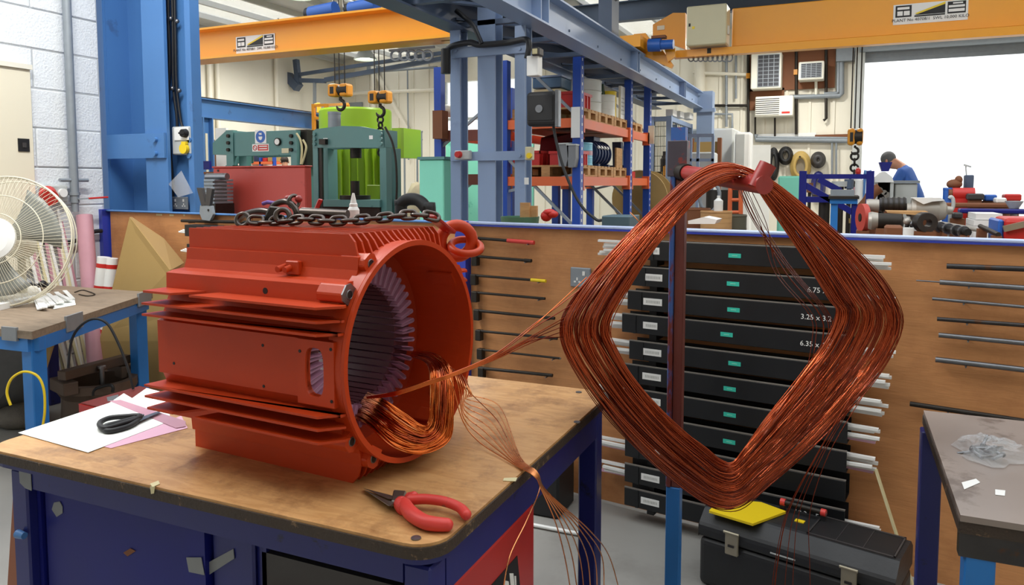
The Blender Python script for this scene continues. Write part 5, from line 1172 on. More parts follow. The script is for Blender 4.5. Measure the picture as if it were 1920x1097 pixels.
a, b, c, d = rect(374, 318, 470, 322, 9.0); single('far_bench', MB().box((a, 9.0, c - .03), (b, 9.9, c)).box((a, 9.1, 0), (a + .08, 9.2, c - .03)).box((b - .1, 9.1, 0), (b - .02, 9.2, c - .03)), m_brown, 'brown bench at the far left carrying stored panels', 'bench')
a, b, c, d = rect(757, 320, 800, 402, 8.2)
mb = MB(); nu, nv = 14, 10; vs = []
for j in range(nv + 1):
    for i in range(nu + 1):
        u, v = i / nu, j / nv; vs.append((-6.02 + .7 * u, 9.0 + .8 * v, (1.42 * (math.sin(math.pi * min(1, .12 + .8 * u)) ** .8) * (1 - abs(v - .5) * .7) + RND.uniform(-.03, .03)) if 0 < i < nu else .0))
mb.add(vs, [(j * (nu + 1) + i, j * (nu + 1) + i + 1, (j + 1) * (nu + 1) + i + 1, (j + 1) * (nu + 1) + i) for j in range(nv) for i in range(nu)], True)
single('tarpaulin', mb, m_tarp, 'rumpled khaki tarpaulin heap between the teal press and mint panel', 'tarpaulin')
MP = thing('mint_tank', 'tall mint green steel tank panel left of the column cluster', 'panel', at(806, 400, y=7.0))
a, b, c, d = rect(786, 294, 832, 400, 7.0); MB().box((a, 7.0, 0), (b, 7.35, d - .03)).build('body', m_mint, MP, bevel=.01); MB().box((a - .01, 6.98, d - .03), (b + .02, 7.37, d)).build('rim', m_press, MP)
single('mint_sheet', MB().box((at(836, 300, y=10.8).x, 10.8, 0), (at(1000, 300, y=10.8).x, 10.84, at(900, 250, y=10.8).z)), m_mint, 'second mint green steel sheet seen through the gaps of the column cluster', 'panel')
HT = [at(x, y, y=4.6) for x, y in ((752, 404), (752, 384), (765, 374), (785, 376), (800, 392), (806, 408))]; HT = [V((HT[0].x, 4.6, .05))] + HT + [V((HT[-1].x, 4.6, .05))]
single('black_ducting', MB().tube(smooth_path(HT, 6), .045, 12), m_black, 'bent black ducting just above the screen left of the mint tank', 'hose')
# ---- pallet racking along the runway
RX0, RX1 = -2.6, -3.45; RY = (7.6, 9.62, 10.67)
RK = thing('pallet_rack', 'blue and orange pallet racking loaded with motors and drums', 'rack', (-3.0, 9.1, 0))
for y in RY:
    for X in (RX0, RX1):
        up = MB().box((X - .045, y - .05, 0), (X + .045, y + .05, 2.74 if y < 10 else 2.82)).build('upright', m_rackblue, RK)
        if X == RX0:
            for k in range(22): MB().box((X + .045, y - .014, .9 + k * .085), (X + .0465, y + .014, .93 + k * .085)).build('slot', m_white, up)
    for k in range(4):
        z = .3 + k * .6; MB().bar((RX0, y, z), (RX1, y, z + .5 * (1 if k % 2 else -1) + .3), .03, .03).build('brace', m_gal, RK)
for zt in (2.09, 1.47):
    for y0, y1 in zip(RY, RY[1:]):
        for X in (RX0, RX1):
            B_ = MB().box((X - .025, y0 + .05, zt - .1), (X + .03, y1 - .05, zt)).build('load_beam', m_rackor, RK)
            for y in (y0 + .05, y1 - .09): MB().box((X - .05, y, zt - .15), (X + .05, y + .04, zt + .03)).build('beam_connector', m_rackor, B_)
        MB().box((RX1 + .03, y0 + .06, zt - .03), (RX0 - .03, y1 - .06, zt - .005)).build('shelf_board', m_brown, RK)
    MB().box((RX1, RY[0] - .03, zt - .1), (RX0, RY[0] + .03, zt)).build('end_beam', m_rackor, RK)
a, b, c, d = rect(1069, 200, 1085, 258, 7.5); MB().box((a, 7.53, c), (b, 7.545, d)).build('load_notice', m_white, RK)
a, b, c, d = rect(1216, 236, 1222, 270, 10.6); MB().box((a, 10.58, c), (b + .04, 10.6, d)).build('load_notice', m_cream, RK)
R2 = thing('pallet_rack', 'second blue rack behind the column cluster with rusty beams', 'rack', (-4.0, 8, 0))
for X in (-4.28, -3.6):
    for y in (7.6, 9.62): MB().box((X - .045, y - .05, 0), (X + .045, y + .05, 2.72)).build('upright', m_rackblue, R2)
for zt in (2.0, 1.5):
    for X in (-4.28, -3.6): MB().box((X - .03, 7.65, zt - .1), (X + .03, 9.57, zt)).build('load_beam', m_rackor, R2)
    MB().box((-4.28, 7.56, zt - .12), (-3.6, 7.64, zt)).build('end_beam', mat('rust_beam', '#6A3428', .6, var=.2), R2)
for k in range(3): MB().bar((-4.28, 7.6, .4 + .7 * k), (-3.6, 7.6, .9 + .7 * k), .03, .03).build('brace', m_gal, R2)
MB().box((at(811, 230, y=7.4).x, 7.4, at(820, 260, y=7.4).z), (at(829, 230, y=7.4).x, 7.54, at(820, 207, y=7.4).z)).build('brown_board', m_brown, R2)
single('rag_roll', MB().ball(at(842, 208, y=7.8), (.09, .15, .075), 12, 8), m_cream, 'pale rolled bundle on the second rack beside the column', 'bundle')
# pallets: one built with its boards, then copied
def pallet(label, loc):
    T = thing('pallet', label, 'pallet', loc, 'wooden pallets on the racking')
    x, y, z = loc; W, L = .8, .62
    for k in range(5): MB().box((x - W / 2, y + k * (L - .1) / 4, z + .105), (x + W / 2, y + k * (L - .1) / 4 + .1, z + .125)).build('deck_board', m_pallet, T)
    for k in range(3):
        MB().box((x - W / 2 + k * (W - .1) / 2, y, z + .09), (x - W / 2 + k * (W - .1) / 2 + .1, y + L, z + .105)).build('stringer', m_pallet, T)
        for q in range(3): MB().box((x - W / 2 + k * (W - .1) / 2, y + q * (L - .09) / 2, z + .018), (x - W / 2 + k * (W - .1) / 2 + .1, y + q * (L - .09) / 2 + .09, z + .09)).build('block', m_pallet, T)
        MB().box((x - W / 2 + k * (W - .1) / 2, y, z), (x - W / 2 + k * (W - .1) / 2 + .1, y + L, z + .018)).build('bottom_board', m_pallet, T)
    return T
px_ = -3.0
p0_ = pallet('pallet on the upper shelf nearest the column, under the red crate', (px_, 7.68, 2.092))
for (y, z), l in zip(((8.33, 2.092), (8.97, 2.092), (9.75, 2.092), (7.68, 1.472), (8.33, 1.472), (8.97, 1.472)), ('pallet on the upper shelf under the big white drum', 'pallet on the upper shelf under the white sign board', 'pallet at the far end of the upper shelf', 'pallet on the lower shelf under the pale blue drum', 'pallet on the lower shelf under the navy motor', 'pallet on the lower shelf under the cardboard sheet')): dup(p0_, (px_, y, z), label=l)
ZU, ZL_ = 2.092 + .126, 1.472 + .126
def tub(name, lo, hi, m, label, cat='crate', t=.012):
    T = thing(name, label, cat, (lo[0], lo[1], lo[2]))
    (x0, y0, z0), (x1, y1, z1) = lo, hi
    MB().box((x0, y0, z0), (x1, y1, z0 + t)).build('base', m, T); 
    for a, b in (((x0, y0, z0 + t), (x1, y0 + t, z1)), ((x0, y1 - t, z0 + t), (x1, y1, z1)), ((x0, y0 + t, z0 + t), (x0 + t, y1 - t, z1)), ((x1 - t, y0 + t, z0 + t), (x1, y1 - t, z1))): MB().box(a, b).build('side', m, T)
    n = 4
    for k in range(n): y = y0 + (y1 - y0) * (k + .5) / n; MB().box((x1, y - .012, z0), (x1 + .012, y + .012, z1 - .03)).build('rib', m, T)
    MB().box((x0 - .012, y0 - .012, z1 - .03), (x1 + .014, y0, z1)).box((x1, y0 - .012, z1 - .03), (x1 + .014, y1 + .012, z1)).build('rim', m, T)
    return T
m_drumw = mat('drum_white', '#D5D8D6', .4, var=.05)
tub('red_crate', (-3.05, 7.7, ZU), (-2.63, 8.12, ZU + .17), m_redtape, 'red plastic crate on the upper rack shelf next to the white notice')
def drum(name, c, r, h, m, label, m2=None, lid=None):
    T = thing(name, label, 'drum', c)
    MB().lathe([(0, 0), (r, 0), (r * 1.03, .01), (r, .02), (r, h * .33), (r * 1.025, h * .34), (r, h * .36), (r, h * .66), (r * 1.025, h * .67), (r, h * .69), (r, h - .02), (r * 1.03, h - .01), (r, h), (r * .92, h), (r * .92, h - .015), (0, h - .015)], c, n=28).build('body', m, T)
    if m2: MB().lathe([(r * 1.012, h * .45), (r * 1.015, h * .45), (r * 1.015, h * .64), (r * 1.012, h * .64)], c, n=28).build('band', m2, T)
    return T
drum('white_drum', (-2.95, 8.62, ZU), .28, .40, m_drumw, 'large white drum on the upper rack shelf')
drum('white_tub', (-2.72, 8.98, ZU), .12, .26, m_white, 'small bright white tub beside the large white drum')
single('green_cover', MB().prism([(-2.9, 9.0, ZU), (-2.9, 9.35, ZU), (-2.9, 9.1, ZU + .42)], (.12, 0, 0)), mat('dark_green', '#24402F', .6), 'dark green pointed cover behind the small white tub on the rack', 'cover')
drum('yellow_can', (-2.78, 9.28, ZU), .11, .34, m_yellow, 'yellow can on the upper rack shelf')
SBd = thing('sign_board', 'white board with lines of print on the upper rack shelf', 'board', (-2.68, 9.5, ZU))
MB().box((-2.66, 9.36, ZU), (-2.63, 9.56, ZU + .42)).build('board', m_white, SBd)
for k in range(5): MB().box((-2.63, 9.39, ZU + .06 + .05 * k), (-2.628, 9.53 - .02 * (k % 3), ZU + .075 + .05 * k)).build('print_line', m_label, SBd)
BCh = thing('blue_chest', 'long grey-blue steel chest on packing under the runway behind the black casing', 'chest', at(1028, 166, y=8.0))
a, b, c, d = rect(998, 145, 1052, 165, 8.0); MB().box((a, 8.0, c), (b, 8.5, d)).build('body', mat('chest_blue', '#4F6F8C', .45), BCh, bevel=.01); MB().box((a - .01, 7.99, d), (b + .01, 8.51, d + .02)).build('lid', m_sgrey, BCh)
a, b, c, d = rect(1000, 166, 1050, 176, 8.0); single('timber_packing', MB().box((a, 8.02, 2.1), (b, 8.48, d - .004)), m_masking, 'pale timber packing under the blue chest', 'timber')
tub('red_tub', (-3.4, 7.7, ZL_), (-3.08, 8.3, ZL_ + .16), m_redtape, 'red plastic tub at the back of the lower rack shelf')
for k, (x0, y0, x1, y1) in enumerate(((1044, 268, 1066, 312), (1063, 270, 1080, 314))):
    a, b, c, d = rect(x0, y0, x1, y1, 7.45); T = thing('grey_bin', 'tapered grey bin hung at the rack end, %s of two' % ('left' if k == 0 else 'right'), 'bin', (a, 7.45, c))
    MB().prism([(a, 7.44, d), (b, 7.44, d), (b, 7.44, c + (d - c) * .4), (b - (b - a) * .2, 7.44, c), (a + (b - a) * .2, 7.44, c)], (0, .12, 0)).build('body', mat('bin_grey', '#7D7F82', .5), T, bevel=.006); MB().box((a - .005, 7.43, d - .015), (b + .005, 7.57, d)).build('rim', m_lgrey, T)
tub('red_crate', (-2.95, 7.68, ZL_), (-2.62, 7.98, ZL_ + .15), m_redtape, 'red crate on the lower rack shelf left of the pale blue drum')
drum('blue_drum', (-2.78, 8.18, ZL_), .15, .26, mat('drum_cyan', '#7CC0DC', .4), 'pale blue drum with pink band on the lower rack shelf', m_pink)
NM = thing('navy_motor', 'navy blue electric motor lying on the lower rack shelf', 'motor', (-2.8, 8.75, ZL_))
MB().cyl((-2.8, 8.45, ZL_ + .16), (-2.8, 9.0, ZL_ + .16), .145, n=24).build('housing', m_navym, NM)
for k in range(5): MB().cyl((-2.8, 8.5 + .12 * k, ZL_ + .16), (-2.8, 8.53 + .12 * k, ZL_ + .16), .162, n=24).build('ring_fin', m_navym, NM)
MB().cyl((-2.8, 9.0, ZL_ + .16), (-2.8, 9.1, ZL_ + .16), .12, .09, n=20).build('end_cap', m_navym, NM); MB().box((-2.86, 8.6, ZL_ + .29), (-2.74, 8.85, ZL_ + .36)).build('terminal_box', m_navym, NM, bevel=.008); [MB().box((-2.95, q, ZL_), (-2.65, q + .06, ZL_ + .03)).build('foot', m_navym, NM) for q in (8.5, 8.9)]
for k in range(4): p = V((-2.66, 8.5 + .12 * k, ZL_ + .22)); MB().cyl(p, p + V((.02, 0, .01)), .02, n=8).build('bolt_head', m_white, NM)
single('cardboard_piece', MB().box((-2.66, 9.22, ZL_), (-2.64, 9.5, ZL_ + .25)), m_pallet, 'tan cardboard piece upright beside the navy motor', 'cardboard')
single('red_cloth', MB().prism([(-3.3, 8.2, ZL_), (-3.3, 9.4, ZL_), (-3.3, 9.35, ZL_ + .30), (-3.3, 8.8, ZL_ + .42), (-3.3, 8.3, ZL_ + .34)], (.2, 0, 0)), mat('dark_red_cloth', '#7A1820', .8, var=.2), 'dark red cover over stock at the rear of the lower shelf', 'cover', bevel=.04, seg=2)
SM = thing('slate_machine', 'slate grey machine part with white strip, far bay of the lower shelf', 'machine', (-2.8, 9.95, 1.472))
MB().box((-2.95, 9.8, 1.472), (-2.65, 10.2, 1.56)).build('base', m_redtape, SM); MB().box((-2.64, 9.84, 1.49), (-2.635, 9.96, 1.545)).build('opening', m_iron, SM)
MB().box((-2.9, 9.8, 1.56), (-2.7, 10.1, 1.64)).build('bed', m_sdark, SM); MB().prism([(-2.85, 9.78, 1.64), (-2.85, 9.9, 1.64), (-2.85, 9.85, 1.95), (-2.85, 9.74, 1.95)], (.12, 0, 0)).build('column', m_sdark, SM); MB().box((-2.85, 10.0, 1.64), (-2.74, 10.2, 1.85)).build('head', m_dgrey, SM, bevel=.01); MB().bar((-2.72, 9.92, 1.64), (-2.72, 9.88, 1.9), .03, .02).build('strip', m_white, SM)
for k, (y, r, h) in enumerate(((7.95, .26, .85), (8.5, .28, .8), (9.1, .25, .7))): drum('dark_drum', (-3.0, y, 0), r, h, m_dgrey, 'dark drum on the floor under the rack, %s from the column' % ('first', 'second', 'third')[k])
rc = at(1200, 372, y=11.0); RE = thing('cable_reel', 'big brown wooden cable reel at the far end of the rack', 'reel', (rc.x, 11.1, 0))
MB().cyl((rc.x, 10.95, rc.z), (rc.x, 11.0, rc.z), .42, n=36).build('flange', m_card, RE); MB().cyl((rc.x, 11.4, rc.z), (rc.x, 11.45, rc.z), .42, n=36).build('flange', m_card, RE); MB().cyl((rc.x, 11.0, rc.z), (rc.x, 11.4, rc.z), .2, n=24).build('barrel', m_brown, RE); MB().box((rc.x - .3, 11.0, 0), (rc.x + .3, 11.4, max(.02, rc.z - .41))).build('cradle', m_brown, RE)
a, b, c, d = rect(1205, 322, 1240, 420, 11.6); single('tan_board', MB().box((a, 11.6, 0), (b, 11.64, d)), m_card, 'tan board standing behind the big cable reel', 'board')
a, b, c, d = rect(1150, 368, 1182, 405, 9.4); single('tan_sheet', MB().box((-2.72, 9.45, 0), (-2.68, 10.6, .95)), m_card, 'tan sheet leaning inside the bottom of the rack', 'sheet')
# low bench hidden by the screen, and what stands proud of it
single('stock_bench', MB().box((-2.2, 3.45, 1.10), (-.3, 3.95, 1.13)).box((-2.15, 3.5, 0), (-2.1, 3.9, 1.1)).box((-.4, 3.5, 0), (-.35, 3.9, 1.1)), m_brown, 'narrow stock bench directly behind the plywood screen', 'bench')
c = at(975, 404, y=3.7); GT = thing('green_tub', 'round green tub holding timber offcuts behind the screen', 'tub', (c.x, 3.7, 1.13))
MB().lathe([(0, .005), (.09, .005), (.1, .085), (.105, .085), (.095, 0), (0, 0)], (c.x - .0, 3.7, 1.13), n=28).build('bowl', mat('tub_green', '#4E7A60', .5), GT)
for x0, y0, x1, y1 in ((975, 380, 992, 408), (992, 386, 1006, 408)): single('timber_offcut', bx(MB(), x0, y0, x1, y1, 3.68 + (x0 - 975) * .001, .02), m_pallet, 'pale timber offcut in the green tub, %s one' % ('taller' if y0 == 380 else 'shorter'), 'timber')
p = at(1030, 398, y=3.65); RG = thing('red_gloves', 'crumpled red thing on the stock bench right of the green tub', 'glove', p)
MB().ball(p, (.035, .03, .018), 12, 8).ball(p + V((.02, 0, -.01)), (.03, .03, .02), 10, 6).ball(p + V((-.02, .01, -.02)), (.03, .04, .03), 10, 6).build('body', m_redtape, RG)
a, b, c, d = rect(1128, 405, 1180, 412, 3.6); single('teal_tray', MB().box((a, 3.6, 1.131), (b, 3.8, d)), mat('tray_slate', '#4B6672', .5), 'flat slate tray just above the screen left of the coil', 'tray', bevel=.005)
# ---- right-hand bay: crane
Yc = 9.3
CR = thing('overhead_crane', 'yellow overhead crane of the right bay with beige control cabinet and white sign', 'crane', (0, Yc, 3))
x0 = at(1372, 60, y=Yc).x; zb_, zt2 = at(1400, 86, y=Yc).z, at(1480, 6, y=Yc).z
MB().box((x0, Yc, zb_), (4.4, Yc + .35, zt2)).build('girder', m_crane, CR, bevel=.01)
za, zc_ = at(1300, 106, y=Yc - .15).z, at(1300, 86, y=Yc - .15).z
MB().box((at(1262, 95, y=Yc - .15).x, Yc - .15, za), (4.4, Yc - .02, za + .085)).build('lower_rail', m_crane, CR)
p = at(1330, 95, y=Yc - .151); MB().box((p.x - .025, Yc - .156, p.z - .03), (p.x + .02, Yc - .15, p.z + .03)).build('dark_clip', m_iron, CR)
MB().box((-2.42, 8.55, 2.965), (-2.18, 10.1, 3.1)).build('end_carriage', m_crane, CR)
mb = MB(); mb.prism([at(x, y, y=8.9) for x, y in ((1188, 64), (1210, 62), (1217, 72), (1226, 72), (1262, 122), (1258, 128), (1188, 96))], (0, .06, 0)); mb.build('buffer_plate', m_crane, CR)
mb = MB(); mb.prism([at(x, y, y=9.25) for x, y in ((1224, 46), (1262, 24), (1285, 24), (1285, 92), (1224, 70))], (0, .1, 0)); mb.build('gusset', m_crane, CR)
bx(MB(), 1232, 48, 1246, 56, 9.24, .006).build('maker_plate', m_cream, CR); p = at(1199, 91, y=8.88); MB().cyl(p, p - V((0, .03, 0)), .035, n=14).build('wheel_pin', m_iron, CR)
p = at(1216, 85, y=8.75); q = at(1263, 83, y=8.75); MB().cyl(p, p.lerp(q, .5), .075, n=18).build('gearbox', m_motblue, CR); MB().cyl(p.lerp(q, .5), q, .055, n=18).build('drive_motor', m_motblue, CR); bx(MB(), 1221, 66, 1247, 71, 8.72, .1).build('motor_shade', m_brown, CR)
mb = MB(); mb.prism([at(x, y, y=8.85) for x, y in ((1246, 92), (1266, 90), (1266, 106), (1252, 116))], (0, .05, 0)); mb.build('bracket', m_crane, CR)
a, b, c, d = rect(1287, 9, 1362, 84, 9.0); CBX = MB().box((a, 9.0, c), (b, 9.28, d)).build('control_cabinet', m_beige, CR, bevel=.012)
p = at(1293, 47, y=8.999); MB().cbox(p, (.02, 0, 0), (0, .01, 0), (0, 0, .035)).build('lock', m_black, CBX); p = at(1300, 52, y=8.999); MB().cbox(p, (.03, 0, 0), (0, .004, 0), (0, 0, .03)).build('hazard_mark', m_yellow, CBX)
bx(MB(), 1362, 48, 1367, 64, 9.1, .06).build('side_socket', m_white, CBX)
sign(CR, 1675, 4, 1815, 42, Yc - .002)
for k in range(9):
    p = at(1296 + k * 9, 108, y=9.25); single('festoon_loop', MB().ring(p, .035, .009, (0, 1, 0), 14, 6, 1.3), m_gal, 'small cable loop hanging beneath the right crane rail', 'cable', 'festoon loops on the right crane')
HKR, hx, hz = hookblock(1604, 256, 30, 32, 9.3, 'yellow hook block with hanging chain beside the bright doorway', at(1604, 84, y=9.35).z + .12)
p = at(1602, 300, y=9.3); HC = HKR
for k in range(8): MB().ring(V((hx, 9.4, hz - .03 - .065 * k)), .04, .013, (1, 0, 0) if k % 2 else (.2, 1, 0), 14, 6).build('chain_link', m_iron, HC)
# end column of the runway and rafters
a, b, c, d = rect(1305, 205, 1334, 260, 12.9); single('end_column', MB().box((a, 12.95, 0), (b, 13.2, 2.95)).box((a - .05, 12.9, 2.6), (b + .05, 13.0, 2.66)), m_sgrey, 'blue-grey column carrying the far end of the runway beam', 'column')
RC2 = thing('roof_column', 'dark grey portal column and haunch rising above the runway beam', 'column', at(1137, 60, y=7.6))
a, b, c, d = rect(1122, 0, 1147, 70, 8.6); MB().box((a, 8.6, 2.96), (b, 8.9, 4.75)).build('column', m_sdark, RC2)
mb = MB(); mb.prism([V((b, 8.7, 3.55)), V((b + 2.4, 8.7, 4.7)), V((b, 8.7, 4.7))], (0, .06, 0)); mb.build('haunch', m_sdark, RC2)
mb = MB(); mb.prism([V((a, 8.7, 3.75)), V((a - 1.8, 8.7, 4.7)), V((a, 8.7, 4.7))], (0, .06, 0)); mb.build('haunch', m_sdark, RC2)
# ---- far wall fittings
YW = YF - .03
def onwall(name, x0, y0, x1, y1, m, label, cat, dep=.05, **k):
    a, b, c, d = rect(x0, y0, x1, y1, YW - dep); return single(name, MB().box((a, YW - dep, c), (b, YW, d)), m, label, cat, **k)
onwall('backing_board', 1404, 94, 1566, 168, m_brown, 'brown board behind the air conditioners high on the far wall', 'board', .04)
onwall('backing_board', 1404, 166, 1470, 206, m_brown, 'lower brown board behind the louvred air conditioner', 'board', .04)
def aircon(x0, y0, x1, y1, gx0, gx1, label, louvre=False):
    Y = YW - .45; a, b, c, d = rect(x0, y0, x1, y1, Y); T = thing('air_conditioner', label, 'air conditioner', (a, Y, c), 'air conditioners on the far wall')
    MB().box((a, Y, c), (b, YW - .05, d)).build('case', m_ac, T, bevel=.015)
    ga, gb, gc_, gd = rect(gx0, y0 + 4, gx1, y1 - 4, Y); MB().box((ga, Y - .006, gc_), (gb, Y + .001, gd)).build('grille', m_grille, T)
    n = 8
    for k in range(n + 1):
        z = gc_ + (gd - gc_) * k / n; MB().box((ga, Y - .02, z - (.011 if louvre else .005)), (gb, Y - .007, z + (.011 if louvre else .005))).build('louvre' if louvre else 'grille_bar', m_ac if louvre else m_gal, T)
    if not louvre:
        for k in range(5): x = ga + (gb - ga) * k / 4; MB().box((x - .006, Y - .014, gc_), (x + .006, Y - .007, gd)).build('grille_bar', m_gal, T)
    else: MB().box((b - .22, Y - .004, c + .05), (b - .06, Y, c + .09)).build('maker_badge', m_redtape, T)
    return T
aircon(1408, 99, 1465, 166, 1421, 1461, 'tall white air conditioner with big dark grille on the brown board')
aircon(1497, 115, 1545, 149, 1502, 1540, 'small white air conditioner with dark grille right of the tall one')
aircon(1416, 180, 1487, 218, 1417, 1461, 'wide white air conditioner with horizontal louvres, lowest of three', True)
def wpipe(pts, r, m, label, off=.08): return single('wall_conduit', MB().tube([at(x, y, y=YW - off) for x, y in pts], r, 8), m, label, 'pipe')
for pts, r, m, l in (
    (((1578, 84), (1578, 176), (1574, 180), (1480, 182)), .05, m_gal, 'grey insulated pipe elbowing left below the air conditioners'),
    (((1572, 84), (1572, 172), (1568, 175), (1545, 176)), .04, m_gal, 'thinner grey pipe inside the elbow of the insulated one'),
    (((1403, 95), (1403, 250)), .03, m_iron, 'dark conduit down the left edge of the brown boards'),
    (((1493, 95), (1493, 252)), .03, m_iron, 'dark conduit straight down right of the louvred air conditioner'),
    (((1549, 90), (1549, 222), (1544, 226)), .03, m_iron, 'dark conduit right of the small air conditioner'),
    (((1335, 198), (1404, 198)), .03, m_iron, 'dark conduit running level into the brown boards'),
    (((1340, 214), (1373, 214), (1373, 240)), .025, m_gal, 'thin conduit bending down behind the white cabin'),
    (((1362, 110), (1362, 238)), .03, m_gal, 'pale conduit left of the air conditioners'),
    (((1380, 100), (1380, 185)), .025, m_gal, 'thin pale conduit above the white cabin'),
    (((1300, 136), (1400, 140)), .04, m_clad, 'cream pipe level across the wall behind the crane'),
    (((1312, 100), (1312, 200)), .12, m_clad, 'wide cream downpipe on the far wall behind the crane'),
    (((1417, 252), (1417, 262), (1590, 264)), .05, m_gal, 'grey trunking running level above the hanging hoses'),
    (((1420, 257), (1590, 259)), .025, m_gal, 'thin pipe just above the level grey trunking'),
    (((1453, 220), (1453, 262)), .02, m_iron, 'short conduit dropping from the louvred unit'),
    (((1416, 220), (1416, 256)), .02, m_iron, 'short conduit below the left end of the louvred unit'),
    (((1560, 265), (1560, 330)), .02, m_gal, 'thin drop pipe right of the hanging hoses'),
    (((1568, 265), (1568, 330)), .02, m_gal, 'second thin drop pipe beside the first, nearer the door'),
    (((1530, 150), (1530, 178)), .03, m_ac, 'white drain pipe below the small air conditioner')): wpipe(pts, r, m, l)
onwall('white_board', 1415, 250, 1530, 262, m_white, 'long white board above the grey trunking on the far wall', 'board', .03)
onwall('brown_strip', 1528, 252, 1592, 258, m_brown, 'brown wooden strip beside the white board on the far wall', 'strip', .05)
onwall('grey_box', 1568, 88, 1602, 114, m_gal, 'grey box on the wall beside the door head', 'box', .2)
for x, y, l in ((1491, 135, 'right of the tall air conditioner'), (1402, 142, 'left of the tall air conditioner')): onwall('yellow_isolator', x - 3, y - 5, x + 4, y + 5, m_hook, 'small yellow isolator ' + l, 'switch', .12)
onwall('door_post', 1599, 84, 1612, 420, m_lgrey, 'pale steel post beside the bright doorway', 'post', .2)
def hose(x, y, w, h, m, label, r=.035, n=4):
    T = thing('hose_coil', label, 'hose', at(x, y + h / 2, y=YW - .1), 'hoses hung on the far wall')
    for k in range(n):
        f = 1 - .1 * k; c = at(x, y, y=YW - .09 - .03 * k); W = w / 1400 * 17.6 / 2 * f; Hh = h / 1400 * 17.6 / 2 * f
        MB().tube([c + V((W * math.cos(t), 0, Hh * math.sin(t))) for t in [2 * math.pi * i / 28 for i in range(28)]], r, 8, True).build('turn', m, T)
    p = at(x, y - h / 2 + 3, y=YW); MB().cyl(p + V((0, 0, -.03)), p + V((0, -.25, -.03)), .02, n=8).build('peg', m_iron, T)
hose(1450, 308, 14, 52, m_black, 'tall black hose coil behind the white door panel'); hose(1473, 292, 19, 26, m_black, 'round black hose coil left of the tan one'); hose(1501, 312, 28, 46, m_gold, 'tan yellow hose coil in the middle of the row')
hose(1534, 300, 16, 20, m_dgrey, 'dense dark hose coil right of the tan one', .05, 5); hose(1534, 350, 18, 46, m_navy2, 'navy hose hung low below the dense dark coil')
# cabins, cage
WCB = thing('white_cabin', 'white portable cabin with bright door beyond the mesh cage', 'cabin', at(1350, 330, y=13.0))
a, b, c, d = rect(1291, 241, 1375, 345, 13.3); MB().box((a, 13.3, 0), (b, 15.4, d)).build('body', m_drumw, WCB, bevel=.03)
a2, b2, c2, d2 = rect(1377, 248, 1408, 345, 13.0); MB().box((a2, 13.0, 0), (b2, 13.28, d2)).build('door_unit', m_white, WCB, bevel=.04, seg=2); a3, b3, c3, d3 = rect(1379, 252, 1395, 345, 12.98); MB().box((a3, 12.98, 0), (b3, 12.998, d3)).build('grey_panel', m_lgrey, WCB)
a, b, c, d = rect(1409, 272, 1444, 345, 14.5); single('white_screen', MB().box((a, 14.5, 0), (b, 14.55, d)), m_white, 'plain white screen right of the cabin in front of the hoses', 'screen')
a, b, c, d = rect(1300, 266, 1345, 345, 12.6); DF = thing('brown_door_frame', 'tan door in a brown frame leaning on the white cabin', 'door', (a, 12.6, 0)); MB().box((a, 12.6, 0), (b, 12.65, d)).build('leaf', m_card, DF); MB().box((a - .06, 12.56, 0), (a, 12.66, d + .06)).build('jamb', m_brown, DF); MB().box((b, 12.56, 0), (b + .06, 12.66, d + .06)).build('jamb', m_brown, DF)
MC_ = thing('mesh_cage', 'blue-grey steel mesh cage full of tools beyond the rack', 'cage', at(1255, 330, y=11.5)); Y = 11.5
X0, X1 = at(1222, 300, y=Y).x, at(1254, 300, y=Y).x; zt3 = at(1250, 218, y=Y).z; yb3 = yside(1292, X1)
for x, y in ((X0, Y), (X1, Y), (X1, yb3), (X0, yb3)): MB().box((x - .04, y - .04, 0), (x + .04, y + .04, zt3)).build('post', m_sgrey, MC_)
for p, q in (((X0, Y), (X1, Y)), ((X1, Y), (X1, yb3))): MB().bar((*p, zt3 - .04), (*q, zt3 - .04), .07, .07).bar((*p, zt3 * .5), (*q, zt3 * .5), .05, .05).build('rail', m_sgrey, MC_)
for k in range(1, 12): MB().bar((X0 + (X1 - X0) * k / 12, Y, .1), (X0 + (X1 - X0) * k / 12, Y, zt3), .008, .008).build('mesh_wire', m_iron, MC_)
for k in range(1, 16): MB().bar((X0, Y, zt3 * k / 16), (X1, Y, zt3 * k / 16), .008, .008).build('mesh_wire', m_iron, MC_); MB().bar((X1, Y, zt3 * k / 16), (X1, yb3, zt3 * k / 16), .008, .008).build('mesh_wire', m_iron, MC_)
for k in range(1, 12): MB().bar((X1, Y + (yb3 - Y) * k / 12, .1), (X1, Y + (yb3 - Y) * k / 12, zt3), .008, .008).build('mesh_wire', m_iron, MC_)
cg_cols = (m_hook, m_iron, m_gold, m_brown, m_white, m_rackblue, m_redtape, m_dgrey)
single('cage_shelf', MB().box((X0 + .1, Y + .4, 1.48), (X1 - .1, Y + .8, 1.5)).box((X0 + .1, Y + .4, .98), (X1 - .1, Y + .8, 1.0)).box((X0 + .1, Y + .42, 0), (X0 + .14, Y + .46, 1.5)).box((X1 - .14, Y + .42, 0), (X1 - .1, Y + .46, 1.5)), m_brown, 'brown shelf unit inside the mesh cage', 'shelf')
for k in range(10):
    x = X0 + .2 + (X1 - X0 - .4) * (k % 5) / 4; z = (1.002, 1.502)[k // 5]; r = RND.uniform(.05, .08); h = RND.uniform(.2, .42)
    T = MB().lathe([(0, 0), (r, 0), (r, h * .7), (r * .5, h * .85), (r * .5, h), (0, h)], (x, Y + .6, z), n=12); single('tool_can', T, cg_cols[k % 8], '%s can on the %s shelf inside the mesh cage' % (('orange', 'black', 'tan', 'brown', 'white', 'blue', 'red', 'charcoal', 'yellow-orange', 'dark')[k], ('lower', 'upper')[k // 5]), 'can')
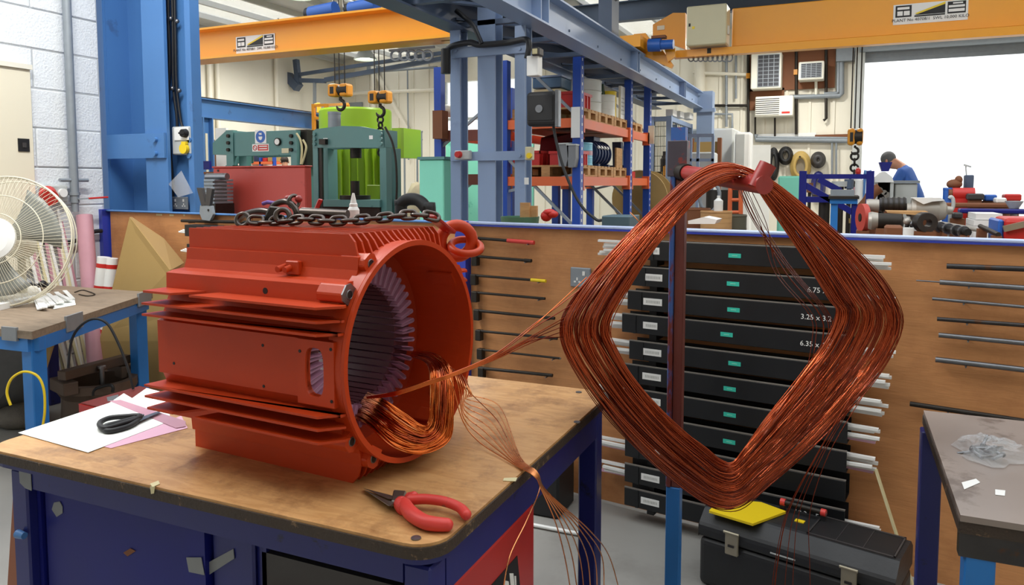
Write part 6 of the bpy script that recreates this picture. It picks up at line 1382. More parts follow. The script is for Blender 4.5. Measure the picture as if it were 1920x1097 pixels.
for k, x in enumerate((1248, 1262, 1280)): single('carton', bx(MB(), x, 205 + k * 3, x + 14, 217 + k * 3, 11.6 + .5 * k, .3), m_white, 'white carton on top of the mesh cage, %s' % ('nearest the rack', 'in the middle', 'nearest the cabin')[k], 'carton', bevel=.006)
LF = thing('steel_trestle', 'blue-grey steel frame of square tubes in front of the brown door', 'frame', at(1315, 330, y=11.0))
for x in (1294, 1308, 1336): a, b, c, d = rect(x - 2.5, 254, x + 2.5, 345, 11.0); MB().box((a, 11.0, 0), (b, 11.05, d)).build('post', m_sgrey, LF)
MB().bar(at(1291, 254, y=11.02), at(1339, 254, y=11.02), .05, .05).bar(at(1291, 300, y=11.02), at(1339, 300, y=11.02), .04, .04).build('rail', m_sgrey, LF)
a, b, c, d = rect(1295, 285, 1336, 310, 11.4); single('grey_hopper', MB().box((a, 11.4, 0), (b, 11.9, d)), m_lgrey, 'pale grey bin standing behind the steel trestle', 'bin', bevel=.02)
# floor clutter seen through the coil
PT = thing('pallet_truck', 'grey pallet truck handle with loop grip seen through the coil', 'pallet truck', (at(1332, 400, y=6.6).x, 6.6, 0))
h0 = at(1330, 370, y=6.6); MB().cyl(V((h0.x + .03, 6.6, .12)), h0 + V((0, 0, -.12)), .025, n=10).build('shaft', m_gal, PT)
MB().tube([h0 + V((.085 * math.cos(t) * (1 - .3 * math.sin(t) * -1 * .5), 0, .13 * math.sin(t))) for t in [2 * math.pi * k / 20 for k in range(20)]], .016, 8, True).build('loop_grip', m_gal, PT); MB().box((h0.x - .1, 6.5, .08), (h0.x + .1, 7.2, .14)).build('forks', m_gal, PT); MB().cyl((h0.x - .08, 6.55, .08), (h0.x + .12, 6.55, .08), .08, n=16).build('wheel', m_black, PT)
SK = thing('sack_truck', 'orange sack truck frame seen through the coil', 'sack truck', (at(1380, 400, y=7.0).x, 7.0, 0))
fr = [at(x, y, y=7.0) for x, y in ((1369, 425), (1369, 362), (1374, 353), (1383, 353), (1389, 362), (1389, 425))]; fr[0].z = .1; fr[-1].z = .1
MB().tube(smooth_path(fr, 5), .02, 8).build('frame', m_rackor, SK)
for y in (375, 398): MB().cyl(at(1369, y, y=7.0), at(1389, y, y=7.0), .016, n=8).build('crossbar', m_rackor, SK)
for s in (fr[0], fr[-1]): MB().cyl((s.x - .02, 7.05, .12), (s.x + .02, 7.05, .12), .12, n=18).build('wheel', m_black, SK)
c = at(1343, 395, y=6.0); WD = drum('wooden_tub', (c.x, 6.0, 0), .12, c.z, m_pallet, 'tan wooden tub seen through the coil above the screen')
c = at(1302, 390, y=6.3); drum('brown_bucket', (c.x, 6.3, 0), .13, c.z, m_brown, 'round rusty bucket left of the pallet truck handle')
c = at(1371, 402, y=6.2); drum('olive_pot', (c.x, 6.2, 0), .12, c.z, mat('olive_drab', '#5C5848', .6), 'squat olive drum in front of the orange sack truck')
DM2 = thing('dark_motor', 'dark motor body standing between the pallet truck and the sack truck', 'motor', (at(1357, 380, y=7.6).x, 7.6, 0)); mx_ = DM2.location.x
zz = at(1357, 356, y=7.6).z; MB().cyl((mx_, 7.6, zz - .34), (mx_, 7.6, zz), .17, n=22).build('housing', m_iron, DM2); MB().cyl((mx_, 7.6, zz - .38), (mx_, 7.6, zz - .34), .2, n=22).build('flange', m_iron, DM2); MB().box((mx_ - .2, 7.4, 0), (mx_ + .2, 7.8, zz - .381)).build('stand', m_dgrey, DM2)
p = at(1347, 387, y=6.0); single('white_bottle', MB().lathe([(0, 0), (.035, 0), (.035, .09), (.012, .11), (.012, .13), (0, .13)], V((p.x, 6.0, at(1343, 395, y=6.0).z - .012)), n=14), m_white, 'white bottle in the tan wooden tub', 'bottle')
single('paper_pile', MB().prism([at(x, y, y=3.6) for x, y in ((1290, 414), (1320, 407), (1345, 412), (1340, 420), (1290, 420))], (0, .15, 0)), m_white, 'crumpled white wrapping above the screen behind the post', 'wrapping')
# ---- people
m_greycap = mat('grey_hair', '#5C5F62', .7, var=.2)
def person(name, label, root, face, J, hair=m_hair):
    """one skinned body: joints in metres about the feet point; face = heading angle"""
    M = Matrix.Translation(V(root)) @ Matrix.Rotation(face, 4, 'Z')
    T = thing(name, label, 'person', M=Matrix.Translation(V(root)))
    ids = list(J); vs = [M @ V(J[k][0]) - V(root) for k in ids]; ix = {k: i for i, k in enumerate(ids)}
    es = [(ix[J[k][1]], ix[k]) for k in ids if J[k][1]]
    me = bpy.data.meshes.new('body'); me.from_pydata(vs, es, [])
    o = bpy.data.objects.new('body', me); COL.objects.link(o)
    md = o.modifiers.new('skin', 'SKIN'); o.modifiers.new('sub', 'SUBSURF').levels = 1
    for k in ids:
        sv = me.skin_vertices[0].data[ix[k]]; r = J[k][2]; sv.radius = r if isinstance(r, tuple) else (r, r); sv.use_root = (k == 'hip')
    bpy.context.view_layer.update()
    new = bpy.data.meshes.new_from_object(o.evaluated_get(bpy.context.evaluated_depsgraph_get()))
    new.materials.clear()
    for m in (m_shirt, mat('navy_trousers', '#20283E', .8), m_skin, m_black): new.materials.append(m)
    for p in new.polygons:
        c = p.center; k = min(ids, key=lambda q: (vs[ix[q]] - c).length); p.material_index = J[k][3]; p.use_smooth = True
    o.modifiers.clear(); o.data = new; o.parent = T; ROOTM[o.name] = ROOTM[T.name]
    h = M @ V(J['head'][0]); d = (M.to_3x3() @ V(J['look'][0])).normalized(); u = V((0, 0, 1)); s = d.cross(u).normalized(); u = s.cross(d)
    mb = MB(); mb.ball(h + u * .03 - d * .02, (.086, .086, .09), 14, 10); mb.build('hair', hair, T)
    MB().ball(h + d * .088 - u * .012, (.016, .016, .022), 8, 6).build('nose', m_skin, T)
    for q in (-1, 1):
        MB().ball(h + d * .076 + s * .032 * q + u * .012, .010, 8, 6).build('eye', m_black, T); MB().ball(h + s * .083 * q - u * .005 - d * .005, (.014, .018, .028), 8, 6).build('ear', m_skin, T)
    MB().ball(h + d * .074 - u * .05, (.022, .022, .006), 8, 6).build('mouth', m_grip, T)
    return T
def body(lean, reach, headf, drop=.2):
    s = math.sin(lean); c = math.cos(lean)
    def up(a, x=0, f=0): return (x, s * a + f, .94 + c * a)
    J = {'hip': ((0, 0, .94), None, (.16, .12), 1), 'belly': (up(.18), 'hip', (.15, .11), 0), 'chest': (up(.38), 'belly', (.17, .125), 0), 'collar': (up(.485, 0, headf * .5), 'chest', (.10, .08), 0), 'neck': (up(.54, 0, headf), 'collar', (.052, .052), 2)}
    n = J['neck'][0]; J['head'] = ((0, n[1] + .17 * drop, n[2] + .17 * (1 - drop * .8)), 'neck', (.082, .095), 2); J['crown'] = ((0, n[1] + .25 * drop, n[2] + .25 * (1 - drop * .75)), 'head', (.06, .07), 2)
    for q, n in ((-1, 'l'), (1, 'r')):
        J['sh' + n] = (up(.45, .17 * q), 'chest', .07, 0); J['el' + n] = ((.23 * q, s * .42 + reach * .45, .94 + c * .47 - .27), 'sh' + n, .048, 0)
        J['wr' + n] = ((.18 * q, s * .42 + reach, .94 + c * .47 - .38), 'el' + n, .034, 2); J['ha' + n] = ((.16 * q, s * .42 + reach + .09, .94 + c * .47 - .40), 'wr' + n, (.04, .022), 2)
        for f in range(4): J['fi%s%d' % (n, f)] = (((.16 + .02 * (f - 1.5)) * q, s * .42 + reach + .17 - .012 * abs(f - 1.5), .94 + c * .47 - .43), 'ha' + n, .0095, 2)
        J['th' + n] = ((.11 * q, s * .42 + reach + .11, .94 + c * .47 - .42), 'wr' + n, .011, 2)
        J['le' + n] = ((.09 * q, 0, .86), 'hip', .095, 1); J['kn' + n] = ((.1 * q, .02, .5), 'le' + n, .065, 1); J['an' + n] = ((.1 * q, -.02, .09), 'kn' + n, .045, 1); J['to' + n] = ((.11 * q, .13, .035), 'an' + n, (.045, .03), 3)
    J['look'] = ((0, math.cos(.5), -math.sin(.5)), None, .01, 2)
    return J
def put_person(name, label, px, Y, face, lean, reach, headf, drop=.2, z0=0, hair=None):
    J = body(lean, reach, headf, drop); look = J.pop('look')
    p = at(px, 345, y=Y); J2 = dict(J)
    class D_(dict): pass
    J2 = D_(J2); JJ = J2
    global _lk; _lk = look
    T = person_(name, label, (p.x, Y, z0), face, J2, look, hair or m_hair); return T
def person_(name, label, root, face, J, look, hair):
    K = dict(J)
    class W(dict):
        def __getitem__(s, k): return look if k == 'look' else dict.__getitem__(s, k)
    return person(name, label, root, face, W(K), hair)
put_person('person', 'person in a blue work shirt leaning forward over a machine by the bright doorway', 1726, 10.0, math.radians(72), .36, .3, .03, .85, .16, m_greycap)
q_ = at(1726, 345, y=10.0); single('work_step', MB().box((q_.x - .4, 9.7, 0), (q_.x + .4, 10.4, .155)), m_brown, 'low wooden step under the leaning person', 'step')
put_person('person', 'person in blue overalls working beyond the left press, seen under its beam', 540, 12.5, math.radians(60), .2, .3, .03, .3, .26)
q_ = at(540, 345, y=12.5); single('work_step', MB().box((q_.x - .4, 12.2, 0), (q_.x + .4, 12.9, .255)), m_brown, 'low step under the person beyond the left press', 'step')
# ---- rotor bench and clutter right of the coil
single('rotor_bench', MB().box((.1, 4.3, 1.0), (3.2, 6.2, 1.05)).box((.15, 4.35, 0), (.23, 4.43, 1)).box((.15, 6.05, 0), (.23, 6.13, 1)).box((3.05, 4.35, 0), (3.13, 4.43, 1)).box((3.05, 6.05, 0), (3.13, 6.13, 1)), m_oldsteel, 'steel bench behind the right end of the screen, covered in motor parts', 'bench')
BZ = 1.05
m_rot = mat('dull_aluminium', '#A9A39A', .45, metal=.5, var=.15, scale=8)
def xlathe(mb, prof, y, Y, n=28):                      # profile in picture columns and radii in pixels, axis along X at row y
    d = (at(prof[0][0], y, y=Y) - CAM).dot(FW); zc = at(sum(p[0] for p in prof) / len(prof), y, y=Y).z
    x0 = at(prof[0][0], y, y=Y).x
    return mb.lathe([(r * d / FPX, at(px, y, y=Y).x - x0) for px, r in prof], (x0, Y, zc), (1, 0, 0), n)
def cradle(T, x, Y, z, w=.1):
    MB().box((x - w / 2, Y - .08, BZ), (x + w / 2, Y + .08, max(BZ + .01, z))).build('cradle', m_brown, T)
GR = thing('grey_rotor', 'big pale grey rotor drum lying on the rotor bench behind the screen', 'rotor', at(1740, 420, y=5.2)); Y = 5.2
xlathe(MB(), [(1700, 0), (1700, 12), (1708, 13), (1708, 20), (1716, 22), (1760, 21), (1772, 16), (1776, 8), (1786, 7), (1786, 0)], 394, Y).build('body', m_rot, GR)
MB().prism([at(x, y, y=Y - .09) for x, y in ((1710, 371), (1765, 371), (1772, 376), (1748, 378), (1732, 383), (1720, 377))], (0, .12, 0)).build('cloth', m_white, GR); cradle(GR, at(1740, 400, y=Y).x, Y, at(1740, 412, y=Y).z)
DS = thing('dark_stator', 'dark finned stator body left of the pale rotor drum', 'stator', at(1678, 400, y=5.25)); xlathe(MB(), [(1649, 0), (1649, 13), (1699, 13), (1699, 0)], 384, 5.25).build('body', m_dsteel, DS)
for k in range(5): xlathe(MB(), [(1653 + 10 * k, 0), (1653 + 10 * k, 14.5), (1657 + 10 * k, 14.5), (1657 + 10 * k, 0)], 384, 5.25).build('fin', m_iron, DS)
cradle(DS, at(1675, 390, y=5.25).x, 5.25, at(1675, 396, y=5.25).z)
FMo = thing('flanged_motor', 'dark motor with pale grey end bells at the left of the rotor bench', 'motor', at(1660, 430, y=4.8)); Y = 4.8
xlathe(MB(), [(1628, 0), (1628, 15), (1634, 17), (1646, 15), (1646, 0)], 414, Y).build('end_bell', m_rot, FMo); xlathe(MB(), [(1646, 0), (1646, 15), (1690, 14), (1694, 8), (1694, 0)], 415, Y).build('housing', m_iron, FMo); xlathe(MB(), [(1624, 0), (1624, 12), (1628, 13), (1648, 12), (1648, 0)], 386, 5.05).build('upper_bell', m_rot, FMo); cradle(FMo, at(1660, 420, y=Y).x, Y, at(1660, 428, y=Y).z)
MB().box((at(1636, 386, y=5.05).x - .03, 5.0, BZ), (at(1636, 386, y=5.05).x + .03, 5.1, at(1636, 396, y=5.05).z)).build('cradle', m_brown, FMo)
RGs = thing('bearing_ring', 'thick dark bearing ring with open bore standing on the rotor bench', 'ring', at(1734, 436, y=4.5)); c = at(1734, 417, y=4.5); s = (c - CAM).dot(FW) / FPX
MB().lathe([(8 * s, -.04), (18 * s, -.04), (19 * s, -.03), (19 * s, .03), (18 * s, .04), (8 * s, .04), (8 * s, -.04)], c, (.25, -1, 0), 30).build('ring', m_dsteel, RGs); MB().lathe([(8.2 * s, -.044), (11 * s, -.044), (11 * s, -.04)], c, (.25, -1, 0), 30).build('bore_lip', m_rot, RGs); MB().box((c.x - .05, 4.46, BZ), (c.x + .05, 4.54, c.z - 17 * s)).build('cradle', m_brown, RGs)
for k, (x, y, r, m, l) in enumerate(((1701, 415, 7, m_rot, 'pale knob between the dark motor and the bearing ring'), (1709, 420, 5, m_steel, 'smaller bright knob beside the bearing ring'))):
    c = at(x, y, y=4.55); s = (c - CAM).dot(FW) / FPX; T = thing('ball_handle', l, 'handle', c); MB().ball(c, r * s, 14, 8).build('ball', m, T); MB().cyl((c.x, c.y, BZ), c, r * s * .5, n=10).build('stem', m_dsteel, T)
single('brown_pad', MB().box((at(1660, 430, y=4.45).x, 4.45, BZ), (at(1695, 430, y=4.45).x, 4.6, at(1678, 424, y=4.45).z)), m_brown, 'brown pad in front of the dark flanged motor', 'pad', bevel=.01)
c = at(1703, 436, y=4.4); single('white_cup', MB().lathe([(0, 0), (.02, 0), (.026, .05), (.022, .05), (.018, .006), (0, .006)], V((c.x, 4.4, BZ)), n=16).cyl(V((c.x, 4.4, BZ + .05)), V((c.x, 4.4, at(1703, 427, y=4.4).z)), .026, n=14), m_white, 'white cap at the screen edge in front of the bearing ring', 'cup')
def restrod(x0, y0, x1, y1, Y, r, m, label, rings=()):
    a, b = at(x0, y0, y=Y), at(x1, y1, y=Y - .3); T = thing('tool_shaft', label, 'shaft', a); MB().cyl(a, b, r, n=12).build('shaft', m, T)
    for f in rings: MB().cyl(a.lerp(b, f), a.lerp(b, f + .05), r * 1.5, n=14).build('collar', m_steel, T)
    for f in (.1, .9): p = a.lerp(b, f); MB().box((p.x - .02, p.y - .03, BZ), (p.x + .02, p.y + .03, p.z - r * .8)).build('support', m_brown, T)
restrod(1752, 424, 1815, 436, 4.75, .02, m_dsteel, 'dark collared shaft lying right of the bearing ring', (.15, .4, .65, .85)); restrod(1760, 418, 1850, 434, 4.95, .012, m_rot, 'slim pale shaft slanting behind the collared one'); restrod(1838, 424, 1872, 440, 4.6, .012, m_dsteel, 'short dark shaft near the white paper stack')
single('slant_board', MB().prism([at(x, y, y=4.95) for x, y in ((1662, 396), (1740, 397), (1740, 402), (1715, 403), (1664, 399))], (0, .2, 0)), m_pallet, 'tan board slanting across in front of the stator', 'board')
a, b, c_, d = rect(1826, 401, 1888, 424, 4.9); WP = thing('paper_stack', 'bright white stack of boxes beside the red toolbox on the rotor bench', 'boxes', (a, 4.9, BZ)); 
MB().box((a, 4.9, c_), (b, 5.2, (c_ + d) / 2 - .003)).build('lower_box', m_white, WP); MB().box((a + .01, 4.91, (c_ + d) / 2), (b - .02, 5.2, d)).build('upper_box', m_white, WP); MB().box((a, 4.9, BZ), (b, 5.2, c_ - .002)).build('base_box', m_white, WP)
a, b, c_, d = rect(1884, 409, 1930, 446, 4.4); RT_ = thing('red_toolbox', 'red plastic toolbox with blue end at the right edge above the screen', 'toolbox', (a, 4.4, BZ)); MB().box((a, 4.4, BZ), (b + .2, 4.7, d)).build('body', m_redtape, RT_, bevel=.02, seg=2); MB().box((a - .025, 4.42, BZ), (a, 4.7, d - .01)).build('end_cap', m_motblue, RT_, bevel=.008)
p = at(1903, 424, y=4.4); MB().bar(p + V((-.05, -.012, -.015)), p + V((.05, -.012, .015)), .03, .02, (0, 1, 0)).build('latch', m_latch, RT_)
FU = thing('grey_funnel', 'pale grey funnel standing above the blue bar at the right edge', 'funnel', at(1900, 395, y=5.6)); c = at(1901, 392, y=5.6); s = (c - CAM).dot(FW) / FPX
MB().lathe([(6 * s, 0), (8 * s, 2 * s), (15 * s, 14 * s), (15.5 * s, 15 * s), (14 * s, 15 * s), (6 * s, 2 * s)], c, n=24).build('cone', m_lgrey, FU); MB().cyl((c.x, 5.6, BZ), c + V((0, 0, .004)), 6 * s, n=14).build('spout', m_lgrey, FU)
for x0, y0, x1, y1, Y, m, l in ((1800, 392, 1930, 401, 5.5, m_navy, 'long dark blue bar lying under the grey funnel'), (1775, 381, 1892, 390, 5.7, m_brown, 'long brown bar behind the blue one'), (1813, 363, 1846, 375, 5.9, m_dgrey, 'thick dark bar end right of the red motor'), (1846, 365, 1870, 377, 5.95, m_motblue, 'blue block between the dark bar and white box'), (1868, 371, 1888, 381, 5.8, m_white, 'small white box on the brown bar'), (1884, 364, 1916, 377, 6.0, m_redtape, 'red block at the right behind the funnel'), (1788, 399, 1806, 410, 5.3, m_dgrey, 'dark grey motor end right of the pale rotor')):
    a, b, c_, d = rect(x0, y0, x1, y1, Y); T = thing('stock_block', l, 'block', (a, Y, BZ)); MB().box((a, Y, c_), (b, Y + .12, d)).build('body', m, T, bevel=.008); MB().box(((a + b) / 2 - .04, Y + .02, BZ), ((a + b) / 2 + .04, Y + .1, c_)).build('packing', m_brown, T)
RM = thing('red_motor', 'red motor with rounded top between the blue drum and slate post', 'motor', at(1805, 375, y=6.0)); c = at(1806, 364, y=6.0); s = (c - CAM).dot(FW) / FPX
MB().cyl(c - V((18 * s, 0, 0)), c + V((18 * s, 0, 0)), 12 * s, n=24).build('housing', m_redtape, RM); MB().box((c.x - 17 * s, 5.95, BZ), (c.x + 15 * s, 6.05, c.z - 8 * s)).build('base', m_redtape, RM); MB().cyl(c - V((24 * s, 0, 0)), c - V((18 * s, 0, 0)), 9 * s, n=20).build('end_cap', m_brown, RM)
c = at(1783, 352, y=6.05); s = (c - CAM).dot(FW) / FPX; drum('blue_drum', (c.x, 6.05, BZ), 13 * s, c.z - BZ, m_motblue, 'blue drum with white top left of the red motor', m_white)
single('brown_bag', MB().ball(V((c.x + .02, 6.05, c.z + .025)), (.05, .04, .035), 12, 8).ball(V((c.x + .045, 6.05, c.z + .055)), (.025, .03, .03), 10, 6), m_brown, 'small brown cloth bundle on top of the blue drum', 'bundle')
a, b, c_, d = rect(1810, 328, 1826, 362, 6.1); SPo = thing('slate_post', 'slate grey column with a tiny lamp arm, standing right of the red motor', 'post', (a, 6.1, BZ)); MB().box((a, 6.1, BZ), (b, 6.2, d)).build('post', m_sdark, SPo, bevel=.006); MB().tube([V((a + .01, 6.15, d)), V((a + .005, 6.15, d + .06)), at(1808, 309, y=6.15)], .005, 6).build('arm', m_lgrey, SPo); MB().bar(at(1807, 309, y=6.15), at(1821, 313, y=6.15), .012, .012).build('lamp', m_lgrey, SPo)
single('lifting_hook', MB().tube(smooth_path([at(x, y, y=5.35) for x, y in ((1782, 398), (1787, 388), (1787, 374), (1783, 369), (1780, 372))] , 5), .011, 8).cyl(at(1782, 398, y=5.35), V((at(1782, 398, y=5.35).x, 5.35, BZ)), .012, n=8), m_lgrey, 'pale bent hook standing right of the rotor drum', 'hook')
c = at(1743, 372, y=5.9); single('glass_flask', MB().lathe([(0, 0), (.05, 0), (.055, .03), (.05, .07), (.02, .11), (.02, .15), (0, .15)], V((c.x, 5.9, BZ)), n=18).lathe([(0, 0), (.04, 0), (.045, .06), (.02, .1), (0, .1)], V((c.x, 5.9, BZ + .15)), n=16), m_drumw, 'pale jar against the bright doorway behind the rotor drum', 'jar')
# machines further back
a, b, c_, d = rect(1678, 344, 1720, 372, 8.6); GB = thing('grey_tank', 'plain grey steel tank in front of the leaning person', 'tank', (a, 8.6, 0)); MB().box((a, 8.6, 0), (b, 9.1, d)).build('body', m_lgrey, GB, bevel=.01); MB().box((a - .02, 8.58, d), (b + .02, 9.12, d + .03)).build('lid', m_gal, GB)
HD = thing('white_machine_hood', 'white machine hood with dark opening left of the leaning person', 'machine', at(1660, 372, y=8.4)); a, b, c_, d = rect(1640, 322, 1676, 372, 8.4); zo = at(1658, 342, y=8.4).z
MB().prism([(a, 8.4, zo), (b, 8.4, zo), (b - .02, 8.4, d - .05), (b - .08, 8.4, d), (a + .06, 8.4, d), (a, 8.4, d - .06)], (0, .5, 0)).build('hood', m_white, HD, bevel=.01); MB().box((a, 8.75, 0), (b, 8.9, zo)).build('back', m_black, HD); MB().box((a, 8.42, 0), (a + .03, 8.75, zo)).build('cheek', m_lgrey, HD); MB().box((b - .03, 8.42, 0), (b, 8.75, zo)).build('cheek', m_lgrey, HD)
for x, y, r in ((1650, 356, 4), (1658, 361, 4), (1664, 366, 5)): p = at(x, y, y=8.5); MB().cyl(p + V((0, .24, 0)), p, r * .0065, n=16).build('chuck', m_rot, HD)
a, b, c_, d = rect(1648, 304, 1673, 321, 8.8); single('blue_bin', MB().prism([(a, 8.8, d), (b, 8.8, d), (b - .03, 8.8, c_), (a + .03, 8.8, c_)], (0, .2, 0)), m_navy, 'dark blue bin resting on the white machine hood', 'bin')
BA = [at(x, y, y=7.6) for x, y in ((1650, 352), (1636, 362), (1626, 378), (1614, 392), (1608, 405))]
HBm = thing('machine_boom', 'thick brown curved machine boom sloping down left of the white hood', 'boom', BA[-1]); MB().tube(smooth_path(BA, 6), .05, 10).build('arm', m_brown, HBm); MB().cyl(BA[-1], V((BA[-1].x, BA[-1].y, 0)), .05, n=12).build('post', m_brown, HBm)
for k, (x, y, w, h, m, l) in enumerate(((1611, 345, 14, 30, m_white, 'white sack hanging beside the brown arm'), (1605, 365, 14, 30, m_pink, 'pink white sack lower beside the brown arm'), (1626, 350, 12, 34, m_sblue, 'pale blue hooped handle left of the white hood'), (1609, 322, 10, 16, m_redtape, 'red hard hat hung near the doorway'))):
    c = at(x, y, y=8.2); s = (c - CAM).dot(FW) / FPX
    if k == 2: single('hooped_handle', MB().tube(smooth_path([V((c.x - 5 * s, 8.2, 0)), V((c.x - 5 * s, 8.2, c.z + 8 * s)), V((c.x, 8.2, c.z + 16 * s)), V((c.x + 5 * s, 8.2, c.z + 8 * s)), V((c.x + 5 * s, 8.2, 0))], 6), .014, 8), m, l, 'handle')
    elif k == 3: single('hard_hat', MB().ball(c, (w * s / 2, .06, h * s / 2), 14, 10), m, l, 'helmet')
    else: single('sack', MB().lathe([(0, 0), (w * s * .5, .02), (w * s * .55, (c.z) * .5), (w * s * .5, c.z + h * s * .2), (w * s * .3, c.z + h * s * .4), (w * s * .12, c.z + h * s * .5), (0, c.z + h * s * .5)], V((c.x, 8.2 + .3 * k, 0)), n=16), m, l, 'sack')
# blue trolley frame
BF = thing('blue_frame_trolley', 'blue steel frame trolley with sloping braces between the coil and the machines', 'trolley', at(1560, 420, y=7.0)); Y = 7.0
def fbar(x0, y0, x1, y1, w, Yq=None, m=m_navy): MB().bar(at(x0, y0, y=Yq or Y), at(x1, y1, y=Yq or Y), w, w).build('frame_bar', m, BF)
for x in (1506, 1632): p = at(x, 325, y=Y); MB().box((p.x - .03, Y - .03, 0), (p.x + .03, Y + .03, p.z + .02)).build('post', m_navy, BF)
fbar(1506, 331, 1634, 331, .04); fbar(1508, 346, 1602, 400, .05); fbar(1535, 336, 1576, 358, .05)
fbar(1506, 374, 1560, 374, .05)
TT = thing('blue_table', 'small blue steel table with a dark top below the trolley frame', 'table', at(1580, 420, y=6.0))
for x0, x1, m in ((1557, 1570, m_bluebench), (1597, 1607, m_navy)): a, b, c_, d = rect(x0, 382, x1, 425, 6.0); MB().box((a, 6.0, 0), (b, 6.06, d)).build('leg', m, TT); MB().box((a, 6.5, 0), (b, 6.56, d)).build('leg', m, TT)
a, b, c_, d = rect(1556, 373, 1608, 382, 6.0); MB().box((a, 5.98, c_), (b, 6.58, d)).build('apron', m_bluebench, TT); MB().box((a - .01, 5.96, d), (b + .01, 6.6, d + .02)).build('top', m_iron, TT)
a, b, c_, d = rect(1557, 356, 1602, 366, 6.2); single('grey_plate_stack', MB().box((a, 6.2, d + 0 - .05), (b, 6.5, d)).box((a + .03, 6.22, at(1580, 373, y=6.0).z + .021), (b - .03, 6.48, d - .05)), m_gal, 'grey plate on a dark block on the small blue table', 'plate')
for x, y, r, h, m, l in ((1575, 345, 14, 10, m_lgrey, 'pale round tub on the rear shelf of the trolley, left'), (1592, 345, 8, 18, m_sdark, 'slate canister behind the trolley rail'), (1518, 352, 6, 18, m_brown, 'brown canister beside the blue post'), (1546, 372, 20, 14, m_rust, 'rusty round pan low behind the trolley brace'), (1598, 414, 7, 9, m_card, 'tan round pot under the small blue table')):
    c = at(x, y, y=7.6); s = (c - CAM).dot(FW) / FPX; zc = c.z - h * s / 2
    T = thing('round_tub', l, 'tub', (c.x, 7.6, 0)); MB().lathe([(0, zc), (r * s, zc), (r * s * 1.05, zc + h * s), (r * s * .95, zc + h * s), (r * s * .9, zc + .02), (0, zc + .02)], (c.x, 7.6, 0), n=24).build('tub', m, T); MB().cyl((c.x, 7.6, 0), (c.x, 7.6, zc), r * s * .5, n=14).build('stand', m_iron, T)
a, b, c_, d = rect(1458, 330, 1502, 372, 8.5); single('pale_crate', MB().box((a, 8.5, 0), (b, 9.0, d)), m_mint, 'pale mint crate half hidden behind the upper right of the coil', 'crate', bevel=.02)
RD_ = thing('red_disc', 'dull red disc leaning between the blue table and the grey motors', 'disc', at(1614, 430, y=5.0)); c = at(1613, 408, y=5.0); MB().cyl(c, c + V((.03, .01, 0)), .085, n=30).build('disc', m_bigred, RD_); MB().cyl(c + V((-.004, 0, 0)), c + V((.034, .012, 0)), .025, n=16).build('hub', m_iron, RD_); MB().box((c.x - .02, 4.95, BZ), (c.x + .05, 5.05, c.z - .078)).build('chock', m_brown, RD_)
# ---- lights of the shop, with added lamps for brightness
def highbay(px, py, Y, label, e):
    c = at(px, py, y=Y) if Y else V(px); T = thing('ceiling_or_fill_lamp', label, 'lamp', c)
    MB().lathe([(.05, .3), (.06, .28), (.12, .2), (.24, .02), (.25, 0), (.235, 0), (.11, .18), (0, .2)], c, n=28).build('shade', m_lgrey, T); MB().ball(c + V((0, 0, .07)), (.13, .13, .06), 14, 8).build('bulb', m_lampglow, T); MB().cyl(c + V((0, 0, .3)), V((c.x, c.y, ZR)), .015, n=8).build('stem', m_gal, T)
    L = bpy.data.lights.new('lamp_light', 'AREA'); L.shape = 'DISK'; L.size = .4; L.energy = e; L.color = (1, .98, .92)
    o = bpy.data.objects.new('lamp_light', L); COL.objects.link(o); o.location = c - V((0, 0, .02)); return T
highbay(685, 112, 13.5, 'glowing high-bay lamp below the left crane girder', 40)
for k, (x, y) in enumerate(((-7.6, 9.2), (-10.6, 12.2), (-5, 10), (-.4, 11.5), (-1.2, 15), (2.4, 12))): highbay((x, y, 4.2), 0, 0, 'extra high-bay lamp added to brighten the shop, %s' % ('over the presses', 'in the far left corner', 'behind the column cluster', 'behind the right crane', 'near the air conditioners', 'by the doorway')[k], 40)  # extra lamps, added to brighten the far bays
def fill_batten_lamp(c, ex, label, e):  # unseen strip lamps, added to brighten the left wall and bay
    c = V(c); ex = V(ex); T = thing('fill_strip_lamp', label, 'lamp', c)
    MB().cbox(c + V((0, 0, .03)), ex, V((0, 0, 1)).cross(ex).normalized() * .12, (0, 0, .05)).build('housing', m_white, T)
    MB().cyl(c - ex * .48 - V((0, 0, .015)), c + ex * .48 - V((0, 0, .015)), .02, n=12).build('tube', m_lampglow, T)
    for s_ in (-.4, .4): MB().cyl(c + ex * s_ + V((0, 0, .05)), c + ex * s_ + V((0, 0, ZR - c.z)), .006, n=6).build('hanger', m_gal, T)
    L = bpy.data.lights.new('lamp_light', 'AREA'); L.shape = 'RECTANGLE'; L.size = ex.length; L.size_y = .12; L.energy = e; L.color = (1, .98, .95)
    o = bpy.data.objects.new('lamp_light', L); COL.objects.link(o); o.location = c - V((0, 0, .04)); o.rotation_euler = (0, 0, math.atan2(ex.y, ex.x)); return T
fill_batten_lamp((-3.0, 1.9, 3.9), (0, 1.5, 0), 'added strip lamp brightening the white wall over the corner bench', 46)
fill_batten_lamp((-2.9, .2, 3.9), (0, 1.5, 0), 'added strip lamp brightening the left of the winding bay', 12)
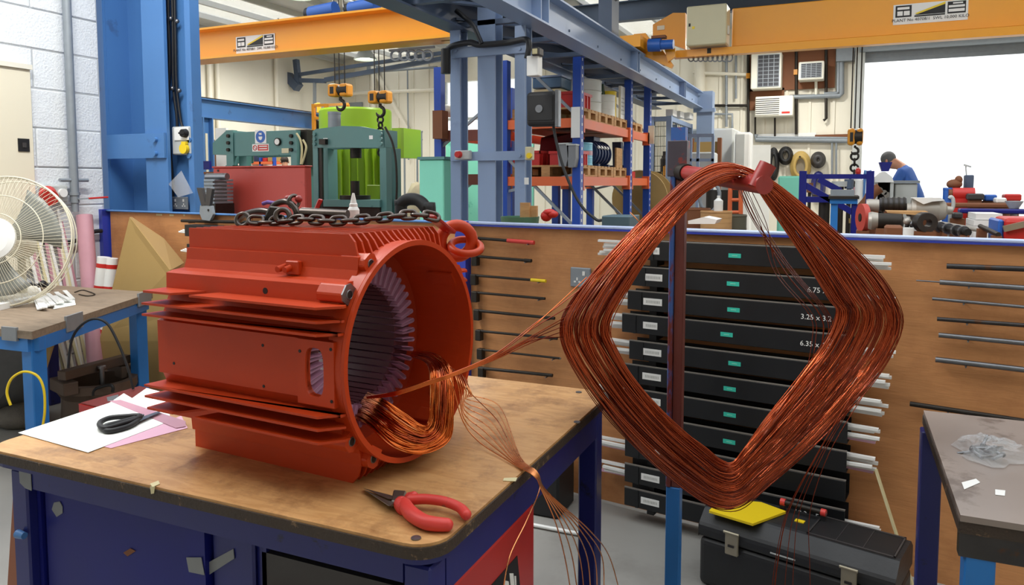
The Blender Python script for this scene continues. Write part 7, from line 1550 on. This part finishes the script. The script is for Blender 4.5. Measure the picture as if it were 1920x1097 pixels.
# ---- pipework and trusses of the left bay
for pts, r, m, l in ((((610, 178), (830, 168)), .05, m_clad, 'cream pipe running level behind the hook blocks'), (((700, 125), (700, 235)), .07, m_clad, 'wide cream downpipe behind the right hook block'), (((764, 130), (766, 300)), .02, m_gal, 'thin drop rod left of the blue rack post'), (((600, 142), (820, 126)), .03, m_gal, 'long thin conduit sloping along under the roof'), ): wpipe(pts, r, m, l, .15)
for px_s, l in ((395, 'cream downpipe on the side wall under the crane girder'), (410, 'second cream downpipe beside the first on the side wall'), (520, 'third cream downpipe on the side wall near the truss')):
    p = at(px_s, 180, x=-12.6); single('wall_conduit', MB().cyl((-12.62, p.y, .0), (-12.62, p.y, 4.6), .05, n=10), m_clad, l, 'pipe')
BR = thing('diagonal_brace', 'long pale diagonal brace rod across the back wall behind the green motor', 'brace', at(780, 270, y=16)); MB().bar(at(700, 128, y=YW - .06), at(782, 272, y=YW - .06), .09, .09).build('rod', m_clad, BR); MB().bar(at(690, 128, y=YW - .06), at(712, 128, y=YW - .06), .12, .12).build('cleat', m_gal, BR)
onwall('wall_vent', 650, 192, 678, 206, m_gal, 'grey louvred vent on the far wall behind the hooks', 'vent', .06)
TR = thing('roof_truss', 'dark truss of slanting members under the left roof', 'truss', at(545, 130, y=15))
for (x0, y0, x1, y1, w) in ((525, 125, 560, 165, .2), (490, 165, 530, 142, .08), (530, 150, 610, 152, .1), (555, 112, 560, 160, .12), (440, 122, 530, 128, .1), (610, 150, 830, 110, .1), (560, 140, 840, 98, .08), (490, 165, 490, 205, .07), (590, 150, 590, 210, .06), (520, 180, 545, 160, .05)): MB().bar(at(x0, y0, y=15), at(x1, y1, y=15), w, w).build('member', m_sdark if w > .07 else m_gal, TR)
SBm = runway('runway_beam', -9.9, 2.5, 2.82, 9.2, 13.2, 'blue side runway beam along the far left wall above the presses', m_sblue)
single('beam_column', MB().box((-10.0, 9.4, 0), (-9.8, 9.42, 2.5)).box((-9.91, 9.42, 0), (-9.89, 9.6, 2.5)).box((-10.0, 9.6, 0), (-9.8, 9.62, 2.5)), m_sblue, 'blue column under the far left runway beam', 'column')
GSl = thing('guard_rail', 'thin grey guard rail on a platform right of the green motor', 'rail', at(780, 300, y=13))
for x in (758, 782, 790): MB().cyl(V((at(x, 300, y=13).x, 13, 0)), at(x, 247, y=13), .02, n=8).build('post', m_gal, GSl)
MB().cyl(at(756, 247, y=13), at(792, 247, y=13), .02, n=8).cyl(at(756, 262, y=13), at(792, 262, y=13), .015, n=8).build('rail', m_gal, GSl)

a, b = at(1004, 985, z=.012), at(1082, 1000, z=.012)
single('white_rod', MB().cyl(a + (a - b) * .4, b + (b - a) * .2, .008, n=8), m_white, 'thin white rod lying on the floor beside the workbench leg', 'rod')

OS = thing('orange_shelving', 'orange shelving with cartons far behind, seen under the left press beam', 'shelving', at(500, 310, y=13.6))
for x in (462, 487, 512): a, b, c_, d = rect(x - 1.5, 270, x + 1.5, 320, 13.6); MB().box((a, 13.6, 0), (b, 13.68, d)).build('upright', m_rackblue, OS)
a, b, c_, d = rect(462, 303, 512, 308, 13.6); MB().box((a, 13.6, c_), (b, 14.1, d)).build('shelf', m_rackor, OS)
for k, (x0, x1, y0, m, l) in enumerate(((464, 472, 294, m_white, 'white carton at the left of the orange shelving'), (474, 484, 290, m_navym, 'navy box in the middle of the orange shelving'), (490, 498, 296, m_redtape, 'red carton right of the navy box on the orange shelving'), (500, 510, 293, m_card, 'tan carton at the right of the orange shelving'))):
    a, b, c2, d2 = rect(x0, y0, x1, 303, 13.62); single('carton', MB().box((a, 13.65, d), (b, 13.95, d2)), m, l, 'carton', bevel=.008)
